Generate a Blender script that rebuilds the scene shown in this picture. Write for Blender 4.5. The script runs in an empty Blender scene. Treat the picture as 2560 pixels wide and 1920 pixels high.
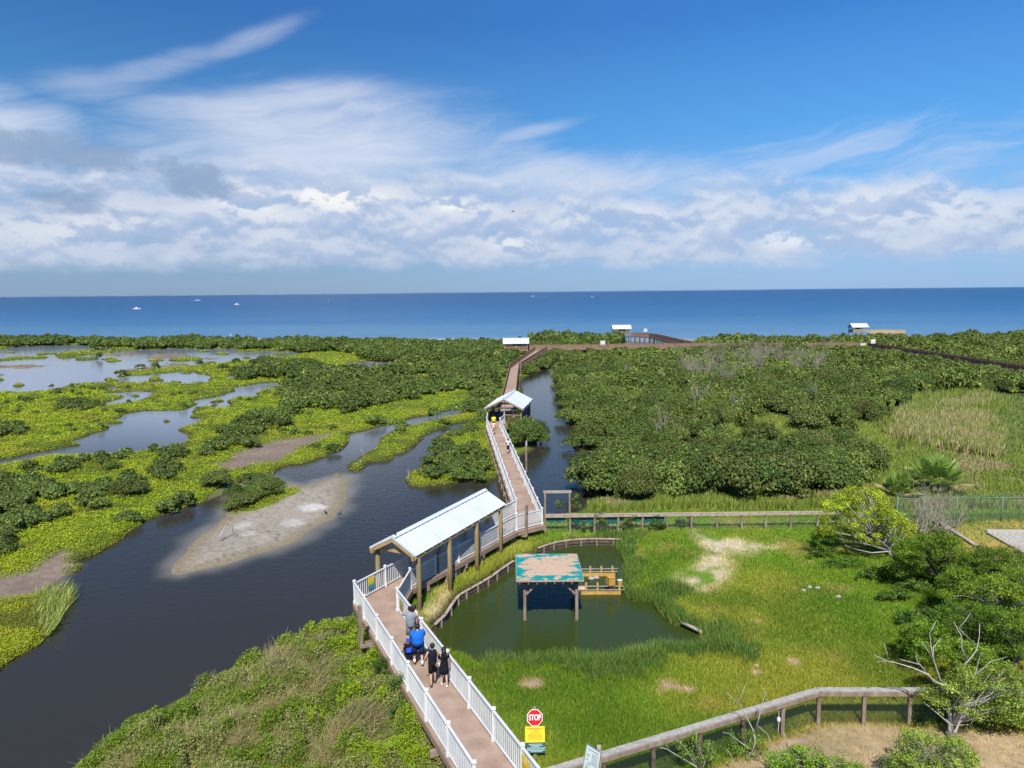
import bpy, bmesh, math, random
import numpy as np
from mathutils import Vector, Matrix, noise as mnoise
C = bpy.context.scene.collection
rad = math.radians
RNG = np.random.default_rng(7)
random.seed(7)
# ------------------------------------------------------------------ camera model (used to read positions off the ground plane)
F, CZ = 1775.0, 17.2
PITCH, ROLL = rad(7.43), rad(.54)
_fw = np.array([0, math.cos(PITCH), -math.sin(PITCH)]); _up = np.array([0, math.sin(PITCH), math.cos(PITCH)]); _rt = np.array([1., 0, 0])
CR = math.cos(ROLL)*_rt - math.sin(ROLL)*_up; CU = math.cos(ROLL)*_up + math.sin(ROLL)*_rt; CF = _fw
CAM = np.array([0, 0, CZ])
def G(x, y, z=0.0):
    d = CF + CR*(x-1280)/F - CU*(y-960)/F
    return CAM + d*((z-CZ)/d[2])
def GV(xy, z=0.0):
    xy = np.asarray(xy, float)
    d = CF[None] + CR[None]*((xy[:, 0]-1280)/F)[:, None] - CU[None]*((xy[:, 1]-960)/F)[:, None]
    return CAM + d*(((z-CZ)/d[:, 2])[:, None])
def PRJ(p):
    v = np.asarray(p, float)-CAM
    w = v@CF
    return np.stack([1280+F*(v@CR)/w, 960-F*(v@CU)/w], -1)
def V(x, y, z=0.0): return Vector(G(x, y, z))
def hgt(b, t, z):
    B = G(*b, z); d = CF + CR*(t[0]-1280)/F - CU*(t[1]-960)/F
    return CZ + d[2]*np.hypot(B[0], B[1])/np.hypot(d[0], d[1]) - z
cam = bpy.data.cameras.new('camera'); co = bpy.data.objects.new('camera', cam); C.objects.link(co)
cam.sensor_width = 36; cam.lens = 36*F/2560; cam.clip_start = .3; cam.clip_end = 90000
co.matrix_world = Matrix(((CR[0], CU[0], -CF[0], 0), (CR[1], CU[1], -CF[1], 0), (CR[2], CU[2], -CF[2], CZ), (0, 0, 0, 1)))
sc = bpy.context.scene; sc.camera = co
sc.view_settings.view_transform = 'Standard'; sc.view_settings.look = 'None'; sc.view_settings.gamma = 1; sc.view_settings.exposure = .3
sc.render.engine = 'CYCLES'
sc.cycles.max_bounces = 6; sc.cycles.diffuse_bounces = 3; sc.cycles.glossy_bounces = 3; sc.cycles.transparent_max_bounces = 8; sc.cycles.transmission_bounces = 3
sc.cycles.use_denoising = True
# ------------------------------------------------------------------ object helpers
def tag(o, label=None, cat=None, group=None, kind=None):
    if label: o['label'] = label
    if cat: o['category'] = cat
    if group: o['group'] = group
    if kind: o['kind'] = kind
    return o
def thing(name, loc, label, cat, rz=0, group=None):
    o = bpy.data.objects.new(name, None); C.objects.link(o); o.empty_display_size = .2
    o.location = loc; o.rotation_euler = (0, 0, rz); return tag(o, label, cat, group)
def link(name, me, mat=None, parent=None):
    o = bpy.data.objects.new(name, me); C.objects.link(o)
    if mat and not me.materials: me.materials.append(mat)
    if parent:
        o.parent = parent
    return o
def np_mesh(name, v, f, col=None, smooth=False):
    """v (n,3); f (m,k) int array; col (m,3) per-face albedo"""
    me = bpy.data.meshes.new(name); v = np.ascontiguousarray(v, np.float32); f = np.ascontiguousarray(f, np.int32)
    m, k = f.shape
    me.vertices.add(len(v)); me.vertices.foreach_set('co', v.ravel())
    me.loops.add(m*k); me.loops.foreach_set('vertex_index', f.ravel())
    me.polygons.add(m); me.polygons.foreach_set('loop_start', np.arange(0, m*k, k, dtype=np.int32))
    if smooth: me.polygons.foreach_set('use_smooth', np.ones(m, bool))
    if col is not None:
        a = me.attributes.new('col', 'FLOAT_COLOR', 'FACE')
        c4 = np.ones((m, 4), np.float32); c4[:, :3] = col; a.data.foreach_set('color', c4.ravel())
    me.update(calc_edges=True); return me
class MB:
    def __init__(s): s.v = []; s.f = []
    def add(s, vs, fs):
        n = len(s.v); s.v += [tuple(p) for p in vs]; s.f += [tuple(i+n for i in f) for f in fs]; return s
    def box(s, c, size, X=None, Y=None, Z=None):
        c = Vector(c); X = Vector(X or (1, 0, 0)); Y = Vector(Y or (0, 1, 0)); Z = Vector(Z or (0, 0, 1))
        hx, hy, hz = size[0]/2, size[1]/2, size[2]/2
        vs = [c+X*(hx*a)+Y*(hy*b)+Z*(hz*d) for d in (-1, 1) for a, b in ((-1, -1), (1, -1), (1, 1), (-1, 1))]
        return s.add(vs, [(3, 2, 1, 0), (4, 5, 6, 7), (0, 1, 5, 4), (1, 2, 6, 5), (2, 3, 7, 6), (3, 0, 4, 7)])
    def bar(s, p, q, w, h, up=(0, 0, 1)):
        p = Vector(p); q = Vector(q); d = (q-p); L = d.length; d.normalize(); up = Vector(up)
        sd = d.cross(up)
        if sd.length < 1e-4: sd = d.cross(Vector((1, 0, 0)))
        sd.normalize(); u = sd.cross(d)
        return s.box((p+q)/2, (L, w, h), d, sd, u)
    def tube(s, pts, rs, n=6, cap=True):
        pts = [Vector(p) for p in pts]
        if not hasattr(rs, '__len__'): rs = [rs]*len(pts)
        rings = []; pv = None
        for i, p in enumerate(pts):
            d = (pts[min(i+1, len(pts)-1)]-pts[max(i-1, 0)])
            if d.length < 1e-6: d = Vector((0, 0, 1))
            d.normalize()
            a = d.cross(Vector((0, 0, 1)))
            if a.length < .05: a = d.cross(Vector((0, 1, 0)))
            a.normalize()
            if pv is not None and a.dot(pv) < 0: a = -a
            pv = a; b = d.cross(a)
            rings.append([p+(a*math.cos(t)+b*math.sin(t))*rs[i] for t in [2*math.pi*k/n for k in range(n)]])
        vs = [v for r in rings for v in r]; fs = []
        for i in range(len(pts)-1):
            for k in range(n):
                fs.append((i*n+k, i*n+(k+1) % n, (i+1)*n+(k+1) % n, (i+1)*n+k))
        if cap: fs += [tuple(range(n-1, -1, -1)), tuple((len(pts)-1)*n+k for k in range(n))]
        return s.add(vs, fs)
    def prism(s, poly, z0, z1):
        n = len(poly); vs = [(p[0], p[1], z0) for p in poly]+[(p[0], p[1], z1) for p in poly]
        return s.add(vs, [tuple(range(n-1, -1, -1)), tuple(range(n, 2*n))]+[(i, (i+1) % n, n+(i+1) % n, n+i) for i in range(n)])
    def slab(s, quad, t):
        """four 3-D corners, thickened downwards by t"""
        q = [Vector(p) for p in quad]; b = [p-Vector((0, 0, t)) for p in q]; n = len(q)
        return s.add(q+b, [tuple(range(n)), tuple(range(2*n-1, n-1, -1))]+[(i, n+i, n+(i+1) % n, (i+1) % n) for i in range(n)])
    def sphere(s, c, r, seg=10, ring=7, sc3=(1, 1, 1)):
        c = Vector(c); vs = [c+Vector((0, 0, r*sc3[2]))]; fs = []
        for i in range(1, ring):
            t = math.pi*i/ring
            for k in range(seg):
                a = 2*math.pi*k/seg
                vs.append(c+Vector((r*sc3[0]*math.sin(t)*math.cos(a), r*sc3[1]*math.sin(t)*math.sin(a), r*sc3[2]*math.cos(t))))
        vs.append(c-Vector((0, 0, r*sc3[2]))); e = len(vs)-1
        for k in range(seg): fs.append((0, 1+k, 1+(k+1) % seg))
        for i in range(ring-2):
            for k in range(seg):
                a = 1+i*seg+k; b = 1+i*seg+(k+1) % seg; fs.append((a, a+seg, b+seg, b))
        for k in range(seg): fs.append((e, 1+(ring-2)*seg+(k+1) % seg, 1+(ring-2)*seg+k))
        return s.add(vs, fs)
    def mesh(s, name, smooth=False, bevel=0):
        me = bpy.data.meshes.new(name); me.from_pydata([tuple(p) for p in s.v], [], s.f); me.update()
        bm = bmesh.new(); bm.from_mesh(me); bmesh.ops.recalc_face_normals(bm, faces=bm.faces)
        if bevel: bmesh.ops.bevel(bm, geom=list(bm.edges), offset=bevel, segments=1, affect='EDGES', clamp_overlap=True)
        bm.to_mesh(me); bm.free()
        if smooth: me.polygons.foreach_set('use_smooth', [True]*len(me.polygons))
        return me
    def build(s, name, mat, parent=None, smooth=False, bevel=0):
        return link(name, s.mesh(name, smooth, bevel), mat, parent)
def local(parent_loc, rz=0):
    """world -> local transform of an Empty at parent_loc turned by rz"""
    M = (Matrix.Translation(Vector(parent_loc)) @ Matrix.Rotation(rz, 4, 'Z')).inverted()
    return lambda p: M @ Vector(p)
def copy_tree(o, loc, rz=None, label=None, scale=None, parent=None):
    c = o.copy(); C.objects.link(c); c.parent = parent
    if loc is not None: c.location = loc
    if rz is not None: c.rotation_euler = (0, 0, rz)
    if scale is not None: c.scale = scale if hasattr(scale, '__len__') else (scale,)*3
    if label: c['label'] = label
    for ch in list(o.children): copy_tree(ch, None, parent=c)
    return c
# ------------------------------------------------------------------ noise on arrays
class VN:
    def __init__(s, seed): s.t = np.random.default_rng(seed).random((256, 256))
    def __call__(s, x, y, sc):
        x = np.asarray(x)/sc; y = np.asarray(y)/sc; xi = np.floor(x).astype(int); yi = np.floor(y).astype(int)
        fx = x-xi; fy = y-yi; fx = fx*fx*(3-2*fx); fy = fy*fy*(3-2*fy); t = s.t
        a = t[xi & 255, yi & 255]; b = t[(xi+1) & 255, yi & 255]; c = t[xi & 255, (yi+1) & 255]; d = t[(xi+1) & 255, (yi+1) & 255]
        return a*(1-fx)*(1-fy)+b*fx*(1-fy)+c*(1-fx)*fy+d*fx*fy
    def f(s, x, y, sc, o=3):
        r = 0; w = 1; tot = 0
        for i in range(o): r = r+w*s(x+31.7*i, y+17.3*i, sc/2**i); tot += w; w *= .5
        return r/tot
N1, N2, N3 = VN(1), VN(2), VN(3)
def sstep(a, b, x):
    t = np.clip((x-a)/(b-a), 0, 1); return t*t*(3-2*t)
# ------------------------------------------------------------------ materials
def mat(name, base=(.5, .5, .5), rough=.7, spec=.3, metal=0):
    m = bpy.data.materials.new(name); m.use_nodes = True; nt = m.node_tree; b = nt.nodes['Principled BSDF']
    b.inputs['Base Color'].default_value = (*base, 1); b.inputs['Roughness'].default_value = rough
    b.inputs['Specular IOR Level'].default_value = spec; b.inputs['Metallic'].default_value = metal
    return m, nt, b
def nd(nt, t, **kw):
    n = nt.nodes.new(t)
    for k, v in kw.items():
        if k in n.inputs.keys() if isinstance(k, str) else False: n.inputs[k].default_value = v
        else: setattr(n, k, v)
    return n
def ramp(nt, stops, interp='LINEAR'):
    r = nt.nodes.new('ShaderNodeValToRGB'); e = r.color_ramp.elements; r.color_ramp.interpolation = interp
    while len(e) > 1: e.remove(e[0])
    e[0].position = stops[0][0]; e[0].color = (*stops[0][1], 1)
    for p, c in stops[1:]:
        x = e.new(p); x.color = (*c, 1)
    return r
def g3(v): return (v, v, v)
def noise_mat(name, c1, c2, scale=3., rough=.75, spec=.25, detail=6, stretch=(1, 1, 1), bump=.0, bscale=None, coord='Object', metal=0, lo=.3, hi=.7):
    m, nt, b = mat(name, c1, rough, spec, metal)
    tc = nd(nt, 'ShaderNodeTexCoord'); mp = nd(nt, 'ShaderNodeMapping'); mp.inputs['Scale'].default_value = stretch
    nt.links.new(tc.outputs[coord], mp.inputs[0])
    n = nd(nt, 'ShaderNodeTexNoise'); n.inputs['Scale'].default_value = scale; n.inputs['Detail'].default_value = detail
    nt.links.new(mp.outputs[0], n.inputs['Vector'])
    r = ramp(nt, [(lo, c1), (hi, c2)]); nt.links.new(n.outputs['Fac'], r.inputs[0]); nt.links.new(r.outputs[0], b.inputs['Base Color'])
    if bump:
        bp = nd(nt, 'ShaderNodeBump'); bp.inputs['Strength'].default_value = bump; bp.inputs['Distance'].default_value = .02
        if bscale:
            n = nd(nt, 'ShaderNodeTexNoise'); n.inputs['Scale'].default_value = bscale; n.inputs['Detail'].default_value = 4
            nt.links.new(mp.outputs[0], n.inputs['Vector'])
        nt.links.new(n.outputs['Fac'], bp.inputs['Height']); nt.links.new(bp.outputs[0], b.inputs['Normal'])
    return m
def leaf_mat(name, transl=.3, vary=.25, rough=.55, spec=.25):
    """albedo from the per-leaf 'col' attribute, light partly passing through the leaf"""
    m, nt, b = mat(name, (.1, .2, .05), rough, spec)
    at = nd(nt, 'ShaderNodeAttribute', attribute_name='col'); oi = nd(nt, 'ShaderNodeObjectInfo')
    mr = nd(nt, 'ShaderNodeMapRange'); mr.inputs['To Min'].default_value = 1-vary; mr.inputs['To Max'].default_value = 1+vary
    nt.links.new(oi.outputs['Random'], mr.inputs['Value'])
    mx = nd(nt, 'ShaderNodeMix', data_type='RGBA', blend_type='MULTIPLY'); mx.inputs[0].default_value = 1
    nt.links.new(at.outputs['Color'], mx.inputs[6]); nt.links.new(mr.outputs[0], mx.inputs[7])
    nt.links.new(mx.outputs[2], b.inputs['Base Color'])
    tr = nd(nt, 'ShaderNodeBsdfTranslucent'); ms = nd(nt, 'ShaderNodeMixShader'); ms.inputs[0].default_value = transl
    nt.links.new(mx.outputs[2], tr.inputs[0]); nt.links.new(b.outputs[0], ms.inputs[1]); nt.links.new(tr.outputs[0], ms.inputs[2])
    nt.links.new(ms.outputs[0], nt.nodes['Material Output'].inputs[0])
    return m
M = {}
M['leaf'] = leaf_mat('leaf_foliage'); M['grass'] = leaf_mat('grass_blades', .35, .0)
M['white'] = noise_mat('white_vinyl', (.55, .555, .55), (.69, .69, .68), 1.3, .45, .4)
M['deck'] = noise_mat('composite_decking', (.28, .195, .145), (.42, .31, .24), 1.1, .75, .2, 8)
M['board'] = noise_mat('brown_timber', (.21, .13, .085), (.33, .21, .145), 2.5, .8, .2)
M['fascia'] = noise_mat('brown_fascia', (.27, .18, .13), (.35, .24, .18), 2, .75, .2)
M['wood'] = noise_mat('weathered_timber', (.17, .125, .09), (.33, .265, .205), 4, .85, .15, 8, (1, 1, .35), .3)
M['greywood'] = noise_mat('grey_timber', (.28, .225, .17), (.45, .38, .305), 5, .85, .15, 8, (1, 1, 1), .3)
M['darkwood'] = noise_mat('dark_timber', (.07, .05, .04), (.17, .12, .09), 4, .85, .15, 8)
M['pine'] = noise_mat('treated_pine', (.30, .20, .085), (.42, .30, .14), 3, .75, .2, 8, (1, 1, .3))
M['polewood'] = noise_mat('treated_pole', (.15, .11, .05), (.27, .205, .10), 5, .8, .2, 8, (1, 1, .2), .3)
M['roof'] = noise_mat('white_standing_seam_metal', (.52, .565, .61), (.60, .64, .68), .8, .38, .5)
M['bark'] = noise_mat('pale_bark', (.30, .27, .23), (.48, .45, .41), 6, .85, .1)
M['deadwood'] = noise_mat('bleached_wood', (.33, .30, .26), (.50, .47, .43), 6, .85, .1)
M['trunk'] = noise_mat('grey_bark', (.09, .075, .06), (.20, .17, .14), 6, .9, .1)
M['black'] = mat('black_paint', (.012, .012, .014), .5, .3)[0]
M['stone'] = noise_mat('pale_stone', (.27, .25, .22), (.44, .42, .38), 7, .9, .2, bump=.4)
M['yellow'] = mat('yellow_sign_face', (.78, .58, .03), .5, .3)[0]
M['greymetal'] = mat('galvanised_metal', (.35, .37, .38), .45, .5, .6)[0]
# ------------------------------------------------------------------ sky and sun
SUN_EL, SUN_AZ = rad(52), rad(-3)          # the sun stands behind the viewer
sun = bpy.data.lights.new('sun', 'SUN'); sun.energy = 5.0; sun.angle = rad(.53); sun.color = (1, .965, .90)
so = bpy.data.objects.new('sun', sun); C.objects.link(so)
sdir = Vector((math.sin(SUN_AZ)*math.cos(SUN_EL), -math.cos(SUN_AZ)*math.cos(SUN_EL), math.sin(SUN_EL)))
so.rotation_euler = sdir.to_track_quat('Z', 'Y').to_euler()
w = bpy.data.worlds.new('World'); sc.world = w; w.use_nodes = True; nt = w.node_tree; L = nt.links.new
bg = nt.nodes['Background']; bg.inputs['Strength'].default_value = .12
sky = nd(nt, 'ShaderNodeTexSky', sky_type='NISHITA'); sky.sun_disc = False; sky.sun_elevation = SUN_EL
sky.sun_rotation = math.atan2(sdir.x, sdir.y); sky.altitude = 10; sky.air_density = 1.0; sky.dust_density = .2; sky.ozone_density = 2.0
tc = nd(nt, 'ShaderNodeTexCoord'); sx = nd(nt, 'ShaderNodeSeparateXYZ'); L(tc.outputs['Generated'], sx.inputs[0])
def mth(op, a, b=None, c=None, clamp=False):
    n = nd(nt, 'ShaderNodeMath', operation=op); n.use_clamp = clamp
    for i, v in enumerate((a, b, c)):
        if v is None: continue
        if isinstance(v, (int, float)): n.inputs[i].default_value = v
        else: L(v, n.inputs[i])
    return n.outputs[0]
az = mth('MULTIPLY', mth('ARCTAN2', sx.outputs[0], sx.outputs[1]), 180/math.pi)     # degrees to the right of straight ahead
el = mth('MULTIPLY', mth('ARCSINE', sx.outputs[2]), 180/math.pi)                    # degrees above the horizon
def vec(x, y, z=0.0):
    n = nd(nt, 'ShaderNodeCombineXYZ')
    for i, v in enumerate((x, y, z)):
        if isinstance(v, (int, float)): n.inputs[i].default_value = v
        else: L(v, n.inputs[i])
    return n.outputs[0]
def noi(v, scale, detail=6, rough=.55, dist=0.0):
    n = nd(nt, 'ShaderNodeTexNoise'); L(v, n.inputs['Vector']); n.inputs['Scale'].default_value = scale; n.inputs['Detail'].default_value = detail
    n.inputs['Roughness'].default_value = rough; n.inputs['Distortion'].default_value = dist; return n.outputs['Fac']
def smst(v, a, b, lo=0., hi=1.):
    n = nd(nt, 'ShaderNodeMapRange', interpolation_type='SMOOTHSTEP'); L(v, n.inputs[0])
    for i, x in enumerate((a, b, lo, hi)): n.inputs[i+1].default_value = x
    return n.outputs[0]
def blob(caz, cel, ra, re, rot=0., soft=1.0):
    """1 at the middle of an ellipse of sky fading to 0 at its rim"""
    dx = mth('SUBTRACT', az, caz); dy = mth('SUBTRACT', el, cel); c, s_ = math.cos(rad(rot)), math.sin(rad(rot))
    u = mth('DIVIDE', mth('ADD', mth('MULTIPLY', dx, c), mth('MULTIPLY', dy, s_)), ra)
    v = mth('DIVIDE', mth('SUBTRACT', mth('MULTIPLY', dy, c), mth('MULTIPLY', dx, s_)), re)
    d = mth('ADD', mth('MULTIPLY', u, u), mth('MULTIPLY', v, v))
    return smst(mth('SQRT', d), 1., 0.)
def amax(*a):
    r = a[0]
    for b in a[1:]: r = mth('MAXIMUM', r, b)
    return r
# clear sky: Nishita drawn towards the deep, polarised blue of the day
K_ = 1/(.12*2**.3)
def kc(c): return tuple(v*K_ for v in c)
gel = smst(el, 0., 1.)
gr0 = nd(nt, 'ShaderNodeMapRange'); L(el, gr0.inputs[0]); gr0.inputs[1].default_value = 0; gr0.inputs[2].default_value = 90
tr = ramp(nt, [(0., kc((.20, .375, .64))), (.03, kc((.215, .41, .69))), (.075, kc((.16, .41, .77))), (.13, kc((.075, .32, .73))), (.215, kc((.030, .185, .57))), (.5, kc((.02, .12, .42))), (1., kc((.015, .09, .35)))])
L(gr0.outputs[0], tr.inputs[0])
side = smst(az, -30., 30., .82, 1.18)
tint = nd(nt, 'ShaderNodeMix', data_type='RGBA'); tint.inputs[0].default_value = .9; L(sky.outputs[0], tint.inputs[6])
ts = nd(nt, 'ShaderNodeVectorMath', operation='SCALE'); L(tr.outputs[0], ts.inputs[0]); L(side, ts.inputs['Scale']); L(ts.outputs[0], tint.inputs[7])
# thin high cloud, drawn out in soft streaks
def warped(scale, amt, z):
    w_ = nd(nt, 'ShaderNodeTexNoise'); L(vec(mth('MULTIPLY', az, scale), mth('MULTIPLY', el, scale*1.3), z), w_.inputs['Vector']); w_.inputs['Scale'].default_value = 1.; w_.inputs['Detail'].default_value = 4
    s_ = nd(nt, 'ShaderNodeSeparateXYZ'); L(w_.outputs['Color'], s_.inputs[0])
    return mth('ADD', az, mth('MULTIPLY', mth('SUBTRACT', s_.outputs[0], .5), amt)), mth('ADD', el, mth('MULTIPLY', mth('SUBTRACT', s_.outputs[1], .5), amt*.5))
waz, wel = warped(.06, 13., 3.1)
def streaks(ang, ku, kv, z, detail=7, rough_=.6):
    c_, s_ = math.cos(rad(ang)), math.sin(rad(ang)); u = mth('ADD', mth('MULTIPLY', waz, c_), mth('MULTIPLY', wel, s_)); v = mth('SUBTRACT', mth('MULTIPLY', wel, c_), mth('MULTIPLY', waz, s_))
    return noi(vec(mth('MULTIPLY', u, ku), mth('MULTIPLY', v, kv), z), 1., detail, rough_)
stA = streaks(9, .045, .42, 0., 8, .62); stB = streaks(12, .045, .26, 9., 9, .66); soft = noi(vec(mth('MULTIPLY', waz, .06), mth('MULTIPLY', wel, .17), 7.), 1., 6, .55)
plL = amax(blob(-17, 10.4, 29, 7.4, 3), mth('MULTIPLY', blob(-35, 10.6, 13, 4.0, 0), 1.), mth('MULTIPLY', blob(5, 8.8, 22, 4.2, -4), .85))
plA = amax(blob(-20, 13.0, 22, 3.4, 8), mth('MULTIPLY', blob(1, 12.0, 10, 1.3, 10), .7))
plT = amax(blob(-19.5, 17.4, 9, 1.4, 22), blob(-25, 15.4, 11, 1.7, 19), mth('MULTIPLY', blob(-29, 13.6, 9, 2.4, 12), .8))
plR = amax(mth('MULTIPLY', blob(22, 9.4, 24, 3.2, 7), .9), mth('MULTIPLY', blob(34, 9.6, 18, 3.4, 8), .9))
mixA = mth('ADD', mth('MULTIPLY', stA, .5), mth('MULTIPLY', soft, .5))
cL = mth('MULTIPLY', smst(mth('ADD', mixA, mth('MULTIPLY', plL, .36)), .50, .92), smst(plL, 0., .55))
cA = mth('MULTIPLY', smst(mth('ADD', mixA, mth('MULTIPLY', plA, .34)), .52, .94), smst(plA, 0., .7))
cT = mth('MULTIPLY', smst(mth('ADD', mixA, mth('MULTIPLY', plT, .36)), .52, .98), smst(plT, 0., .7))
cR = mth('MULTIPLY', smst(mth('ADD', stB, mth('MULTIPLY', plR, .24)), .52, .80), smst(plR, 0., .6))
cir = mth('MINIMUM', amax(mth('MULTIPLY', cL, .92), mth('MULTIPLY', cA, .75), mth('MULTIPLY', cT, .54), mth('MULTIPLY', cR, .5)), .86)
m1 = nd(nt, 'ShaderNodeMix', data_type='RGBA'); L(cir, m1.inputs[0]); L(tint.outputs[2], m1.inputs[6]); m1.inputs[7].default_value = (*kc((.68, .745, .885)), 1)
# a broad hazy bank of cumulus above the horizon
cwz, cwe = warped(.20, 2.2, 11.)
def cn(de, z=1.7): return noi(vec(mth('MULTIPLY', cwz, .165), mth('MULTIPLY', mth('ADD', cwe, de), .29), z), 1.3, 9, .54)
cum0, cumL = cn(0.), cn(.55)
top = mth('ADD', 8.4, mth('ADD', mth('MULTIPLY', az, -.028), mth('MULTIPLY', mth('SUBTRACT', noi(vec(mth('MULTIPLY', az, .07), 0., 5.), 1., 4, .5), .5), 5.)))
bank = mth('MULTIPLY', smst(el, 1.0, 3.2), smst(mth('SUBTRACT', el, top), 1.6, -2.4))
cov = smst(mth('ADD', cum0, mth('MULTIPLY', bank, .50)), .52, 1.02); cov = mth('MULTIPLY', cov, smst(bank, 0., .25))
relief = smst(mth('SUBTRACT', cum0, cumL), -.09, .09)
lum = mth('ADD', mth('MULTIPLY', relief, .55), mth('MULTIPLY', smst(cum0, .42, .64), .45))
lowf = smst(el, 1.6, 5.0)
ca_ = nd(nt, 'ShaderNodeMix', data_type='RGBA'); ca_.inputs[6].default_value = (*kc((.43, .535, .745)), 1); ca_.inputs[7].default_value = (*kc((.70, .75, .855)), 1); L(mth('MULTIPLY', lum, mth('ADD', mth('MULTIPLY', lowf, .55), .45)), ca_.inputs[0])
brt = amax(mth('MULTIPLY', blob(-13.5, 7.2, 7.5, 1.9, -4), 1.15), mth('MULTIPLY', blob(-20, 6.6, 6, 1.8, -14), 1.), mth('MULTIPLY', blob(21.5, 3.7, 4.5, 1.5, 0), 1.), mth('MULTIPLY', blob(-4, 6.6, 4.5, 1.2, -6), 1.), mth('MULTIPLY', blob(0, 3.7, 4.5, 1.3, -10), .8), mth('MULTIPLY', blob(9, 5.4, 9, 1.6, 0), .5), mth('MULTIPLY', blob(30, 5.6, 14, 2.2, 0), .5), mth('MULTIPLY', blob(-30, 4.4, 12, 1.8, 0), .5), .10)
cb = nd(nt, 'ShaderNodeMix', data_type='RGBA'); L(ca_.outputs[2], cb.inputs[6]); cb.inputs[7].default_value = (*kc((.95, .95, .95)), 1); L(mth('MULTIPLY', mth('MULTIPLY', brt, smst(relief, .28, .8)), 1.), cb.inputs[0])
heap = mth('MULTIPLY', smst(mth('ADD', cum0, mth('MULTIPLY', brt, .30)), .68, .78), smst(brt, .2, .5))
m2 = nd(nt, 'ShaderNodeMix', data_type='RGBA'); L(mth('MINIMUM', amax(mth('MULTIPLY', cov, .85), mth('MULTIPLY', heap, .95)), .95), m2.inputs[0]); L(m1.outputs[2], m2.inputs[6]); L(cb.outputs[2], m2.inputs[7])
# two darker, ragged clouds drifting before the bank on the left
grey = amax(blob(-32, 9.5, 13, 2.0, -4), mth('MULTIPLY', blob(-24, 8.4, 6.0, 2.4, -18), 1.1), mth('MULTIPLY', blob(-31, 6.5, 6, 1.9, 0), .9))
gm = mth('MULTIPLY', smst(mth('ADD', noi(vec(mth('MULTIPLY', cwz, .16), mth('MULTIPLY', cwe, .34), 21.), 1.5, 9, .6), mth('MULTIPLY', grey, .34)), .60, .80), smst(grey, 0., .45))
m3 = nd(nt, 'ShaderNodeMix', data_type='RGBA'); L(mth('MULTIPLY', gm, .74), m3.inputs[0]); L(m2.outputs[2], m3.inputs[6]); m3.inputs[7].default_value = (*kc((.26, .375, .57)), 1)
L(m3.outputs[2], bg.inputs['Color'])
# ------------------------------------------------------------------ shorelines (read off the ground plane) -> one terrain sheet
def cA(*p): return [(x/5.53, 850+y/5.53) for x, y in p]
def cB(*p): return [(360+x/5.53, 850+y/5.53) for x, y in p]
def cC(*p): return [(640+x/3.687, 850+y/3.687) for x, y in p]
def cD(*p): return [(x/3.687, 1000+y/3.687) for x, y in p]
def cE(*p): return [(1800+x/2.91, 780+y/2.91) for x, y in p]
def cZ(*p): return [(560+x/3.456, 900+y/3.456) for x, y in p]
west = ([(-200, 1750), (0, 1678), (17, 1660), (58, 1636), (95, 1619), (110, 1599), (130, 1573), (139, 1552), (150, 1530), (150, 1500), (127, 1482), (156, 1440), (190, 1432), (231, 1413), (200, 1408), (208, 1402), (231, 1396), (263, 1382), (278, 1370), (301, 1353), (327, 1335), (356, 1315), (359, 1306), (405, 1289), (451, 1275), (492, 1263), (538, 1243), (560, 1236), (603, 1221), (647, 1207), (681, 1192), (705, 1169), (722, 1165), (762, 1162), (791, 1152), (826, 1137), (858, 1123), (875, 1102), (877, 1092), (870, 1087), (881, 1084), (907, 1079), (950, 1068), (994, 1059), (1037, 1045), (1081, 1039), (1124, 1024), (1165, 1016), (1168, 1032),
  (1110, 1045), (1052, 1059), (1008, 1071), (971, 1082), (948, 1102), (936, 1120), (913, 1137), (890, 1149), (874, 1162), (871, 1175), (893, 1181), (911, 1172), (933, 1157), (980, 1154), (991, 1137), (1014, 1136), (1040, 1117), (1063, 1091), (1098, 1073), (1139, 1059), (1173, 1051), (1165, 1071), (1139, 1079), (1110, 1085), (1092, 1097), (1089, 1114), (1081, 1134), (1063, 1155), (1040, 1175), (1023, 1181), (1011, 1201), (1023, 1218), (1052, 1221), (1095, 1218), (1156, 1207), (1200, 1204), (1246, 1196), (1270, 1170), (1300, 1140), (1332, 1128), (1345, 1108), (1330, 1075), (1314, 1050), (1306, 1000), (1303, 955), (1318, 942), (1345, 931), (1380, 908), (1400, 894), (1432, 881)]
  + [(1500, 886), (1545, 886), (1566, 872), (1560, 860), (1400, 861), (1250, 862), (1100, 862), (900, 859), (640, 857), (300, 854), (0, 852), (-260, 852), (-260, 1750)])
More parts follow.
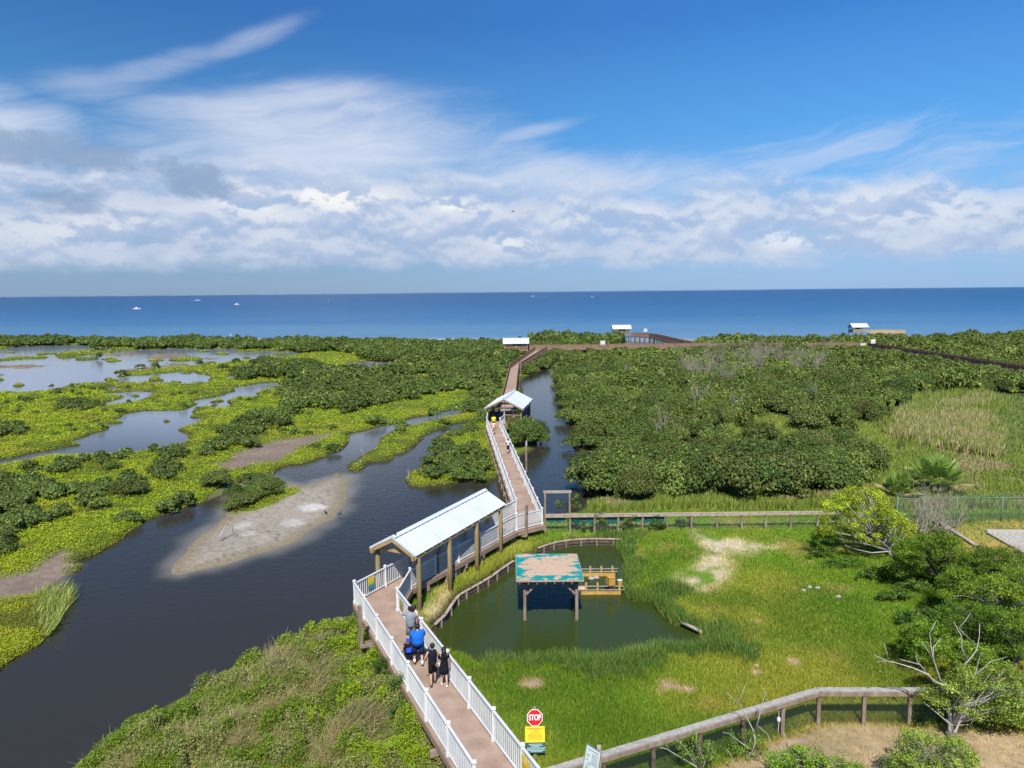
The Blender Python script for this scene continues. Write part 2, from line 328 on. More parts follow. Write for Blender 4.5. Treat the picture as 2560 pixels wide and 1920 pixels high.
H1 = (cA((-300, 728), (0, 728), (120, 725), (220, 735), (330, 740), (450, 725), (600, 710), (760, 690), (860, 672), (960, 630), (1100, 615), (1250, 605), (1440, 605), (1540, 600), (1640, 590), (1800, 590), (1900, 605), (2000, 580)) + cB((60, 590), (200, 605), (290, 602), (520, 600), (560, 620), (700, 600), (830, 600), (890, 600), (900, 575), (880, 550), (930, 525), (920, 510), (910, 490), (830, 480), (740, 470), (720, 455), (700, 440), (480, 442), (300, 460), (150, 475), (30, 490)) + cA((2010, 487), (1870, 495), (1780, 490), (1700, 520), (1590, 515), (1660, 480), (1730, 455), (1690, 442), (1640, 430), (1800, 400), (2000, 378), (2212, 362))
  + cB((400, 335), (560, 330), (660, 345), (760, 360), (870, 345), (1000, 335), (1060, 330), (1150, 310), (1270, 295), (1400, 290), (1530, 285), (1560, 265), (1640, 245), (1780, 235), (1900, 235), (2050, 210), (2190, 190), (2190, 172), (2050, 163), (1900, 155), (1700, 152), (1640, 150), (1500, 165), (1380, 165), (1280, 160), (1270, 140), (1390, 130), (1380, 117), (1200, 117), (1000, 122), (800, 120), (600, 120), (450, 115), (300, 122), (150, 132), (0, 130)) + cA((1750, 150), (1640, 155), (1580, 135), (1500, 112), (1440, 97), (1340, 92), (1250, 77), (1100, 72), (900, 73), (700, 77), (500, 77), (350, 87), (180, 92), (0, 97), (-300, 97)))
H2 = cA((1410, 690), (1440, 665), (1500, 650), (1590, 650), (1610, 665), (1700, 670), (1680, 690), (1560, 700), (1510, 690), (1450, 695))
H3 = cA((1380, 905), (1450, 870), (1600, 835), (1720, 800), (1720, 780), (1640, 765), (1500, 760), (1460, 745), (1520, 725), (1640, 730), (1760, 715), (1900, 710), (1970, 712), (2130, 725), (2150, 740), (2080, 760), (2010, 775), (2080, 795), (2000, 815), (1940, 840), (1850, 860), (1700, 890), (1560, 905), (1450, 910))
H4 = (cD((-300, 590), (0, 555), (130, 540), (300, 490), (470, 468), (640, 435), (720, 435), (750, 410), (660, 385), (760, 350), (850, 315), (930, 295), (1000, 265), (985, 240), (900, 230), (840, 215), (900, 200), (1000, 190), (1100, 170), (1140, 140), (1200, 125), (1300, 105), (1480, 98), (1600, 100), (1700, 95), (1760, 65), (1810, 45)) + cB((760, 880), (650, 845), (780, 825), (900, 805), (1000, 790), (1140, 760), (1130, 745), (1260, 710), (1250, 685), (1200, 665), (1300, 650), (1450, 630), (1600, 602), (1750, 597), (1900, 592), (1980, 602), (1950, 625), (1850, 650), (1750, 675), (1620, 700), (1540, 735), (1560, 765), (1540, 790), (1450, 795), (1300, 800), (1150, 830), (1150, 860), (1190, 880), (1195, 930), (1100, 945), (1000, 940), (900, 920), (780, 935), (680, 960), (640, 1000), (700, 1015), (690, 1045), (600, 1080), (660, 1090), (800, 1095)) + cD((1900, 190), (1750, 240), (1620, 275), (1700, 300), (1745, 320), (1730, 370), (1700, 405), (1600, 430), (1420, 465), (1200, 500), (1000, 500), (850, 505), (700, 515), (550, 520), (400, 530), (200, 570), (60, 605), (0, 615), (-300, 650)))
H5 = cB((1210, 395), (1240, 375), (1400, 355), (1440, 362), (1510, 395), (1620, 432), (1615, 468), (1450, 478), (1420, 465), (1340, 455), (1240, 465), (1230, 440))
H5b = cB((1140, 510), (1200, 500), (1290, 500), (1240, 530), (1160, 550))
H7 = cC((820, 260), (860, 235), (840, 215), (950, 205), (1100, 205), (1280, 210), (1260, 235), (1180, 255), (1050, 275), (900, 285))
H8 = cC((1000, 337), (1100, 329), (1200, 322), (1140, 346))
H9 = cA((-200, 870), (0, 880), (50, 900), (0, 935), (-200, 950))
isles = [cA(*p) for p in [
 ((-100, 105), (0, 98), (70, 97), (160, 108), (100, 125), (0, 130), (-100, 130)), ((80, 178), (150, 168), (220, 175), (200, 188), (100, 190)), ((510, 190), (620, 182), (770, 178), (780, 192), (650, 205), (520, 215)),
 ((-100, 268), (40, 268), (110, 250), (300, 232), (450, 240), (520, 218), (620, 222), (680, 240), (620, 260), (480, 262), (300, 268), (120, 285), (0, 295), (-100, 295)),
 ((760, 205), (800, 185), (900, 170), (1060, 160), (1250, 135), (1400, 140), (1540, 140), (1610, 155), (1540, 180), (1300, 195), (1180, 215), (980, 235), (780, 238)),
 ((800, 248), (880, 231), (1050, 233), (1160, 240), (1030, 248), (920, 262), (820, 262)), ((1020, 277), (1100, 252), (1250, 243), (1350, 255), (1370, 270), (1250, 280), (1120, 288)), ((1380, 275), (1420, 260), (1540, 250), (1620, 258), (1560, 273), (1440, 282)),
 ((1460, 295), (1560, 276), (1680, 273), (1710, 288), (1600, 305), (1500, 310)), ((160, 640), (220, 615), (300, 612), (360, 625), (300, 650), (220, 655)), ((665, 635), (690, 612), (735, 615), (745, 640), (690, 650)),
 ((1440, 550), (1470, 525), (1530, 522), (1570, 540), (1600, 548), (1650, 565), (1600, 585), (1450, 590), (1460, 565)), ((-100, 545), (20, 535), (85, 550), (30, 572), (-100, 575)), ((1780, 785), (1840, 760), (1920, 765), (1920, 785), (1860, 800)),
 ((-100, 340), (200, 350), (350, 335), (450, 345), (550, 355), (690, 352), (600, 368), (480, 380), (300, 400), (200, 398), (150, 385), (0, 395), (-100, 395)), ((1300, 217), (1500, 197), (1750, 185), (1950, 190), (1980, 208), (1800, 218), (1500, 222)), ((-100, 475), (40, 470), (90, 482), (20, 500), (-100, 502))]]
isles += [cB(*p) for p in [
 ((180, 178), (240, 168), (310, 175), (250, 185)), ((40, 292), (100, 279), (230, 270), (290, 278), (240, 298), (100, 303)), ((325, 283), (420, 262), (600, 252), (760, 254), (835, 269), (740, 290), (500, 298), (360, 296)), ((250, 328), (300, 318), (380, 321), (360, 330)),
 ((670, 320), (700, 308), (765, 310), (750, 325)), ((820, 325), (860, 305), (950, 298), (1020, 315), (950, 330), (860, 335)), ((720, 165), (800, 145), (900, 150), (920, 165), (820, 172)), ((940, 195), (1000, 182), (1100, 182), (1175, 190), (1160, 212), (1000, 210)),
 ((1350, 250), (1380, 240), (1460, 242), (1465, 258), (1400, 265)), ((1740, 210), (1850, 190), (1950, 180), (2020, 182), (1960, 203), (1830, 217)), ((70, 550), (100, 516), (200, 515), (210, 530), (285, 555), (260, 575), (60, 580)), ((290, 597), (380, 580), (470, 572), (515, 588), (440, 597), (330, 598)),
 ((500, 460), (540, 446), (640, 447), (690, 452), (650, 466), (560, 472)), ((1540, 180), (1600, 172), (1590, 188)), ((910, 860), (1000, 825), (1110, 835), (1090, 860), (980, 880)),
 ((0, 250), (30, 225), (150, 210), (250, 195), (420, 190), (620, 210), (650, 235), (800, 246), (1000, 252), (1110, 260), (1000, 270), (850, 266), (760, 250), (600, 248), (400, 258), (300, 264), (60, 262))]]
isles += [cD((880, 215), (960, 200), (1080, 192), (1150, 205), (1080, 225), (900, 228)), cD((1500, 205), (1530, 180), (1570, 190), (1540, 215)), cZ((937, 985), (950, 965), (1000, 960), (1018, 985), (990, 1000), (950, 1000)), cZ((1025, 985), (1050, 970), (1085, 978), (1080, 998), (1040, 998))]
MUD_I = [14, 15, 16, len(isles)-5]                                  # the bare mudflats among the islets
sandbar = [(829, 1192), (872, 1192), (875, 1201), (867, 1227), (864, 1262), (835, 1293), (791, 1320), (745, 1351), (676, 1378), (640, 1386), (564, 1411), (492, 1428), (451, 1438), (430, 1434), (440, 1408), (467, 1368), (503, 1335), (544, 1312), (565, 1290), (568, 1262), (575, 1243), (625, 1210), (680, 1198), (720, 1210), (750, 1216), (777, 1212), (814, 1198)]
east = ([(60, 2100), (180, 1918), (234, 1868), (292, 1823), (342, 1789), (388, 1760), (446, 1731), (513, 1690), (575, 1660), (646, 1631), (712, 1602), (771, 1568), (821, 1555), (862, 1540), (905, 1540), (940, 1515), (985, 1490), (1020, 1460), (1075, 1425), (1170, 1375), (1250, 1335), (1320, 1305), (1360, 1285), (1420, 1281), (1460, 1262), (1466, 1230), (1475, 1190), (1493, 1165), (1487, 1142), (1438, 1127), (1429, 1104), (1442, 1088), (1438, 1070), (1423, 1047), (1429, 1018), (1420, 1004), (1391, 977), (1394, 933), (1400, 906), (1436, 886)]
  + [(1480, 890), (1560, 890), (1690, 888), (1725, 878), (1745, 860), (1800, 858), (2000, 855), (2200, 852), (2560, 850), (2800, 850), (3300, 2100)])
pond = [(1346, 1376), (1396, 1359), (1471, 1352), (1530, 1352), (1552, 1393), (1559, 1425), (1552, 1465), (1555, 1483), (1569, 1495), (1587, 1504), (1621, 1504), (1642, 1524), (1665, 1550), (1685, 1562), (1704, 1562), (1754, 1592), (1757, 1626), (1708, 1628), (1656, 1632), (1613, 1640), (1569, 1650), (1526, 1664), (1468, 1666), (1404, 1660), (1338, 1658), (1280, 1661), (1204, 1663), (1172, 1646), (1135, 1634), (1108, 1612), (1089, 1575), (1088, 1566), (1116, 1538), (1140, 1503), (1150, 1491), (1208, 1457), (1252, 1428), (1286, 1409), (1300, 1398)]
def W(px, z=0.0): return GV(px, z)[:, :2]
def rough(poly, amp, step=.9):
    """subdivide an outline and make it a little irregular"""
    out = []; n = len(poly)
    for i in range(n):
        p, q = poly[i], poly[(i+1) % n]; L_ = np.hypot(*(q-p)); k = int(max(1, min(6, L_/step)))
        for j in range(k):
            a = p+(q-p)*j/k; nx = N1(a[0], a[1], .9+amp)-.5; ny = N2(a[0], a[1], .9+amp)-.5
            out.append(a+np.array([nx, ny])*amp)
    return np.array(out)
def amp_of(w): return float(np.clip(np.hypot(*w.mean(0))*.008, .1, 1.0))
LAND = []
for poly, z in [(west, 0)]+[(h, 0) for h in (H1, H2, H3, H4, H5, H5b, H7, H8, H9)]+[(i, 0) for i in isles]+[(sandbar, 0)]:
    w_ = W(poly, z); LAND.append(rough(w_, .6 if len(poly) > 60 else min(.6, amp_of(w_))))
EAST = [rough(W(east, .25), .35), rough(W(pond, .05), .3)]
def even_odd(P, rings):
    ins = np.zeros(len(P), bool)
    for r in rings:
        lo, hi = r.min(0), r.max(0); m = np.where((P[:, 1] >= lo[1]) & (P[:, 1] <= hi[1]) & (P[:, 0] <= hi[0]))[0]
        if not len(m): continue
        x, y = P[m, 0], P[m, 1]; c = np.zeros(len(m), bool)
        for (x1, y1), (x2, y2) in zip(r, np.roll(r, -1, 0)):
            if y1 == y2: continue
            k = ((y1 > y) != (y2 > y)); c ^= k & (x < (x2-x1)*(y-y1)/(y2-y1)+x1)
        ins[m] ^= c
    return ins
def sdist(P, rings, cap=30.):
    """signed distance in metres, positive inside"""
    A_ = np.concatenate(rings); B_ = np.concatenate([np.roll(r, -1, 0) for r in rings])
    D = B_-A_; L2 = np.maximum((D**2).sum(1), 1e-9); out = np.full(len(P), cap)
    order = np.argsort(P[:, 1]); CH = 3000
    for s_ in range(0, len(P), CH):
        ix = order[s_:s_+CH]; p = P[ix]; ylo, yhi = p[:, 1].min()-cap, p[:, 1].max()+cap; xlo, xhi = p[:, 0].min()-cap, p[:, 0].max()+cap
        k = (np.minimum(A_[:, 1], B_[:, 1]) <= yhi) & (np.maximum(A_[:, 1], B_[:, 1]) >= ylo) & (np.minimum(A_[:, 0], B_[:, 0]) <= xhi) & (np.maximum(A_[:, 0], B_[:, 0]) >= xlo)
        if not k.any(): continue
        a, d, l2 = A_[k].astype(np.float32), D[k].astype(np.float32), L2[k].astype(np.float32); p = p.astype(np.float32)
        rx = p[:, None, 0]-a[None, :, 0]; ry = p[:, None, 1]-a[None, :, 1]
        t = np.clip((rx*d[:, 0]+ry*d[:, 1])/l2, 0, 1); rx -= t*d[:, 0]; ry -= t*d[:, 1]
        out[ix] = np.minimum(out[ix], np.sqrt((rx*rx+ry*ry).min(1)))
    return np.where(even_odd(P, rings), out, -out)
def zone(P, px, z=0.0, soft=1.0, jit=1.0):
    """0..1 membership of an area outlined on the ground, with a ragged soft edge"""
    w_ = W(px, z); s_ = sdist(P, [w_], 12.); s_ = s_+jit*(N1.f(P[:, 0], P[:, 1], 3.*jit+.5)-.5)*2
    return sstep(-soft, soft, s_)
# the grid: rows and columns spread so that near and far ground are equally fine
rows = np.concatenate([np.arange(845.6, 1062, 2.3), np.arange(1062, 1402, 3.6), np.arange(1402, 1990, 5.5), np.arange(1990, 2900, 40)])
cols = np.concatenate([np.arange(-900, -200, 60), np.arange(-200, 2760, 5.2), np.arange(2760, 3500, 60)])
NR, NC = len(rows), len(cols)
gx, gy = np.meshgrid(cols, rows); GP = np.stack([gx.ravel(), gy.ravel()], 1); XY = GV(GP, 0.)[:, :2]
sdW = sdist(XY, LAND); sdE = sdist(XY, EAST)
X_, Y_ = XY[:, 0], XY[:, 1]
is_east = sdE > sdW
# --- areas
lawn_px = [(0, 2100), (180, 1918), (575, 1660), (862, 1525), (940, 1515), (1250, 1320), (1360, 1275), (2050, 1268), (2240, 1270), (2560, 1270), (3300, 1290), (3300, 2100)]
aLawn = zone(XY, lawn_px, .6, 1.5, .6)
sand_px = [(1743, 1335), (1772, 1338), (1888, 1353), (1920, 1361), (1975, 1352), (1965, 1375), (1900, 1385), (1830, 1385), (1815, 1402), (1801, 1414), (1795, 1428), (1772, 1460), (1754, 1471), (1731, 1466), (1714, 1454), (1731, 1437), (1754, 1416), (1766, 1390), (1743, 1367)]
aSand = zone(XY, sand_px, .62, .8, 1.3)
dirt_px = [(1620, 1990), (1760, 1925), (1880, 1872), (1950, 1836), (2040, 1808), (2160, 1808), (2290, 1810), (2420, 1818), (2560, 1832), (2900, 1850), (3300, 2100), (1700, 2500)]
aDirt = zone(XY, dirt_px, .66, .35, .3)
bank_px = [(1045, 1527), (1091, 1478), (1120, 1464), (1138, 1475), (1129, 1498), (1115, 1527), (1062, 1545)]
aBank = zone(XY, bank_px, .5, .5, .6)
yard_px = [(2345, 1312), (2440, 1302), (2560, 1300), (2900, 1300), (2900, 1420), (2560, 1400), (2450, 1390), (2400, 1360)]
aYard = zone(XY, yard_px, .65, .8, .8)
spots = np.zeros(len(XY))
for sx_, sy_, rr in [(1665, 1717, .75), (1726, 1722, .4), (1900, 1555, .45), (1895, 1680, .35), (1325, 1712, .9), (2300, 1545, .4), (1545, 1430, .0), (1985, 1655, .4)]:
    c = G(sx_, sy_, .62)
    if rr: spots = np.maximum(spots, sstep(rr, rr*.3, np.hypot(X_-c[0], (Y_-c[1])*1.2)+(N2(X_, Y_, .5)-.5)*rr))
reed_px = cE((1240, 930), (1280, 790), (1380, 690), (1440, 640), (1700, 600), (2000, 620), (2212, 640), (2700, 660), (2700, 1000), (2212, 980), (2100, 1085), (2000, 1085), (1700, 1050), (1480, 1010), (1380, 950))
aReed = zone(XY, reed_px, .3, 2., 2.)
rough_px = cE((850, 1330), (1080, 1150), (1230, 1030), (1500, 1000), (2212, 1090), (2900, 1090), (2900, 1500), (1700, 1500), (1250, 1420), (900, 1420), (480, 1440))
aRough = np.maximum(zone(XY, rough_px, .45, 1.2, 1.), zone(XY, [(1470, 1256), (1780, 1250), (2060, 1240), (2110, 1280), (1470, 1282)], .4, .8, .8))
open_px = [(1815, 1058), (1925, 1045), (2010, 1060), (2060, 1075), (2180, 1060), (2210, 1100), (2215, 1150), (2120, 1135), (2000, 1130), (1900, 1120), (1830, 1125), (1790, 1140), (1740, 1150), (1700, 1168), (1650, 1163), (1620, 1152), (1700, 1130), (1800, 1110)]
aOpen = zone(XY, open_px, .3, 1.2, 1.2)
mud_px = [[(560, 1160), (589, 1137), (638, 1117), (705, 1102), (786, 1091), (849, 1082), (809, 1097), (780, 1114), (751, 1120), (734, 1134), (699, 1155), (655, 1162), (598, 1175), (566, 1178), (531, 1162)],
          [(-200, 1480), (0, 1448), (58, 1434), (116, 1402), (127, 1385), (162, 1379), (185, 1385), (162, 1402), (200, 1411), (162, 1425), (156, 1440), (127, 1482), (110, 1492), (58, 1499), (14, 1512), (-200, 1535)],
          cC((1330, 205), (1200, 190), (1000, 195), (1010, 200), (1280, 207))]
aMud = np.zeros(len(XY))
for m_ in mud_px: aMud = np.maximum(aMud, zone(XY, m_, .1, .7, .5))
for i in MUD_I: aMud = np.maximum(aMud, sstep(-.6, .4, sdist(XY, [W(isles[i])], 8.)))
aMud = np.maximum(aMud, .9*zone(XY, cA((1640, 430), (1800, 400), (2000, 378), (2200, 362), (2700, 335), (2760, 350), (2560, 385), (2300, 400), (1850, 440), (1730, 455)), 0, .6, .4))
aBar = sstep(-2.5, .3, sdist(XY, [W(sandbar)], 12.))
barveg_px = [(583, 1283), (571, 1262), (578, 1240), (626, 1210), (676, 1199), (707, 1207), (712, 1221), (748, 1221), (745, 1233), (710, 1247), (681, 1264), (632, 1279)]
aBarV = zone(XY, barveg_px, .1, .5, .3)
# --- heights
zmax = np.full(len(XY), .28); zmax = zmax*(1-aMud)+.13*aMud; zmax = np.where(aBar > .01, .14*aBar+(1-aBar)*zmax, zmax); zmax = zmax*(1-aBarV)+.25*aBarV
zW = np.where(sdW > 0, zmax*(1-np.exp(-sdW*np.where(aBar > .2, .45, 1.6))), np.maximum(sdW*np.where(aBar > .05, .10, .35), -.9))
zW = zW+np.where(sdW > .4, .10*(N1.f(X_, Y_, 2.5)-.5)*(1-aBar)*(1-aMud)*1.4, 0)
zl = .32*(1-aLawn)+aLawn*(.62+.10*(N1.f(X_, Y_, 9.)-.5)+.06*(N2.f(X_, Y_, 1.6)-.5)*(1-aDirt*.6))
mound = sstep(3, -6, X_+.0*Y_)*sstep(36, 26, Y_)*aLawn                # the bank west of the walkway swells a little
zl = zl+.35*mound*sstep(0, 5, sdE)
zE = np.where(sdE > 0, zl*(1-np.exp(-sdE*1.3)), np.maximum(sdE*.5, -.9))
Z_ = np.maximum(zW, zE)
# --- albedo of the bare ground
def mixc(a, c, m): return a*(1-m[:, None])+np.array(c)[None]*m[:, None]
n_a = N1.f(X_, Y_, 7.); n_b = N2.f(X_, Y_, 2.2); n_c = N3.f(X_, Y_, .8)
col = np.tile(np.array([.10, .155, .02]), (len(XY), 1))                                   # saltmarsh
col = mixc(col, (.16, .19, .025), sstep(.4, .75, n_a)); col = mixc(col, (.06, .075, .02), sstep(.55, .8, n_b)*.7)
col = mixc(col, (.045, .035, .022), sstep(.9, .1, sdW)*(1-aBar))                           # wet dark rim
mudc = np.array([.20, .155, .12])[None]*(.75+.5*n_b[:, None]); col = col*(1-aMud[:, None])+mudc*aMud[:, None]
sandc = np.array([.30, .262, .21])[None]*(.82+.3*n_b[:, None]); sandc = mixc(sandc, (.12, .10, .07), sstep(.72, .86, N3.f(X_, Y_, .35, 2))*.7); sandc = mixc(sandc, (.19, .155, .09), sstep(1.8, .2, sdist(XY, [W(sandbar)], 12.))*.75)
for bx_, by_, rx_, ry_, k_ in [(780, 1269, 1.3, 1.0, .9), (733, 1307, 1.1, .9, .5), (608, 1312, .8, .8, .5), (622, 1334, .5, .5, .4)]:
    c = G(bx_, by_, .1); dd = np.hypot((X_-c[0])/rx_, (Y_-c[1])/ry_/1.3)+(n_c-.5)*.5
    sandc = mixc(sandc, (.50, .48, .45), sstep(1.05, .5, dd)*k_)
col = col*(1-aBar[:, None])+sandc*aBar[:, None]; col = mixc(col, (.15, .19, .02), aBarV)
# east side
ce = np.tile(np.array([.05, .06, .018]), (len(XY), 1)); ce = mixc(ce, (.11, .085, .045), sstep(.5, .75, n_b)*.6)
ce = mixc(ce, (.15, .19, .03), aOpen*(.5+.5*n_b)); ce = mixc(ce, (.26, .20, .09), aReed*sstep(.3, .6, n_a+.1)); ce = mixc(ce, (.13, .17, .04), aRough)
lawnc = np.tile(np.array([.125, .225, .025]), (len(XY), 1)); lawnc = mixc(lawnc, (.25, .27, .05), sstep(.42, .70, n_a)*.8); lawnc = mixc(lawnc, (.34, .27, .12), sstep(.56, .80, n_b)*.5); lawnc = mixc(lawnc, (.07, .15, .016), sstep(.5, .25, N3.f(X_, Y_, 4.))*.7)
lawnc = mixc(lawnc, (.50, .42, .30), aSand*sstep(.27, .50, n_b*.55+n_c*.45)); lawnc = mixc(lawnc, (.34, .26, .16), spots)
dirtc = np.array([.35, .26, .15])[None]*(.75+.5*n_b[:, None]); dirtc = mixc(dirtc, (.22, .20, .07), sstep(.55, .8, n_a)*.45)
lawnc = lawnc*(1-aDirt[:, None])+dirtc*aDirt[:, None]; lawnc = mixc(lawnc, (.50, .41, .27), aBank*(.6+.4*n_b)); lawnc = mixc(lawnc, (.36, .30, .12), aYard*(.35+.6*n_b))
ce = ce*(1-aLawn[:, None])+lawnc*aLawn[:, None]; ce = mixc(ce, (.135, .115, .06), sstep(0, -1.5, X_+1.3+(Y_-22)*.5)*sstep(35, 33, Y_)*aLawn*.85); ce = mixc(ce, (.05, .045, .025), sstep(.55, .05, sdE))
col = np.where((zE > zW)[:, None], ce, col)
# --- the sheet
ii = np.arange(NR*NC).reshape(NR, NC); quads = np.stack([ii[:-1, :-1].ravel(), ii[1:, :-1].ravel(), ii[1:, 1:].ravel(), ii[:-1, 1:].ravel()], 1)
gm_, gn, gb = mat('ground_surface', (.2, .2, .1), .9, .12)
at = nd(gn, 'ShaderNodeAttribute', attribute_name='col'); tcg = nd(gn, 'ShaderNodeTexCoord')
nz = nd(gn, 'ShaderNodeTexNoise'); nz.inputs['Scale'].default_value = 2.6; nz.inputs['Detail'].default_value = 9; nz.inputs['Roughness'].default_value = .68
gn.links.new(tcg.outputs['Object'], nz.inputs['Vector']); mr = nd(gn, 'ShaderNodeMapRange'); gn.links.new(nz.outputs['Fac'], mr.inputs[0])
for i, x in enumerate((.25, .75, .62, 1.35)): mr.inputs[i+1].default_value = x
mg = nd(gn, 'ShaderNodeMix', data_type='RGBA', blend_type='MULTIPLY'); mg.inputs[0].default_value = 1
gn.links.new(at.outputs['Color'], mg.inputs[6]); gn.links.new(mr.outputs[0], mg.inputs[7]); gn.links.new(mg.outputs[2], gb.inputs['Base Color'])
bp = nd(gn, 'ShaderNodeBump'); bp.inputs['Strength'].default_value = .55; bp.inputs['Distance'].default_value = .06
gn.links.new(nz.outputs['Fac'], bp.inputs['Height']); gn.links.new(bp.outputs[0], gb.inputs['Normal'])
me = np_mesh('ground', np.column_stack([XY, Z_]), quads, smooth=True)
a_ = me.attributes.new('col', 'FLOAT_COLOR', 'POINT'); c4 = np.ones((len(XY), 4), np.float32); c4[:, :3] = col; a_.data.foreach_set('color', c4.ravel())
tag(link('ground', me, gm_), kind='structure', label='low marsh, mudflats and lawn between the channels')
# bilinear lookups on the sheet
def gridpos(px):
    px = np.asarray(px, float); r = np.interp(px[:, 1], rows, np.arange(NR)); c = np.interp(px[:, 0], cols, np.arange(NC))
    r0 = np.clip(r.astype(int), 0, NR-2); c0 = np.clip(c.astype(int), 0, NC-2); return r0, c0, r-r0, c-c0
def look(arr, px):
    a = arr.reshape(NR, NC, -1); r, c, fr, fc = gridpos(px); fr = fr[:, None]; fc = fc[:, None]
    return a[r, c]*(1-fr)*(1-fc)+a[r+1, c]*fr*(1-fc)+a[r, c+1]*(1-fr)*fc+a[r+1, c+1]*fr*fc
def px_of(xy): return PRJ(np.column_stack([xy, np.zeros(len(xy))]))
def at_xy(arr, xy): return look(arr, px_of(np.atleast_2d(xy)))[:, 0]
def gz(x, y): return float(at_xy(Z_, np.array([[x, y]]))[0])
# ------------------------------------------------------------------ water
def water_mat(name, deep, rough=.06, bump=.12, scales=((1.2, .5), (6., .25)), depth=False, spec=.5):
    m, n, b = mat(name, deep, rough, spec); b.inputs['IOR'].default_value = 1.33
    t = nd(n, 'ShaderNodeTexCoord'); prev = None
    for s_, k in scales:
        mp = nd(n, 'ShaderNodeMapping'); mp.inputs['Scale'].default_value = (1, 1.6, 1); mp.inputs['Rotation'].default_value = (0, 0, .35); n.links.new(t.outputs['Object'], mp.inputs[0])
        q = nd(n, 'ShaderNodeTexNoise'); q.inputs['Scale'].default_value = s_; q.inputs['Detail'].default_value = 3; n.links.new(mp.outputs[0], q.inputs['Vector'])
        bpn = nd(n, 'ShaderNodeBump'); bpn.inputs['Strength'].default_value = bump; bpn.inputs['Distance'].default_value = k; n.links.new(q.outputs['Fac'], bpn.inputs['Height'])
        if prev: n.links.new(prev, bpn.inputs['Normal'])
        prev = bpn.outputs[0]
    n.links.new(prev, b.inputs['Normal']); return m, n, b, t
wm, wn, wb, wt = water_mat('marsh_water', (.018, .022, .02), .05, .16, ((1.4, .12), (7., .03)), spec=.32)
at = nd(wn, 'ShaderNodeAttribute', attribute_name='col'); wn.links.new(at.outputs['Color'], wb.inputs['Base Color'])
# colour of the water: dark and deep in the channels, the sand showing through over the shallows, a painted sky reflection on the far lagoons
deepc = np.tile(np.array([.031, .030, .024]), (len(XY), 1)); lag_refl = sstep(62, 110, Y_)*sstep(-8, -20, X_)
deepc = mixc(deepc, (.19, .22, .27), lag_refl); shal = sstep(-1.9, -.02, sdist(XY, [W(sandbar)], 12.)+(n_b-.5)*1.3)
deepc = mixc(deepc, (.27, .24, .185), shal**1.6*.5); sm = np.zeros(len(XY)); sm = sstep(-.5, 0, Z_)*aMud; deepc = mixc(deepc, (.2, .17, .13), sm*.8)
keep = (Y_ < 262)
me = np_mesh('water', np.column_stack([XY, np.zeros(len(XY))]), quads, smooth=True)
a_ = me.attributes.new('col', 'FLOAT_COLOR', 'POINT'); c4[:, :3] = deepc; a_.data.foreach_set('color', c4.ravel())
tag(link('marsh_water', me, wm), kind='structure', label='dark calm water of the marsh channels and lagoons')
pm, pn, pb, pt = water_mat('pond_water', (.033, .050, .010), .05, .28, ((2.6, .06), (9., .02)), spec=.30)
pw = W([(1300, 1345), (1580, 1330), (1600, 1440), (1700, 1500), (1790, 1580), (1790, 1660), (1600, 1690), (1300, 1690), (1060, 1660), (1060, 1540), (1200, 1430)], 0)
pb_ = MB(); pb_.add([(x, y, .04) for x, y in pw], [tuple(range(len(pw)))])
tag(pb_.build('pond_water', pm), kind='structure', label='murky green water of the small pond')
sm_, sn, sb, stc = water_mat('sea_water', (.02, .08, .22), .30, .9, ((.35, 1.0), (1.7, .25)), spec=.08)
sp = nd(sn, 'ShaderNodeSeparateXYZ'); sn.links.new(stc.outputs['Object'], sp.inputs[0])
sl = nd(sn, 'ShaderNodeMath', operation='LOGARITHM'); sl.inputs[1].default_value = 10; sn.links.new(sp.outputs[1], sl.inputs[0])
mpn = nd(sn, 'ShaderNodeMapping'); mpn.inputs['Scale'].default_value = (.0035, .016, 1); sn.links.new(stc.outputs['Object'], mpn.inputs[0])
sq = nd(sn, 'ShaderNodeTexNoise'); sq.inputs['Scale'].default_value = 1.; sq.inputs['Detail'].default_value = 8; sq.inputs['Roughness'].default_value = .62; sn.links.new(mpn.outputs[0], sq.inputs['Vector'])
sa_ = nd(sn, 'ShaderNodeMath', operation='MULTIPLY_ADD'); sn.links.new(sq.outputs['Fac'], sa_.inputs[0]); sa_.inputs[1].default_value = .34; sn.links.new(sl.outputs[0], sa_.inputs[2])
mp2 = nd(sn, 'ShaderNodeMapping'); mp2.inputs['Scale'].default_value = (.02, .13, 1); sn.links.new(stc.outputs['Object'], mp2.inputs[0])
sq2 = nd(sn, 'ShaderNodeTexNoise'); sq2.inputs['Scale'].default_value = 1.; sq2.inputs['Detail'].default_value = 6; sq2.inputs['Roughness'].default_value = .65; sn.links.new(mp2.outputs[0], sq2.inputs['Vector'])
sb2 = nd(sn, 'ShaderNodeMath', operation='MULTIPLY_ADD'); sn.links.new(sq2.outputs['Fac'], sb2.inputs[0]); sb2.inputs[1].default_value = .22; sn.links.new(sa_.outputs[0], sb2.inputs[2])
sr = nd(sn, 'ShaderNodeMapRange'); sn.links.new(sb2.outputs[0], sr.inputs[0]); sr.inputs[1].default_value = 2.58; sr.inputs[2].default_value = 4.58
rs = ramp(sn, [(0., (.13, .225, .345)), (.10, (.066, .176, .30)), (.2, (.018, .112, .25)), (.36, (.005, .077, .198)), (.7, (.002, .056, .168)), (.88, (.006, .072, .19)), (1., (.03, .13, .25))])  # last stops put the pale haze at the horizon into the sea colour
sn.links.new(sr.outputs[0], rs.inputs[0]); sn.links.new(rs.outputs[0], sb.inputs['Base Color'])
ya = 232.
ys = np.concatenate([np.linspace(ya, 600, 40), np.geomspace(620, 42000, 60)]); xs = np.linspace(-1, 1, 41)
sv_ = np.array([(x*(400+y*1.3), y, -.02) for y in ys for x in xs]); n_x = len(xs)
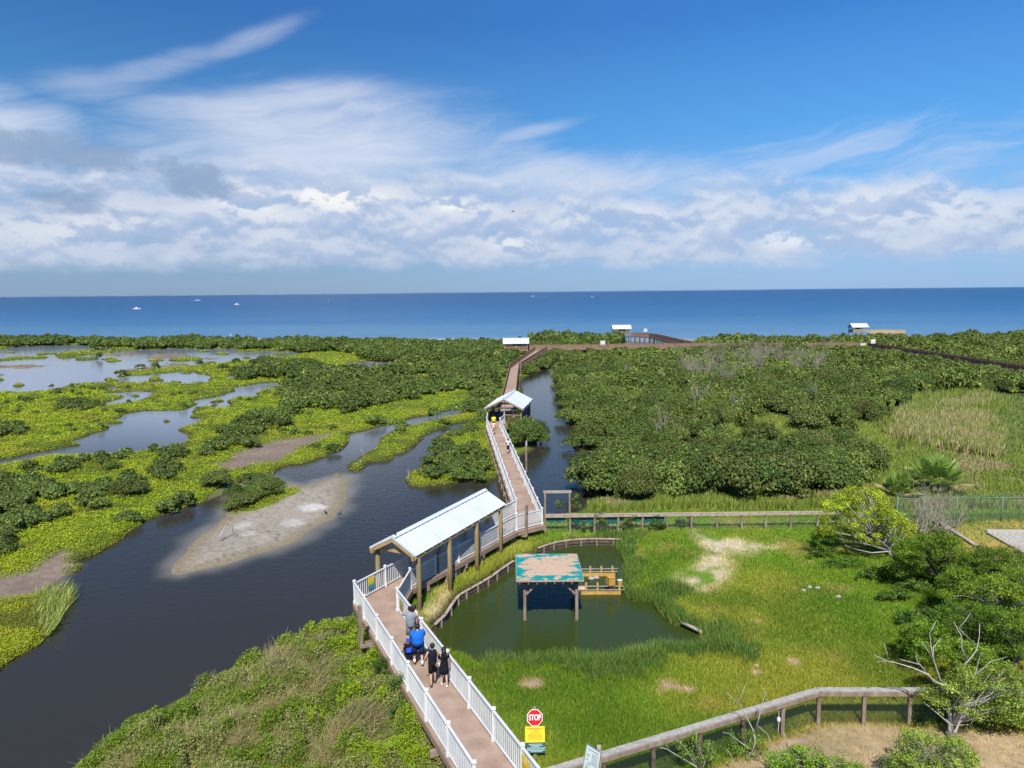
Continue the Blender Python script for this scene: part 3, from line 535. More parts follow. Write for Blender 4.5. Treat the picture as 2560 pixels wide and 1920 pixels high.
jj = np.arange(len(ys)*n_x).reshape(len(ys), n_x); sq_ = np.stack([jj[:-1, :-1].ravel(), jj[:-1, 1:].ravel(), jj[1:, 1:].ravel(), jj[1:, :-1].ravel()], 1)
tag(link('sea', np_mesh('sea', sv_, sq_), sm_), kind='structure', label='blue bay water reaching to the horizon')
# far low shore across the bay, the haze before it put into its pale blue colour
fs = MB(); d0 = 14000.
rr = random.Random(4); pts = []
prof = [(a, (6+15*abs(mnoise.noise(Vector((a*.55, 1, 0))))+5*abs(mnoise.noise(Vector((a*3.1, 4, 0)))))*(1 if a < -8 else .35)) for a in np.arange(-46, 20, .35)]
vs = []; fq = []
for a, h in prof:
    s_, c_ = math.sin(rad(a)), math.cos(rad(a)); vs += [(s_*d0, c_*d0, -1), (s_*d0, c_*d0, h+2), (s_*(d0+400), c_*(d0+400), h+2), (s_*(d0+400), c_*(d0+400), -1)]
for i in range(len(prof)-1):
    for k in range(3): fq.append((i*4+k, (i+1)*4+k, (i+1)*4+k+1, i*4+k+1))
fs.add(vs, fq); tag(fs.build('far_shore', noise_mat('far_shore_hazed', (.16, .25, .33), (.30, .36, .40), .002, .9, .1)), kind='structure', label='low far shore along the horizon')
# ------------------------------------------------------------------ foliage made of many small leaves
def leaves(P, Nn, size, rng, asp=.6, bend=.0):
    n = len(P); Nn = Nn/np.maximum(np.linalg.norm(Nn, axis=1, keepdims=True), 1e-6)
    r = rng.normal(size=(n, 3)); T = r-(r*Nn).sum(1, keepdims=True)*Nn; T /= np.maximum(np.linalg.norm(T, axis=1, keepdims=True), 1e-6); B = np.cross(Nn, T)
    size = np.broadcast_to(np.asarray(size, float), (n,))[:, None]; l = size*.5; w = l*asp
    v = np.stack([P-T*l, P-B*w+Nn*bend*l, P+T*l, P+B*w+Nn*bend*l], 1).reshape(-1, 3)
    return v, np.arange(4*n).reshape(n, 4)
def blades(P, h, wd, rng, lean=.35, dirn=None):
    """upright blades: quads narrowing to the tip, leaning a little"""
    n = len(P); a = rng.uniform(0, 2*np.pi, n); T = np.stack([np.cos(a), np.sin(a), np.zeros(n)], 1)
    b = rng.uniform(0, 2*np.pi, n); ln = np.stack([np.cos(b), np.sin(b), np.zeros(n)], 1)*(rng.random(n)*lean)[:, None]
    if dirn is not None: ln = ln+np.array(dirn)[None]
    tip = P+(ln+np.array([0, 0, 1.]))*h[:, None]; w = wd[:, None]
    return np.stack([P-T*w*.5, P+T*w*.5, tip+T*w*.12, tip-T*w*.12], 1).reshape(-1, 3), np.arange(4*n).reshape(n, 4)
def sph(n, rng):
    v = rng.normal(size=(n, 3)); return v/np.linalg.norm(v, axis=1, keepdims=True)
def lumpy(rng, R, H, s, dens, lumps=13, base=.25):
    """leaf positions and normals of a broad lumpy crown standing on z = 0"""
    cs = []; rs = []; lumps = int(lumps*1.7); sx_, sy_ = rng.uniform(.8, 1.2), rng.uniform(.8, 1.2)
    for i in range(lumps):
        a = 2.399963*i+rng.uniform(-.7, .7); q = math.sqrt((i+.5)/lumps)*rng.uniform(.8, 1.08)
        rr = R*.80*q; z = H*(base+(1-base)*.66*math.sqrt(max(0.02, 1-q*q*.9)))*rng.uniform(.68, 1.22)
        cs.append((rr*math.cos(a)*sx_, rr*math.sin(a)*sy_, z)); rs.append(R*rng.uniform(.17, .36))
    P = []; Nn = []
    for c, r in zip(cs, rs):
        n = max(6, int(dens*4*math.pi*r*r*.62/(.3*s*s))); d = sph(int(n*1.7), rng); d = d[d[:, 2] > -.35][:n]
        rad_ = r*np.where(rng.random(len(d)) < .2, rng.uniform(1.05, 1.5, len(d)), rng.uniform(.70, 1.05, len(d))); p = np.array(c)+d*rad_[:, None]*np.array([1, 1, .85]); P.append(p); Nn.append(d*.75+rng.normal(size=d.shape)*.45+np.array([0, -.08, .42]))
    P = np.concatenate(P); Nn = np.concatenate(Nn); k = P[:, 2] > .12
    return P[k], Nn[k]
def leafcol(n, base, rng, var=.35, yel=.12, tipc=None):
    c = np.array(base)[None]*(1+var*(rng.random((n, 1))*2-1)); k = rng.random(n) < yel
    c[k] = c[k]*np.array([1.7, 1.45, 1.1]); return np.clip(c, .002, .9)
MANG = (.112, .172, .037)
# -- prototypes at five leaf sizes, for the thickets
LOD = [(.19, 1.25), (.26, 1.25), (.36, 1.2), (.50, 1.15), (.70, 1.1)]
protos = []
for s, dn in LOD:
    row = []
    for k in range(5):
        rg = np.random.default_rng(100+k); P, Nn = lumpy(rg, 1.0*2.0, 2.0, s, dn, 9+2*(k % 3)); v, f = leaves(P, Nn, s*rg.uniform(.7, 1.3, len(P)), rg, .62, .15); row.append((v.astype(np.float32), f))
    protos.append(row)
def dart(px, z, sp, jit=.45, rng=RNG):
    """jittered world grid inside an outlined area"""
    w_ = W(px, z); lo, hi = w_.min(0), w_.max(0); gx_, gy_ = np.meshgrid(np.arange(lo[0], hi[0], sp), np.arange(lo[1], hi[1], sp)); p = np.stack([gx_.ravel(), gy_.ravel()], 1)
    p = p+rng.uniform(-jit, jit, p.shape)*sp; return p[even_odd(p, [w_])]
zone_mid = [(-260, 853), (0, 853), (300, 855), (640, 858), (900, 860), (1100, 863), (1300, 865), (1322, 880), (1290, 900), (1272, 925), (1264, 975), (1225, 998), (1171, 1010), (1190, 983), (1150, 976), (1128, 980), (1074, 988), (1047, 999), (987, 1013), (933, 1016), (876, 1037), (830, 1045), (786, 1064), (735, 1072), (689, 1094), (632, 1119), (590, 1130), (570, 1110), (600, 1075), (640, 1042), (656, 1040), (721, 1026), (729, 1007), (702, 991), (716, 969), (786, 958), (730, 956), (716, 950), (640, 950), (595, 955), (577, 951), (590, 942), (622, 937), (658, 937), (704, 933), (743, 931), (803, 931), (884, 934), (987, 937), (1003, 906), (911, 902), (884, 884), (830, 879), (770, 882), (720, 879), (713, 876), (640, 876), (560, 872), (450, 872), (360, 873), (270, 869), (225, 864), (120, 864), (0, 868), (-260, 868)]
zone_b = [(628, 910), (640, 902), (667, 899), (704, 906), (760, 904), (800, 912), (760, 919), (704, 915), (649, 917)]
zone_mid2 = [(1171, 1012), (1240, 1000), (1262, 985), (1232, 1040), (1218, 1062), (1224, 1090), (1246, 1150), (1240, 1188), (1200, 1198), (1150, 1203), (1095, 1210), (1066, 1208), (1060, 1185), (1090, 1125), (1110, 1095), (1168, 1078), (1182, 1052)]
zone_walk = [(1306, 946), (1301, 915), (1335, 898), (1380, 880), (1430, 873), (1404, 890), (1380, 904), (1345, 926), (1318, 938)]
zone_nb = [(1330, 884), (1330, 862), (1400, 861), (1540, 862), (1556, 870), (1540, 884), (1440, 886)]
zl1 = [(-200, 1190), (0, 1198), (16, 1211), (62, 1214), (100, 1200), (135, 1184), (222, 1168), (244, 1146), (306, 1152), (309, 1173), (352, 1176), (358, 1200), (347, 1217), (312, 1233), (244, 1247), (201, 1249), (163, 1252), (114, 1255), (62, 1266), (54, 1277), (90, 1287), (152, 1260), (190, 1252), (214, 1260), (210, 1275), (160, 1296), (120, 1310), (80, 1330), (40, 1350), (20, 1372), (0, 1395), (-200, 1400)]
zl2 = [(404, 1152), (412, 1133), (434, 1123), (461, 1130), (458, 1152), (434, 1159)]
zl3 = [(374, 1174), (393, 1165), (456, 1174), (466, 1187), (445, 1201), (407, 1207), (390, 1195)]
zl4 = [(496, 1130), (515, 1114), (559, 1108), (575, 1119), (553, 1133), (515, 1141)]
zl5 = [(545, 1082), (600, 1062), (640, 1046), (625, 1075), (590, 1112), (570, 1110)]
zl6 = [(136, 1024), (150, 1008), (200, 1003), (237, 1018), (237, 1027), (180, 1027)]; zl7 = [(-60, 1062), (0, 1065), (54, 1075), (50, 1092), (0, 1097), (-60, 1100)]
zbar = [(573, 1258), (590, 1238), (632, 1212), (676, 1204), (703, 1210), (700, 1222), (681, 1238), (660, 1252), (618, 1268), (585, 1274)]
zone_right = [(1440, 890), (1560, 891), (1690, 889), (1725, 880), (1750, 862), (2000, 857), (2560, 852), (2800, 852), (2900, 985), (2560, 986), (2400, 992), (2264, 998), (2215, 1030), (2180, 1058), (2215, 1135), (2205, 1170), (2140, 1222), (2040, 1236), (1950, 1255), (1800, 1258), (1500, 1262), (1470, 1254), (1470, 1225), (1478, 1188), (1496, 1163), (1489, 1140), (1441, 1125), (1432, 1103), (1444, 1087), (1440, 1070), (1426, 1046), (1431, 1018), (1422, 1005), (1395, 978), (1397, 934), (1403, 907)]
bush = []                                                      # x, y, radius, height, group
def fill(px, z, sp, r, h, grp, keep=None, var=.35):
    p = dart(px, z, sp); 
    if keep is not None: p = p[keep(p)]
    n = len(p); k = N2.f(p[:, 0], p[:, 1], 14.); rr = r*(1+var*(RNG.random(n)*2-1)); fk = np.clip(.62+.38*(p[:, 1]-85)/70, .62, 1.05) if grp == 'W' else 1.0; rr = rr*(np.sqrt(fk)); h = h*fk; hh = h*(.58+.80*k)*(1+.55*(RNG.random(n)-.5))
    bush.extend([(a, b, c, d, grp) for (a, b), c, d in zip(p, rr, hh)])
def gap(p): return N3.f(p[:, 0], p[:, 1], 9.) < .66
fill(zone_mid, .2, 1.95, 1.4, 1.9, 'W', gap); fill(zone_b, .2, 2.0, 1.2, 1.1, 'W'); fill(zone_mid2, .2, 1.8, 1.35, 1.7, 'W', lambda p: N3.f(p[:, 0], p[:, 1], 5.) < .6); fill(zone_walk, .2, 2.0, 1.7, 2.4, 'W'); fill(zone_nb, .2, 2.6, 2.0, 3.0, 'W')
for z_ in (zl2, zl3, zl4, zl5, zl6, zl7): fill(z_, .2, 1.25, .85, .85, 'M')
fill(zl1, .2, 1.35, 1.0, 1.15, 'M', lambda p: N3.f(p[:, 0], p[:, 1], 5.) < .60); fill(zbar, .15, 1.2, 1.05, 1.35, 'B')
def thin(p):
    q = px_of(p); o = look(aOpen, q)[:, 0]; rgt = look(aReed, q)[:, 0]; return (RNG.random(len(p)) > o*.8) & (rgt < .3)
dead_px = [(1650, 880), (1700, 866), (2060, 866), (2090, 900), (2040, 960), (1930, 985), (1800, 985), (1700, 950)]
fill(zone_right, .3, 2.5, 1.75, 2.45, 'R', lambda p: thin(p) & (N1.f(p[:, 0], p[:, 1], 6.) < .70), .5)
# small dark bushes dotted over the saltmarsh, many more towards the thickets
p = dart([(-200, 985), (300, 960), (640, 940), (800, 1000), (900, 1060), (800, 1150), (560, 1230), (300, 1340), (0, 1500), (-200, 1500)], .2, 2.0); q = px_of(p)
ok = (look(sdW, q)[:, 0] > .5) & (look(aMud, q)[:, 0] < .2) & (N3.f(p[:, 0], p[:, 1], 8.)+.25*(RNG.random(len(p))-.5) > .68); p = p[ok]
for a, b in p: bush.append((a, b, RNG.uniform(.35, .8), RNG.uniform(.35, .8), 'M'))
for u, v_, r, h in [(540, 1217, 1.5, 1.4), (323, 1241, 1.5, 1.3), (458, 1260, 1.0, 1.0), (418, 1276, 1.0, .9), (250, 1275, .9, .8), (163, 1168, 1.1, .9), (76, 1176, .8, .9), (315, 1140, .8, .8), (105, 1180, .6, .6), (385, 1132, .6, .9), (208, 1155, .9, .8), (325, 1303, 1., .8), (1005, 1066, 1.0, .9), (935, 1060, 1.6, 1.1), (1085, 1036, 1.0, 1.2), (1147, 1032, 1.3, 1.5), (1000, 1080, .9, .8), (1110, 1060, .9, .7), (830, 1125, 1., .7), (620, 1200, 1.1, .7), (1165, 1030, 1.6, 1.6), (235, 877, 1.5, 2.6), (250, 878, 1.2, 1.3), (388, 925, 1.0, 1.6), (305, 938, 1.4, 1.2), (487, 880, 1.0, 2.4), (528, 875, 1.0, 2.), (563, 876, 1.6, 2.6), (575, 877, 1.2, 2.), (551, 888, 1.0, 2.), (598, 893, 1.0, 5.5), (249, 897, .8, 2.), (500, 916, 1., 1.4), (590, 909, 1., 1.2), (350, 921, 1.1, 1.), (560, 927, 1.3, 1.4)]:
    c = G(u, v_, .2); bush.append((c[0], c[1], r, h, 'M'))
for u, v_, r, h in [(1318, 1112, 2.2, 2.6), (1338, 1098, 1.9, 2.2), (1300, 1120, 1.7, 2.2), (1288, 1085, 1.3, 2.0), (1352, 1108, 1.2, 1.5), (1310, 1085, 1.5, 1.9)]:
    c = G(u, v_, .1); bush.append((c[0], c[1], r, h, 'G'))
for u, v_, r, h in [(1500, 1225, 2.6, 3.0), (1560, 1235, 2.6, 3.1), (1620, 1238, 2.3, 2.7), (1680, 1240, 2.4, 2.9), (1760, 1244, 2.6, 3.4), (1830, 1247, 2.8, 3.6), (1890, 1243, 2.8, 3.5), (1950, 1242, 2.6, 3.2), (2010, 1234, 2.5, 3.1), (2070, 1225, 2.3, 2.9), (2120, 1210, 2.2, 2.8), (1480, 1195, 2.2, 2.6), (1530, 1180, 2.4, 2.8), (1720, 1215, 2.4, 3.1), (1860, 1210, 2.6, 3.4), (1960, 1200, 2.4, 3.1)]:
    c = G(u, v_, .35); bush.append((c[0], c[1], r, h, 'R'))
# keep bushes off the walkways
def seg_d(p, a, b):
    a = np.array(a[:2]); b = np.array(b[:2]); t = np.clip(((p-a)@(b-a))/((b-a)@(b-a)), 0, 1); return np.hypot(*(p-(a+t[:, None]*(b-a))).T)
WALKS = [(V(1325, 1300, 1.3), V(1234, 1066, 1.5)), (V(1278, 980, 1.5), V(1286, 918, 1.6)), (V(1286, 918, 1.6), V(1352, 874, 1.6)), (V(1262, 872, 1.6), V(1670, 868, 1.6)), (V(1670, 868, 1.6), V(2168, 866, 1.6)), (V(2168, 866, 1.6), V(2620, 938, 1.6)), (V(1715, 862, 1.5), V(1629, 842, 1.4))]
BA = np.array([b[:4] for b in bush]); BG = np.array([b[4] for b in bush]); ok = np.ones(len(BA), bool)
for a, b in WALKS: ok &= seg_d(BA[:, :2], a, b) > 1.1+BA[:, 2]*.72
c = V(1290, 872, 1.6); ok &= np.hypot(BA[:, 0]-c.x, BA[:, 1]-c.y) > 4.2
c = V(1266, 1055, 1.5); ok &= (np.hypot(BA[:, 0]-c.x, BA[:, 1]-c.y-3) > 3.2) | (BG == 'G')
q = px_of(BA[:, :2]); inw = look(np.maximum(sdW, sdE), q)[:, 0]; ok &= inw > -.6
BA, BG = BA[ok], BG[ok]
# low growth before the far walkways, so that they stand clear as in the photograph
for j, (a, b) in enumerate(WALKS[2:6]):
    dd = seg_d(BA[:, :2], a, b); nr = np.array(a[:2]); tv = np.clip(((BA[:, :2]-nr)@(np.array(b[:2])-nr))/((np.array(b[:2])-nr)@(np.array(b[:2])-nr)), 0, 1); qq = nr+tv[:, None]*(np.array(b[:2])-nr)
    front = (np.hypot(BA[:, 0], BA[:, 1]) < np.hypot(qq[:, 0], qq[:, 1])) & (dd < (24 if j < 3 else 34)); cap_ = (1.15, 1.25, 1.75, 1.3)[j]+.075*dd
    BA[front, 3] = np.minimum(BA[front, 3], cap_[front]*(1 if j < 2 else 1+.35*np.random.default_rng(3).random(front.sum())))
c = V(1290, 872, 1.6); dd = np.hypot(BA[:, 0]-c.x, BA[:, 1]-c.y); BA[dd < 18, 3] = np.minimum(BA[dd < 18, 3], 1.3+.06*dd[dd < 18])
c = np.array([5., 232.]); isN = None
BZ = np.maximum(at_xy(Z_, BA[:, :2]), -.1); BD = np.hypot(BA[:, 0], BA[:, 1])
# the 285 that show largest stand as individual shrubs, everything behind them is the thicket mass
show = BA[:, 2]*np.sqrt(BA[:, 3])/BD; show[(BG == 'G') | (BG == 'B')] += 9; order = np.argsort(-show); ind = order[:285]; rest = order[285:]
tm = M['trunk']
mshr = []
for k in range(8):
    rg = np.random.default_rng(40+k); P, Nn = lumpy(rg, 2.0, 2.0, .185, 1.35, 11+2*(k % 4), .2+.08*(k % 2)); v, f = leaves(P, Nn, .185*rg.uniform(.65, 1.35, len(P)), rg, .55, .2)
    b = (MANG, (.14, .20, .044), (.092, .148, .034), (.135, .17, .044))[k % 4]
    cr = np_mesh('crown', v, f, leafcol(len(f), b, rg, .4, .16)); tb = MB()
    for i in range(7):
        a = i*.9+rg.uniform(0, .5); r_ = rg.uniform(.6, 1.3); tb.tube([(rg.uniform(-.2, .2), rg.uniform(-.2, .2), -.3), (math.cos(a)*r_*.4, math.sin(a)*r_*.4, .7), (math.cos(a)*r_, math.sin(a)*r_, rg.uniform(1.1, 1.6))], [.07, .05, .02], 5)
    mshr.append((cr, tb.mesh('trunk')))
MLAB = {'R': ('dense green mangrove in the thicket right of the channel', 'mangroves of the right-hand thicket'), 'W': ('dark mangrove in the thicket left of the walkway', 'mangroves left of the walkway'), 'M': ('low dark mangrove shrub standing in yellow-green saltmarsh', 'mangrove shrubs dotted over the saltmarsh'),
        'B': ('dark mangrove shrub at the head of the grey sandbar', 'mangrove clump on the sandbar'), 'G': ('mangrove beside the white-roofed gazebo leaning over the channel', 'mangroves beside the gazebo')}
for j, i in enumerate(ind):
    x, y, r, h = BA[i]; lab, grp = MLAB[BG[i]]; cr, tk = mshr[(j*5+int(x*3)) % 8]
    t = thing('mangrove_shrub', (x, y, BZ[i]-.05), lab, 'shrub', RNG.uniform(0, 6.28), grp); t.scale = (r/2.0, r/2.0, h/2.0)
    link('crown', cr, M['leaf'], t); link('trunk', tk, tm, t)
vs, fs, cs, nv = [], [], [], 0
for i in rest:
    x, y, r, h = BA[i]; d = BD[i]; s = np.clip(.0031*d, .16, .8)/(r/2.0); lv = int(np.argmin([abs(math.log(s/l[0])) for l in LOD])); v, f = protos[lv][RNG.integers(5)]
    a = RNG.uniform(0, 6.28); c_, s_ = math.cos(a), math.sin(a); k = r/2.0
    vs.append(np.stack([(v[:, 0]*c_-v[:, 1]*s_)*k+x, (v[:, 0]*s_+v[:, 1]*c_)*k+y, v[:, 2]*h/2.0+BZ[i]], 1)); fs.append(f+nv); nv += len(v)
    ol = RNG.random(); b = (np.array(MANG)*(1-.5*ol)+np.array([.155, .19, .048])*.5*ol)*(.72+.6*N1.f(x, y, 11.))*RNG.uniform(.78, 1.2)
    if BG[i] == 'R': b = b*np.array([1.12, 1.08, 1.0])
    cs.append(leafcol(len(f), b, RNG, .38, .14))
tag(link('mangrove_thicket', np_mesh('mangrove_thicket', np.concatenate(vs), np.concatenate(fs), np.concatenate(cs)), leaf_mat('thicket_foliage', .3, 0)), kind='stuff', label='continuous dark green mangrove thicket stretching to the bay', cat='thicket')
print('bushes', len(BA), 'leaves', nv//4)
# ------------------------------------------------------------------ ground cover
WXYZ = np.column_stack([XY, Z_])
def spx(n, x0, x1, y0, y1): return np.stack([RNG.uniform(x0, x1, n), RNG.uniform(y0, y1, n)], 1)
def stuff(name, v, f, c, label, cat, m='grass'): tag(link(name, np_mesh(name, v, f, c), M[m]), kind='stuff', label=label, cat=cat)
# saltwort mats
q = spx(600000, -190, 1240, 868, 1720); sd_ = look(sdW, q)[:, 0]; mk = (sd_ > .05) & (look(aMud, q)[:, 0]*1.1 < RNG.random(len(q))) & ((look(aBar, q)[:, 0] < .15) | (look(aBarV, q)[:, 0] > .5)) & (look(sdE, q)[:, 0] < 0)
q = q[mk]; sd_ = sd_[mk]; P = look(WXYZ, q); d = np.hypot(P[:, 0], P[:, 1]); n = len(q)
hm = N2.f(P[:, 0], P[:, 1], 1.5)*.30*np.minimum(sd_*1.2, 1); P[:, 2] = np.maximum(P[:, 2], .02)+RNG.random(n)*(.10+hm)+.02
v, f = leaves(P, RNG.normal(size=(n, 3))*.55+np.array([0, -.1, 1.]), np.clip(.0021*d, .085, .45)*RNG.uniform(.6, 1.3, n), RNG, .6, .2)
k = N1.f(P[:, 0], P[:, 1], 9.); k2 = N3.f(P[:, 0], P[:, 1], 2.2); c = np.array([.37, .455, .02])[None]*(.62+.70*RNG.random((n, 1))); c = c*(1-(sstep(.45, .75, k)*.5)[:, None])+np.array([.44, .40, .035])[None]*(sstep(.45, .75, k)*.5)[:, None]
c = c*(1-(sstep(.50, .72, k2)*.75)[:, None])+np.array([.13, .14, .028])[None]*(sstep(.50, .72, k2)*.75)[:, None]; br = (RNG.random(n) < .05); c[br] = (.26, .17, .06)
c[sd_ < .5] *= .8
stuff('saltwort_mat', v, f, c, 'bright yellow-green saltwort covering the low marsh', 'marsh plants')
# lawn: short grass everywhere, long grass around the pond
sdP = -sdist(XY, [EAST[1]], 12.)
q = spx(900000, 60, 2680, 1262, 2000); aL = look(aLawn, q)[:, 0]; sde = look(sdE, q)[:, 0]; P = look(WXYZ, q)
mnd = (P[:, 0] < -1.5-.0*P[:, 1]) & (P[:, 1] < 33.5) & (P[:, 0] < -1.3-(P[:, 1]-22)*.5)
bare = np.maximum.reduce([look(aSand, q)[:, 0]*.85, look(spots, q)[:, 0]*.9, look(aDirt, q)[:, 0]*.972, look(aBank, q)[:, 0]*.75, look(aYard, q)[:, 0]*.55])
mk = (aL > .5) & (sde > .02) & ~mnd & (bare < RNG.random(len(q))); q = q[mk]; P = P[mk]; n = len(q); d = np.hypot(P[:, 0], P[:, 1]); sp_ = look(sdP, q)[:, 0]
tall = sstep(2.6, .2, sp_+(N2.f(P[:, 0], P[:, 1], 1.8)-.5)*4.5)*sstep(.25, .6, N3.f(P[:, 0], P[:, 1], 2.5)+.15); south = ((P[:, 1] < 34.2) & (P[:, 0] > -1.5)) | ((P[:, 0] > 5.5))
tall = tall*np.where(south, 1, .25)
h = (.07+.10*RNG.random(n))*(.7+.6*N1.f(P[:, 0], P[:, 1], 5.))+tall*(.15+.55*RNG.random(n))
wd = np.clip(.00115*d, .02, .08)*RNG.uniform(.6, 1.2, n)
v, f = blades(P-np.array([0, 0, .01]), h, wd, RNG, .75)
c = look(col, q)*np.array([1.75, 1.55, 1.05])*(.62+.75*RNG.random((n, 1))); tg = (tall > .3); c[tg] = np.array([.15, .255, .045])*(.6+.8*RNG.random((tg.sum(), 1)))
ye = RNG.random(n) < .07; c[ye] = np.array([.40, .36, .10])*(.7+.5*RNG.random((ye.sum(), 1)))
stuff('lawn_grass', v, f, np.clip(c, .005, .8), 'green lawn grass, longer around the pond', 'grass')
# the bank on the near left: trailing leafy plants, straw and tufts
q = spx(430000, 40, 1250, 1500, 2150); P = look(WXYZ, q); sde = look(sdE, q)[:, 0]
mnd = (sde > .03) & (look(aLawn, q)[:, 0] > .3) & (P[:, 0] < -1.3-(P[:, 1]-22)*.5) & (P[:, 1] < 34.5); q, P, sde = q[mnd], P[mnd], sde[mnd]; n = len(q); d = np.hypot(P[:, 0], P[:, 1])
ck = N2.f(P[:, 0]+40, P[:, 1], 1.0, 3); kx = N1.f(P[:, 0], P[:, 1], 3.2); ky = N2.f(P[:, 0], P[:, 1], 1.1); kz = N3.f(P[:, 0], P[:, 1], .7); nearw = sstep(-9, -3, P[:, 0]+(P[:, 1]-22)*.5)
straw = sstep(.40, .62, kx+.22*(ky-.5)-.25*nearw+.05); st = RNG.random(n) < straw*.75
kp_ = RNG.random(n) < np.where(st, 1., .30+.9*sstep(.38, .58, ck)); q, P, sde, d, ck, kx, ky, kz, nearw, straw, st = [a_[kp_] for a_ in (q, P, sde, d, ck, kx, ky, kz, nearw, straw, st)]; n = len(q)
hh = (.06+.62*sstep(.40, .68, ck)*np.minimum(sde*1.3, 1)+.10*kz)
Pl = P[~st].copy(); m_ = len(Pl); Pl[:, 2] += hh[~st]*RNG.random(m_)**.6
v1, f1 = leaves(Pl, RNG.normal(size=(m_, 3))*.75+np.array([0, -.15, .8]), np.clip(.0023*d[~st], .05, .10)*RNG.uniform(.6, 1.5, m_), RNG, .7, .25)
kk = kz[~st]; yel = nearw[~st]; c1 = np.array([.19, .275, .025])[None]*(.55+.8*RNG.random((m_, 1))); c1 = np.where((kk > .55)[:, None], np.array([.29, .315, .09])[None]*(.7+.6*RNG.random((m_, 1))), c1); c1 = np.where(((ky[~st] < .42) & (yel > .4))[:, None], np.array([.29, .40, .02])[None]*(.7+.6*RNG.random((m_, 1))), c1)
fl = RNG.random(m_) < .02*yel+.004; c1[fl] = (.42, .36, .02)
Ps = P[st]; ms = len(Ps); Ps = Ps+np.array([0, 0, .03]); hs = (.18+.42*RNG.random(ms))*(.6+.8*ky[st]); v2, f2 = blades(Ps, hs, np.clip(.0011*d[st], .02, .05), RNG, 1.6, (.5, .25, -.35))
c2 = np.where((kx[st] > .62)[:, None], np.array([.30, .225, .15])[None], np.array([.43, .34, .17])[None])*(.5+.8*RNG.random((ms, 1))); gr = RNG.random(ms) < .30; c2[gr] = np.array([.30, .36, .08])*(.7+.6*RNG.random((gr.sum(), 1)))
stuff('bank_plants', np.concatenate([v1, v2]), np.concatenate([f1, f2+len(v1)]), np.concatenate([c1, c2]), 'leafy creepers and straw-coloured grass covering the near bank', 'ground cover')
# cattails and reeds on the far right, herbs behind the wooden fence, green growth in the thicket's gaps
q = spx(620000, 1470, 2700, 960, 1300); P = look(WXYZ, q); rd = look(aReed, q)[:, 0]; ro = look(aRough, q)[:, 0]; op = look(aOpen, q)[:, 0]; aL = look(aLawn, q)[:, 0]
mk = ((rd > RNG.random(len(q))) | (ro > RNG.random(len(q))) | (op*.9 > RNG.random(len(q)))) & (aL < .5) & (look(sdE, q)[:, 0] > .2) & (RNG.random(len(q)) < .55); q, P, rd, ro, op = q[mk], P[mk], rd[mk], ro[mk], op[mk]; n = len(q); d = np.hypot(P[:, 0], P[:, 1])
ex = (q[:, 0]-1800)*2.91; ey = (q[:, 1]-780)*2.91; dry = .6*sstep(.34, .66, N1.f(P[:, 0], P[:, 1], 4.)+.30*sstep(720, 900, ey)-.25*sstep(1850, 2000, ex)-.12*sstep(730, 640, ey))*(rd > .5); herb = (ex > 1960+160*N2(P[:, 0], P[:, 1], 5.)) & (rd > .5)
h = np.where(rd > .5, np.where(herb, .35+.5*RNG.random(n), .7+.9*RNG.random(n)), np.where(op > .4, .4+.5*RNG.random(n), .3+.6*RNG.random(n)*N3.f(P[:, 0], P[:, 1], 3.)*1.6))
v, f = blades(P, h, np.clip(.0013*d, .05, .12)*np.where(herb | (ro > .5), 1.6, 1.), RNG, .45, (.12, .05, 0))
gcol = np.array([.26, .33, .06]); c = np.where((RNG.random(n) < dry*.85)[:, None], np.array([.56, .45, .24])[None], gcol[None])*(.6+.75*RNG.random((n, 1))); c = np.where(herb[:, None], np.array([.23, .30, .075])[None]*(.6+.8*RNG.random((n, 1))), c)
rm = (ro > .5) & (rd < .5); dr2 = RNG.random(n) < sstep(.5, .66, N2.f(P[:, 0], P[:, 1], 4.))*.7; c = np.where((rm & dr2)[:, None], np.array([.46, .37, .20])[None]*(.6+.7*RNG.random((n, 1))), c); c = np.where((op > .5)[:, None] & (RNG.random(n) < .6)[:, None], np.array([.32, .37, .07])[None]*(.6+.8*RNG.random((n, 1))), c)
stuff('cattail_reeds', v, f, np.clip(c, .01, .7), 'dry and green cattails and rank grass on the right', 'reeds')
# pale grass standing in the water at the left edge
q = spx(9000, 20, 190, 1478, 1600); P = GV(q, 0.0); w_ = W([(85, 1498), (120, 1488), (160, 1476), (184, 1476), (176, 1510), (150, 1548), (136, 1580), (110, 1600), (80, 1560)], 0); k = even_odd(P[:, :2], [w_]); P = P[k]; P = P[RNG.random(len(P)) < .3]; n = len(P)
v, f = blades(P, .40+.5*RNG.random(n), np.full(n, .05), RNG, .7, (.35, .15, 0)); stuff('marsh_grass', v, f, np.array([.42, .48, .12])[None]*(.6+.8*RNG.random((n, 1))), 'pale tall grass standing in the channel at the left edge', 'grass')
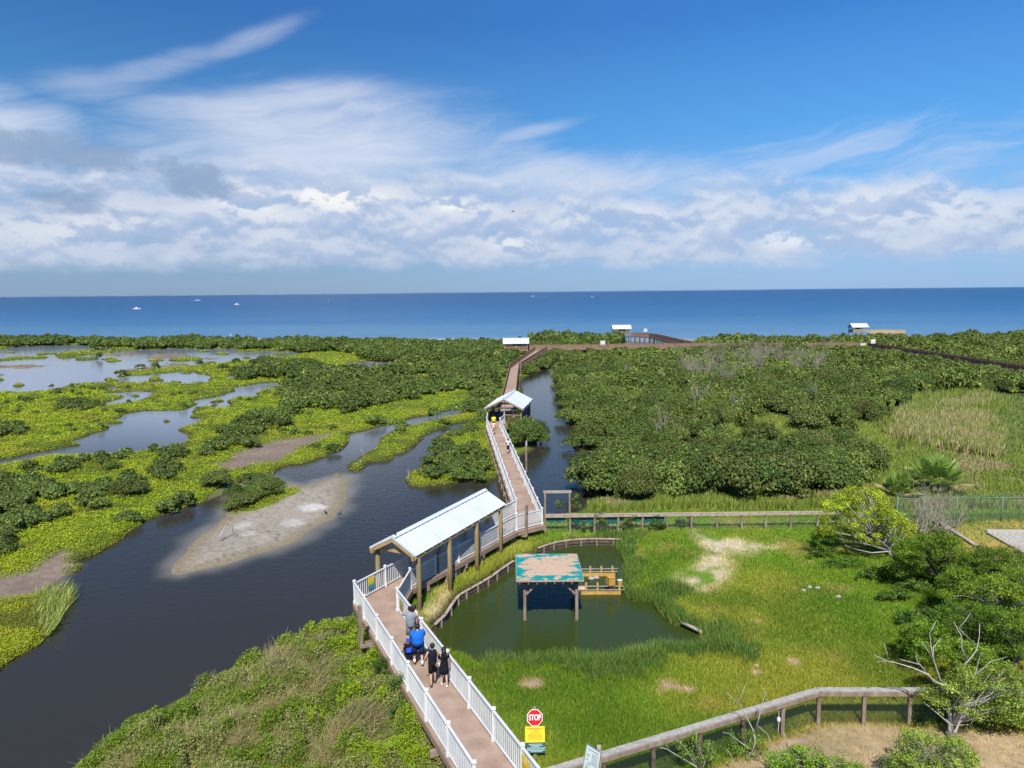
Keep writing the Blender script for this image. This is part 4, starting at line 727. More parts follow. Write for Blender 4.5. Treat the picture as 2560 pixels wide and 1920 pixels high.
# ------------------------------------------------------------------ parts modelled in world coordinates under an unrotated Empty
def part(mb, name, m, root, smooth=False, bevel=0, label=None, base=None):
    """root may be the thing's Empty or a part of it; vertices are given in world coordinates"""
    o = Vector(base) if base is not None else Vector(root.location if root.parent is None else root.parent.location)
    mb.v = [tuple(Vector(p)-o) for p in mb.v]
    ob = mb.build(name, m, root, smooth, bevel)
    if label: ob['label'] = label
    return ob
def lerp(a, b, t): return Vector(a)+(Vector(b)-Vector(a))*t
def slab_along(p, q, w, z, t):
    """deck strip between two points"""
    return MB().bar((p[0], p[1], z-t/2), (q[0], q[1], z-t/2), w, t)
def text_mb(s, size, origin, X, Z, depth=.004, off=None, cond=1.):
    """lettering as real geometry, centred at origin, running along X with upright Z"""
    cu = bpy.data.curves.new('txt', 'FONT'); cu.body = s; cu.size = size; cu.align_x = 'CENTER'; cu.align_y = 'CENTER'; cu.extrude = depth
    if off: cu.offset = off
    ob = bpy.data.objects.new('txt', cu); C.objects.link(ob); dg = bpy.context.evaluated_depsgraph_get(); me = bpy.data.meshes.new_from_object(ob.evaluated_get(dg))
    X = Vector(X).normalized(); Z = Vector(Z).normalized(); N = X.cross(Z); mb = MB()
    mb.add([Vector(origin)+X*(v.co.x*cond)+Z*v.co.y+N*v.co.z for v in me.vertices], [tuple(p.vertices) for p in me.polygons])
    bpy.data.objects.remove(ob); bpy.data.curves.remove(cu); bpy.data.meshes.remove(me); return mb
def post_mb(p, z0, h, w=.115):
    mb = MB().box((p[0], p[1], z0+h/2), (w, w, h)); mb.box((p[0], p[1], z0+.25+.09), (w+.05, w+.05, .16)); return mb
def cap_mb(p, z, w=.165):
    mb = MB(); x, y = p[0], p[1]; h = w/2
    mb.box((x, y, z+.02), (w, w, .04)); mb.add([(x-h*.8, y-h*.8, z+.042), (x+h*.8, y-h*.8, z+.042), (x+h*.8, y+h*.8, z+.042), (x-h*.8, y+h*.8, z+.042), (x, y, z+.10)], [(3, 2, 1, 0), (0, 1, 4), (1, 2, 4), (2, 3, 4), (3, 0, 4)]); return mb
def add_post(root, p, h, m, w=.115, cap=True):
    o = part(post_mb(p, p[2]-.25, h+.25, w), 'railing_post', m, root)
    if cap: part(cap_mb(p, p[2]+h, w+.05), 'post_cap', m, o)
def panel_mb(p, q, h, style, sp=.15, gapz=.09):
    """one railing bay between two posts given at deck level; it follows the slope of the deck"""
    z0_, z1_ = p[2], q[2]; p = Vector((p[0], p[1], 0)); q = Vector((q[0], q[1], 0)); pa0 = p.copy(); d = q-p; L_ = d.length; LT = L_; d.normalize(); p = p+d*.058; q = q-d*.058; L_ -= .116
    s = Vector((-d.y, d.x, 0)); up = Vector((0, 0, 1)); mb = MB(); zt = h-.03; zb = gapz
    mb.bar(p+up*zt, q+up*zt, .09, .055); mb.bar(p+up*(zt-.055), q+up*(zt-.055), .05, .05); mb.bar(p+up*zb, q+up*zb, .06, .06)
    if style == 'bal':
        n = max(2, int(L_/sp))
        for i in range(n):
            c = p+d*(L_*(i+.5)/n); mb.box((c.x, c.y, (zb+zt-.05)/2), (.038, .038, zt-zb-.09), d, s)
    elif style == 'board':
        n = max(2, int(L_/.15))
        for i in range(n):
            c = p+d*(L_*(i+.5)/n); mb.box((c.x, c.y, (zb+zt-.05)/2), (.11, .025, zt-zb-.09), d, s)
    else:
        H = zt-zb-.10; z0 = zb+.03
        for sg in (1, -1):
            k = -H
            while k < L_:
                a, b = max(0, k), min(L_, k+H); za, zb_ = (a-k), (b-k)
                if b-a > .03:
                    pa = p+d*a+up*(z0+(za if sg > 0 else H-za)); pb2 = p+d*b+up*(z0+(zb_ if sg > 0 else H-zb_))
                    mb.bar(pa+s*(.006*sg), pb2+s*(.006*sg), .009, .052, s.cross((pb2-pa).normalized()))
                k += .20
        mb.bar(p+d*.012+up*zb, p+d*.012+up*zt, .03, .03, d); mb.bar(q-d*.012+up*zb, q-d*.012+up*zt, .03, .03, d)
    mb.v = [(v[0], v[1], v[2]+z0_+(z1_-z0_)*((Vector((v[0], v[1], 0))-pa0).dot(d)/LT)) for v in mb.v]
    return mb
def run_rail(root, pts, h, m, style='bal', cap=True, w=.115, sp=.15, first=True):
    for i, p in enumerate(pts):
        if i or first: add_post(root, p, h+.06, m, w, cap)
    for i in range(len(pts)-1):
        st = style if isinstance(style, str) else style[i]
        part(panel_mb(pts[i], pts[i+1], h, st, sp), 'railing_panel', m, root)
def along(p, q, n): return [lerp(p, q, i/n) for i in range(n+1)]
L0 = V(1121.9, 1890, 1.9); R0 = V(1234.7, 1852, 1.9); Lc = V(888, 1508, 1.42); Rc = V(995, 1527, 1.42); ZS = 1.28
S1 = V(1290, 1285.5, ZS); S2 = V(1355.3, 1311, ZS); S3 = V(1291, 1326.5, ZS); K1 = V(1027, 1471, 1.36); gl = V(1217, 1068, 1.5); gr_ = V(1250, 1069, 1.5)
# --- the white-railed boardwalk
bw = thing('boardwalk', (-2.0, 24.0, 0), 'tan boardwalk with white vinyl railings zigzagging out from the near bank', 'boardwalk')
def on(p, q, ds):
    d = (Vector(q)-Vector(p)); L_ = d.to_2d().length; return [Vector(p)+d*(t/L_) for t in ds]
def flat(v): return Vector((v[0], v[1], 0)).normalized()
LLn = (Lc-L0).to_2d().length; LRn = (Rc-R0).to_2d().length
dv = flat(Lc-L0); pl = Vector((dv.y, -dv.x, 0)); d2 = flat(S1-Lc); pr2 = Vector((d2.y, -d2.x, 0)); d3 = flat(gl-S1); pr3 = Vector((d3.y, -d3.x, 0)); e = .10
LB, RB = on(L0, Lc, [-7])[0], on(R0, Rc, [-7])[0]
def deck_run(root, a0, a1, b0, b1, m=M['deck'], fm=M['fascia'], ew=.14, t=.04, fascia=.26):
    """boards laid across between the left edge a0-a1 and the right edge b0-b1"""
    n = max(2, int(max((a1-a0).length, (b1-b0).length)/ew)); g = .012/ew; mb = MB()
    for i in range(n):
        s0, s1 = (i+g/2)/n, (i+1-g/2)/n; mb.slab([lerp(a0, a1, s0), lerp(b0, b1, s0), lerp(b0, b1, s1), lerp(a0, a1, s1)], t)
    part(mb, 'deck_boards', m, root); fb = MB(); z = Vector((0, 0, t+fascia/2+.002))
    for p, q in ((a0, a1), (b0, b1)): fb.bar(p-z, q-z, .05, fascia)
    part(fb, 'fascia_board', fm, root); js = MB(); js.slab([a0-Vector((0, 0, t+.01)), b0-Vector((0, 0, t+.01)), b1-Vector((0, 0, t+.01)), a1-Vector((0, 0, t+.01))], .12); part(js, 'joist_frame', M['darkwood'], root)
deck_run(bw, LB-pl*e, Lc-pl*e, RB+pl*e, Rc+pl*e)
Lm = lerp(Lc, S1, .16)
deck_run(bw, Lc-pl*e*.6+Vector((0, 0, -.003)), Lm-pr2*.1, Rc+pl*e*.4+Vector((0, 0, -.003)), K1+pr2*.12)
deck_run(bw, Lm-pr2*.1, S1-pr2*.1, K1+pr2*.12, S3+pr2*.14)
deck_run(bw, S1-pr3*e+Vector((0, 0, -.006)), gl-pr3*e, S2+pr3*e+Vector((0, 0, -.006)), gr_+pr3*e)
kd = MB(); kd.slab([S1-pr2*.1+Vector((0, 0, -.014)), S3+pr2*.14+Vector((0, 0, -.014)), S2+Vector((.14, -.08, -.014))], .05)
part(kd, 'deck_corner', M['deck'], bw); kf = MB(); zf = Vector((0, 0, .18))
for p, q in ((S3+pr2*.14, S2+Vector((.14, -.08, 0))),): kf.bar(p-zf, q-zf, .055, .30)
part(kf, 'fascia_board', M['fascia'], bw)
run_rail(bw, on(L0, Lc, [-2.31, 0, 2.31, 4.62, 6.95, 9.5, 12.0, LLn]), 1.12, M['white'])
run_rail(bw, on(R0, Rc, [-4.6, -2.3, 0, 2.3, 4.75, 8.2, LRn]), 1.12, M['white'], ['bal']*4+['lat']*2)
run_rail(bw, along(Lc, S1, 7), 1.08, M['white'], first=False)
run_rail(bw, [Rc, K1], 1.08, M['white'], 'bal', first=False, sp=.075)
run_rail(bw, along(K1, S3, 5), 1.08, M['white'], ['lat', 'lat', 'lat', 'lat', 'bal'], first=False)
run_rail(bw, [S3, S2], 1.08, M['white'], 'lat', first=False)
nR = 14
run_rail(bw, along(S1, gl, nR), 1.08, M['white'], first=False); run_rail(bw, along(S2, gr_, nR), 1.08, M['white'], first=False)
le = on(L0, Lc, [-2.31, -3.2]); part(MB().bar(le[0]+Vector((0, 0, 1.05)), le[1]+Vector((0, 0, .35)), .06, .06), 'handrail_end', M['white'], bw)
# piles and cross beams under the deck
def piles(root, p, q, n, wid, m=M['wood'], zb=-1.2, out=.32):
    p = Vector(p); q = Vector(q); d = flat(q-p); s = Vector((-d.y, d.x, 0))
    for i in range(n+1):
        c = lerp(p, q, i/n)
        part(MB().bar(c-s*(wid/2+out)+Vector((0, 0, -.42)), c+s*(wid/2+out)+Vector((0, 0, -.42)), .13, .24), 'cross_beam', m, root)
        for k in (-1, 1):
            b = c+s*k*(wid/2-.05); part(MB().box((b.x, b.y, (c.z-.54+zb)/2), (.18, .18, c.z-.54-zb)), 'support_post', m, root)
mid = lambda a, b: (Vector(a)+Vector(b))/2
piles(bw, mid(L0, R0)-dv*1.2, mid(Lc, Rc)-dv*1.2, 6, 1.7, M['wood'], -.4)
piles(bw, mid(Lc, K1)+d2*.8, mid(S1, S3), 7, 1.6, M['wood'], -.8, .18)
piles(bw, mid(S1, S2)+d3*1.0, mid(gl, gr_), 14, 1.75, M['wood'], -1.4, .22)
# --- posts on outrigger arms beside the walkway
def outrigger(p, toward, z0, h, plate, lab, m=M['wood'], arm=.9):
    t = thing('sign_post', (p[0], p[1], z0), lab, 'post', group='timber posts on outrigger arms')
    u = Vector((toward[0]-p[0], toward[1]-p[1], 0)).normalized(); s = Vector((-u.y, u.x, 0)); P_ = Vector((p[0], p[1], z0))
    part(MB().bar(P_+s*.075, P_+s*.075+Vector((0, 0, h)), .05, .15, u).bar(P_-s*.075, P_-s*.075+Vector((0, 0, h)), .05, .15, u), 'post', m, t)
    part(MB().bar(P_+s*.13+Vector((0, 0, .06)), P_+s*.13+u*arm+Vector((0, 0, .06)), .05, .16).bar(P_-s*.13+Vector((0, 0, .06)), P_-s*.13+u*arm+Vector((0, 0, .06)), .05, .16), 'arm', m, t)
    if plate:
        part(MB().box(P_-u*.06+Vector((0, 0, h-.22)), (.04, .34, .52), u, s), 'plate', M['greymetal'] if plate == 1 else M['white'], t)
    return t
c = G(903, 1617, 1.2); outrigger(c, (c[0]+.9, c[1]+.45), 1.2, 1.95, 0, 'brown timber post on a bracket left of the near railing corner', M['wood'], 1.2)
c = G(1316, 1341, .8); outrigger(c, (c[0]-.9, c[1]+.3), .8, 2.15, 1, 'timber post with a grey plate before the lattice railing')
c = G(1197, 1400, .85); outrigger(c, (c[0]-.8, c[1]+.4), .85, 1.75, 0, 'shaded timber post standing between the last two roof poles of the long shelter')
c = G(1094, 1455, .85); outrigger(c, (c[0]-.8, c[1]+.4), .85, 1.75, 0, 'timber post standing between the first two roof poles of the long shelter')
c = G(1316, 1181, .4); outrigger(c, (c[0]-.9, c[1]+.2), .4, 3.0, 2, 'timber post with a pale board standing in the channel')
c = G(1301, 938, .8); outrigger(c, (c[0]-.9, c[1]), .8, 2.6, 0, 'timber post beside the brown railing of the far walkway', M['wood'], 1.2)
# --- long shelter over the walkway
A = Vector((-5.09, 35.41, 3.6)); ax = Vector((.4575, .8892, 0)); cr_ = Vector((-.8892, .4575, 0)); LL, WWd, RZ = 10.05, 3.0, .8
ls = thing('long_shelter', (-5.3, 35.9, 0), 'long open shelter with white seamed metal gable roof on timber poles', 'shelter')
up = Vector((0, 0, 1))
def gable(root, A, ax, cr_, LL, WW, RZ, m=M['roof'], seam=.41, t=.05, ridge=True):
    mb = MB(); R_ = A+cr_*(WW/2)+up*RZ; B_ = A+cr_*WW; n = int(LL/seam)
    for a, b in ((A, R_), (R_, B_)):
        sd = (b-a); nrm = ax.cross(sd).normalized(); nrm = nrm if nrm.z > 0 else -nrm
        mb.add([a, a+ax*LL, b+ax*LL, b, a-nrm*t, a+ax*LL-nrm*t, b+ax*LL-nrm*t, b-nrm*t], [(0, 1, 2, 3), (7, 6, 5, 4), (0, 4, 5, 1), (1, 5, 6, 2), (2, 6, 7, 3), (3, 7, 4, 0)])
        for i in range(n+1):
            o = ax*(LL*i/n) if 0 < i < n else ax*(LL*i/n+(.02 if i == 0 else -.02)); mb.bar(a+o+nrm*.02, b+o+nrm*.02, .035, .05, nrm)
    rf = part(mb, 'roof', m, root)
    if ridge:
        for k in (-1, 1):
            pass
        rm = MB(); rm.add([R_+up*.085-ax*.02, R_+up*.085+ax*(LL+.02), R_+cr_*.2+up*(-.2*RZ/(WW/2)+.095)+ax*(LL+.02), R_+cr_*.2+up*(-.2*RZ/(WW/2)+.095)-ax*.02, R_-cr_*.2+up*(-.2*RZ/(WW/2)+.095)+ax*(LL+.02), R_-cr_*.2+up*(-.2*RZ/(WW/2)+.095)-ax*.02], [(0, 1, 2, 3), (0, 5, 4, 1)])
        part(rm, 'ridge_cap', m, rf)
    return rf
gable(ls, A, ax, cr_, LL, WWd, RZ)
# gable trim, beams, rafters
R_ = A+cr_*(WWd/2)+up*RZ; B_ = A+cr_*WWd
tb = MB()
for o in (.045, LL-.045):
    for q_ in (A, B_): part(MB().bar(q_+ax*o-up*.17, R_+ax*o-up*.17, .045, .2, up), 'gable_trim', M['pine'], ls)
for k in (.12, WWd-.2): part(MB().bar(A+cr_*k+ax*(-.12)-up*.11, A+cr_*k+ax*(LL-.05)-up*.11, .14, .26), 'beam', M['pine'], ls)
rf_ = MB()
for i in range(1, 12):
    o = ax*(LL*i/12)-up*.13; rf_.bar(A+o, R_+o, .045, .12, up).bar(B_+o, R_+o, .045, .12, up)
for i in range(4): o = ax*(.35+i*3.1)-up*.08; rf_.bar(A+o+cr_*.3, B_+o-cr_*.3, .05, .16)
part(rf_, 'rafter', M['pine'], ls)
for k in (.12, WWd-.2):
    for i in range(4):
        b = A+cr_*k+ax*(.40+3.05*i); part(MB().tube([(b.x, b.y, -.6), (b.x, b.y, 3.36)], [.135, .12], 10), 'pole', M['polewood'], ls, True)
# --- shade over the pond
PZ = 2.45; p00 = V(1291.5, 1451, PZ); p10 = V(1459, 1449.5, PZ); p01 = V(1289.5, 1384.5, PZ+.12); p11 = V(1442, 1384.5, PZ+.12)
sh = thing('pond_shade', (.5, 35.3, 0), 'timber shade standing in the pond with peeling turquoise and tan roof', 'shade structure')
pm_, pnt, pbs = mat('peeling_painted_roof', (.5, .4, .3), .75, .2)
t = nd(pnt, 'ShaderNodeTexCoord'); lk = pnt.links.new
mp = nd(pnt, 'ShaderNodeMapping'); mp.inputs['Scale'].default_value = (.8, 1.7, 1); lk(t.outputs['Object'], mp.inputs[0])
na = nd(pnt, 'ShaderNodeTexNoise'); na.inputs['Scale'].default_value = 1.15; na.inputs['Detail'].default_value = 7; na.inputs['Roughness'].default_value = .6; na.inputs['Distortion'].default_value = .6; lk(mp.outputs[0], na.inputs['Vector'])
nb = nd(pnt, 'ShaderNodeTexNoise'); nb.inputs['Scale'].default_value = 3.2; nb.inputs['Detail'].default_value = 9; nb.inputs['Roughness'].default_value = .72; nb.inputs['Distortion'].default_value = 2.2; lk(mp.outputs[0], nb.inputs['Vector'])
sp = nd(pnt, 'ShaderNodeSeparateXYZ'); lk(t.outputs['Object'], sp.inputs[0])
def pm2(op, a, b):
    n = nd(pnt, 'ShaderNodeMath', operation=op)
    for i, v in enumerate((a, b)):
        if isinstance(v, (int, float)): n.inputs[i].default_value = v
        else: lk(v, n.inputs[i])
    return n.outputs[0]
# turquoise survives round the rim; the middle has peeled to tan
ex_ = pm2('DIVIDE', pm2('ABSOLUTE', pm2('SUBTRACT', sp.outputs[0], 1.35), 0), 1.72); ey_ = pm2('DIVIDE', pm2('ABSOLUTE', pm2('SUBTRACT', sp.outputs[1], 1.3), 0), 1.8)
edge = pm2('MAXIMUM', ex_, ey_)
k_ = pm2('ADD', pm2('MULTIPLY', na.outputs['Fac'], 1.25), pm2('MULTIPLY', edge, .44))
tz = ramp(pnt, [(.0, (0, 0, 0)), (.965, (0, 0, 0)), (.985, (1, 1, 1))]); lk(k_, tz.inputs[0])
tn = ramp(pnt, [(.34, (.16, .085, .06)), (.42, (.38, .25, .18)), (.48, (.56, .43, .34)), (.54, (.40, .26, .15)), (.60, (.55, .40, .22)), (.68, (.60, .54, .48))]); lk(nb.outputs['Fac'], tn.inputs[0])
tq = ramp(pnt, [(.35, (.0, .18, .18)), (.65, (.01, .30, .28))]); lk(nb.outputs['Fac'], tq.inputs[0])
mx = nd(pnt, 'ShaderNodeMix', data_type='RGBA'); lk(tz.outputs[0], mx.inputs[0]); lk(tn.outputs[0], mx.inputs[6]); lk(tq.outputs[0], mx.inputs[7]); lk(mx.outputs[2], pbs.inputs['Base Color'])
part(MB().slab([p00, p10, p11, p01], .03), 'roof_sheet', pm_, sh)
tm_ = MB(); q4 = [p00, p10, p11, p01]
for i in range(4): tm_.bar(q4[i]-up*.045, q4[(i+1) % 4]-up*.045, .05, .085)
# bare corner board at the far right
part(tm_, 'roof_trim', M['greywood'], sh)
part(MB().slab([p11+up*.006+Vector((-.55, -.02, 0)), p11+up*.006+Vector((-.04, -.02, 0)), p11+up*.006+Vector((.0, -1.2, -.035)), p11+up*.006+Vector((-.02, -.95, -.03))], .004), 'bare_corner', M['greywood'], sh)
jo = MB()
for i in range(8):
    a = lerp(p00, p10, (i+.35)/7.7)-up*.13; b = lerp(p01, p11, (i+.35)/7.7)-up*.13; jo.bar(a-(b-a).normalized()*.06, b, .045, .14)
part(jo, 'joist', M['wood'], sh)
pps = []
for (px_, py_) in ((1312.2, 1549.5), (1441.5, 1549.0)): pps.append(V(px_, py_, .04))
pps += [pps[0]+Vector((.0, 2.75, 0)), pps[1]+Vector((-.0, 2.75, 0))]
hb = MB()
for a, b in ((0, 1), (2, 3)): part(MB().bar(lerp(pps[a], pps[b], -.1)+up*(PZ-.30), lerp(pps[a], pps[b], 1.1)+up*(PZ-.30), .09, .19), 'header_beam', M['wood'], sh)
for i, p in enumerate(pps):
    part(MB().box((p.x, p.y, (PZ-.4-1.2)/2), (.15, .15, PZ-.4+1.2)), 'post', M['wood'], sh)
    dx = 1 if i % 2 == 0 else -1
    part(MB().bar(p+up*1.45+Vector((.07*dx, -.09 if i < 2 else .09, 0)), p+up*(PZ-.42)+Vector((.62*dx, -.09 if i < 2 else .09, 0)), .09, .1), 'brace', M['wood'], sh)
# --- the two low fences of the pond platform, the boxes and stones
def low_fence(pa, pb3, xs_, htop, rails, bz, lab, m=noise_mat('golden_timber', (.44, .25, .06), (.58, .36, .10), 3, .7, .2)):
    t = thing('low_fence', tuple(pa), lab, 'fence', group='low golden timber fences of the pond platform')
    pa = Vector(pa); pb3 = Vector(pb3)
    part(MB().bar(pa+up*bz, pb3+up*bz, .06, .19), 'base_board', m, t)
    r = MB()
    for z in rails: r.bar(pa-(pb3-pa).normalized()*.1+up*z+Vector((0, -.05, 0)), pb3+(pb3-pa).normalized()*.15+up*z+Vector((0, -.05, 0)), .035, .045)
    part(r, 'rail', M['greywood'], t)
    for k in xs_:
        c = lerp(pa, pb3, k); part(MB().box((c.x, c.y, (htop-.5)/2+.0), (.11, .09, htop+.5)), 'post', m, t)
fa, fb_ = V(1453, 1486.5, .04), V(1552, 1486, .04); low_fence(fa, fb_, (.12, .41, .96), .74, (.30, .52), .10, 'golden timber fence along the near side of the pond platform')
ra, rb = V(1446, 1441, .04), V(1538, 1439.5, .04); low_fence(ra, rb, (.32, .62, .92), .66, (.30, .48), .10, 'golden timber fence along the far side of the pond platform')
ye_m = noise_mat('golden_plywood', (.42, .23, .045), (.56, .33, .08), 2.5, .6, .3)
def feeder(px_, base_y, w, d, h, z0, lab, tilt=.0, top=None):
    p = V(px_, base_y, .04); t = thing('feeder_box', tuple(p), lab, 'box', group='golden boxes on the pond platform')
    part(MB().box((p.x, p.y, (z0-.7)/2), (.11, .11, z0+.7)), 'post', M['wood'], t)
    X = Vector((math.cos(tilt), math.sin(tilt), 0)); Y = Vector((-math.sin(tilt), math.cos(tilt), 0)); body = part(MB().box((p.x, p.y, z0+h/2), (w, d, h), X, Y), 'body', ye_m, t, bevel=.01)
    part(MB().box((p.x, p.y, z0+h+.014), (w+.03, d+.03, .025), X, Y), 'lid', top or ye_m, body)
feeder(1525.5, 1485, .38, .5, .45, .62, 'golden box on a post over the pond platform', .35)
feeder(1549, 1479, .24, .2, .62, .10, 'narrow golden box with a white top beside the pond fence', .1, M['white'])
def rock(p, r, lab, grp, sq=(1, .8, .6), m=M['stone'], seed=0):
    mb = MB().sphere((0, 0, 0), r, 10, 7, sq); mb.v = [tuple(Vector(v)*(1+.28*mnoise.noise(Vector(v)*2.2/r+Vector((seed, 0, 0))))) for v in mb.v]
    o = mb.build('rock', m); o.location = (p[0], p[1], p[2]); tag(o, lab, 'rock', grp); return o
rock(V(1478, 1446, .10), .19, 'white stone on the pond platform, nearer the shade roof', 'stones on the pond platform', seed=1); rock(V(1491, 1443.5, .10), .18, 'white stone on the pond platform, nearer the golden box', 'stones on the pond platform', seed=2)
rock(V(1453, 1471, .10), .26, 'pinkish rock by the back post of the pond shade', 'stones on the pond platform', (1.2, .8, .5), noise_mat('pink_rock', (.42, .30, .25), (.55, .42, .36), 5), seed=3)
for i, (x, y, r, l) in enumerate([(2009, 1479, .13, 'pale rock at the left of the three on the lawn'), (2024, 1471, .15, 'pale rock in the middle of the three on the lawn'), (2044, 1473, .15, 'pale rock at the right of the three on the lawn'), (2096, 1495, .15, 'lone pinkish pale rock on the lawn'), (1890, 1666, .12, 'small white rock in the short grass of the near lawn')]):
    p = V(x, y, .62); p.z = gz(p.x, p.y)+.06; rock(p, r, l, 'pale rocks on the lawn', seed=5+i)
# --- timber edging of the pond and the log
def edging(px, z, lab, w=.16, h=.34):
    pts = [V(x, y, z) for x, y in px]; t = thing('timber_edging', tuple(pts[0].to_2d())+(0,), lab, 'edging', group='timber edging of the pond')
    c = MB(); f = MB(); ps = MB()
    for a, b in zip(pts[:-1], pts[1:]):
        e_ = (b-a).normalized()*.03; c.bar(a-e_, b+e_, w, .05); f.bar(a-up*.17, b-up*.17, .06, .28); f.bar(a-up*.55, b-up*.55, .06, .3); n = max(1, int((b-a).length/1.1))
        for i in range(n): q = lerp(a, b, (i+.5)/n); s = Vector((-(b-a).y, (b-a).x, 0)).normalized(); q = q-s*.07; part(MB().box((q.x, q.y, q.z-.5), (.09, .09, .9)), 'stake', M['wood'], t)
    part(c, 'cap_board', M['greywood'], t); part(f, 'side_board', M['darkwood'], t)
edging([(1088.6, 1560), (1113, 1537), (1137, 1500), (1150, 1486), (1178, 1470), (1207, 1454), (1230, 1440), (1251, 1424), (1284, 1402)], .48, 'grey timber edging curving along the left bank of the pond')
edging([(1346, 1370), (1370, 1361), (1396, 1354), (1433, 1349), (1471, 1346.5), (1554, 1347.5)], .48, 'grey timber edging along the far bank of the pond')
lg = thing('log', tuple(V(1706, 1557, .3)), 'weathered log lying at the right corner of the pond', 'log'); a, b = V(1704, 1557, .30), V(1766, 1586, .26)
part(MB().tube([a, lerp(a, b, .5)+up*.03, b], [.08, .10, .085], 8), 'log_stem', M['greywood'], lg, True)
# --- timber retaining wall beneath the long shelter
tw = thing('retaining_wall', tuple(V(1118, 1466, .3)), 'plank retaining wall under the long shelter between two poles', 'wall')
a, b = V(1119, 1467, .3), V(1188, 1411, .3); n_ = Vector((-(b-a).y, (b-a).x, 0)).normalized()
pb_ = MB()
for k in range(4): pb_.bar(a+up*(.13+.27*k), b+up*(.13+.27*k), .05, .262)
part(pb_, 'plank', M['greywood'], tw); st_ = MB()
for k in (0, .24, .5, .76, 1.): q = lerp(a, b, k)-n_*.07; st_.box((q.x, q.y, q.z+.5), (.10, .09, 1.15))
part(st_, 'stud', M['greywood'], tw)
# --- wooden rail fence across the lawn
def chain(mb, a, b, z0, z1, sp=.075, r=.004):
    a = Vector((a[0], a[1], 0)); b = Vector((b[0], b[1], 0)); d = b-a; L_ = d.length; d.normalize(); H = z1-z0
    for sg in (1, -1):
        k = -H
        while k < L_:
            s_, e_ = max(0, k), min(L_, k+H)
            if e_-s_ > .02:
                za, ze = (s_-k), (e_-k); za, ze = (za, ze) if sg > 0 else (H-za, H-ze)
                mb.bar(a+d*s_+up*(z0+za), a+d*e_+up*(z0+ze), r, r)
            k += sp
wf = thing('rail_fence', tuple(V(1363, 1327, .6)), 'wooden post-and-rail fence with green netting across the far lawn', 'fence')
fx = [(1362.5, 1327), (1424.7, 1326.5), (1486, 1326), (1545.6, 1326.5), (1607, 1327), (1670, 1329), (1731.5, 1328.5), (1795, 1326.5), (1856, 1325), (1915, 1323.5), (1977, 1322), (2041, 1319), (2103, 1317)]
fp = [V(x, y, .6) for x, y in fx]; lx, ly = np.array([p.x for p in fp]), np.array([p.y for p in fp]); kk_ = np.polyfit(lx, ly, 1); fp = [Vector((p.x, kk_[0]*p.x+kk_[1], .6)) for p in fp]
for i, p in enumerate(fp): part(MB().box((p.x, p.y+.09, 1.0), (.14, .11, 1.5)), 'post', M['wood'], wf)
for a, b in zip(fp[:-1], fp[1:]): part(MB().bar(a+up*1.10, b+up*1.10, .05, .19).bar(a+up*1.215+Vector((0, .05, 0)), b+up*1.215+Vector((0, .05, 0)), .16, .04), 'rail', M['greywood'], wf)
gnm = noise_mat('green_netting', (.005, .085, .07), (.01, .16, .13), 9, .8, .1)
for i, (k0, k1, zlo) in enumerate([(.06, .80, .62), (.04, .97, .50), (.55, .97, .45), (.02, .99, .66), (.05, .9, .48)]):
    a, b = fp[i], fp[i+1]; p, q = lerp(a, b, k0), lerp(a, b, k1); n8 = 8; vv = []
    for j in range(n8+1):
        c = lerp(p, q, j/n8); vv += [(c.x, c.y+.17, .6+1.06), (c.x, c.y+.17+.05*math.sin(j*1.7), .6+zlo+.10*math.sin(j*2.1+i))]
    nm = MB(); nm.add(vv+[(x, y+.01, z) for x, y, z in vv], [(2*j, 2*j+1, 2*j+3, 2*j+2) for j in range(n8)]+[(2*j+2+2*n8+2, 2*j+3+2*n8+2, 2*j+1+2*n8+2, 2*j+2*n8+2) for j in range(n8)]); part(nm, 'netting', gnm, wf)
cm = MB(); chain(cm, fp[0]+Vector((0, .16, 0)), fp[-1]+Vector((0, .16, 0)), .62, 1.6, .10, .005); part(cm, 'wire_mesh', M['greymetal'], wf)
gf = thing('goal_frame', (fp[0].x, fp[0].y+.45, .6), 'tall bare timber frame of two posts and a beam beside the boardwalk', 'frame')
za = hgt((1363, 1327), (1363, 1233), .6); g0, g1 = fp[0]+Vector((.02, .42, 0)), fp[1]+Vector((.0, .42, 0))
for p in (g0, g1): part(MB().box((p.x, p.y, .5+za/2), (.12, .12, za+.3)), 'post', M['wood'], gf)
part(MB().bar(g0+up*(za+.02)-Vector((.12, 0, 0)), g1+up*(za+.02)+Vector((.12, 0, 0)), .13, .16), 'beam', M['greywood'], gf)
# --- foreground fence
ff = thing('boundary_fence', tuple(V(2044, 1807, .66)), 'weathered timber fence with wide cap rail and chain-link in the foreground', 'fence')
cz = .66; c0 = V(2044, 1807.5, cz); e0 = V(1400, 1921, cz+1.34); dl = (Vector((e0.x, e0.y, 0))-Vector((c0.x, c0.y, 0))); LLf = dl.length; dl.normalize()
_rr = (Rc-R0); _rr.z = 0; _rr.normalize(); _rn = Vector((_rr.y, -_rr.x, 0)); _e = (Vector((R0.x, R0.y, 0))-Vector((c0.x, c0.y, 0))).dot(_rn)/dl.dot(_rn)-.28/abs(dl.dot(_rn))
lft = [c0+dl*t for t in (0, 1.78, 3.65, 5.55, 7.5, 9.45, _e)]; r1 = V(2160.7, 1808.5, cz); r2 = V(2277.4, 1808, cz); dr = (r2-c0).normalized(); rgt = [c0+dr*t for t in (1.72, 3.45, 5.2, 7.0, 8.8)]
capw = noise_mat('grey_cap_board', (.27, .25, .225), (.42, .395, .36), 6, .85, .15, 8, bump=.3)
for p in lft+rgt: part(MB().box((p.x, p.y, cz+.55), (.13, .12, 1.5)), 'post', M['darkwood'] if p.x < 9 else M['wood'], ff)
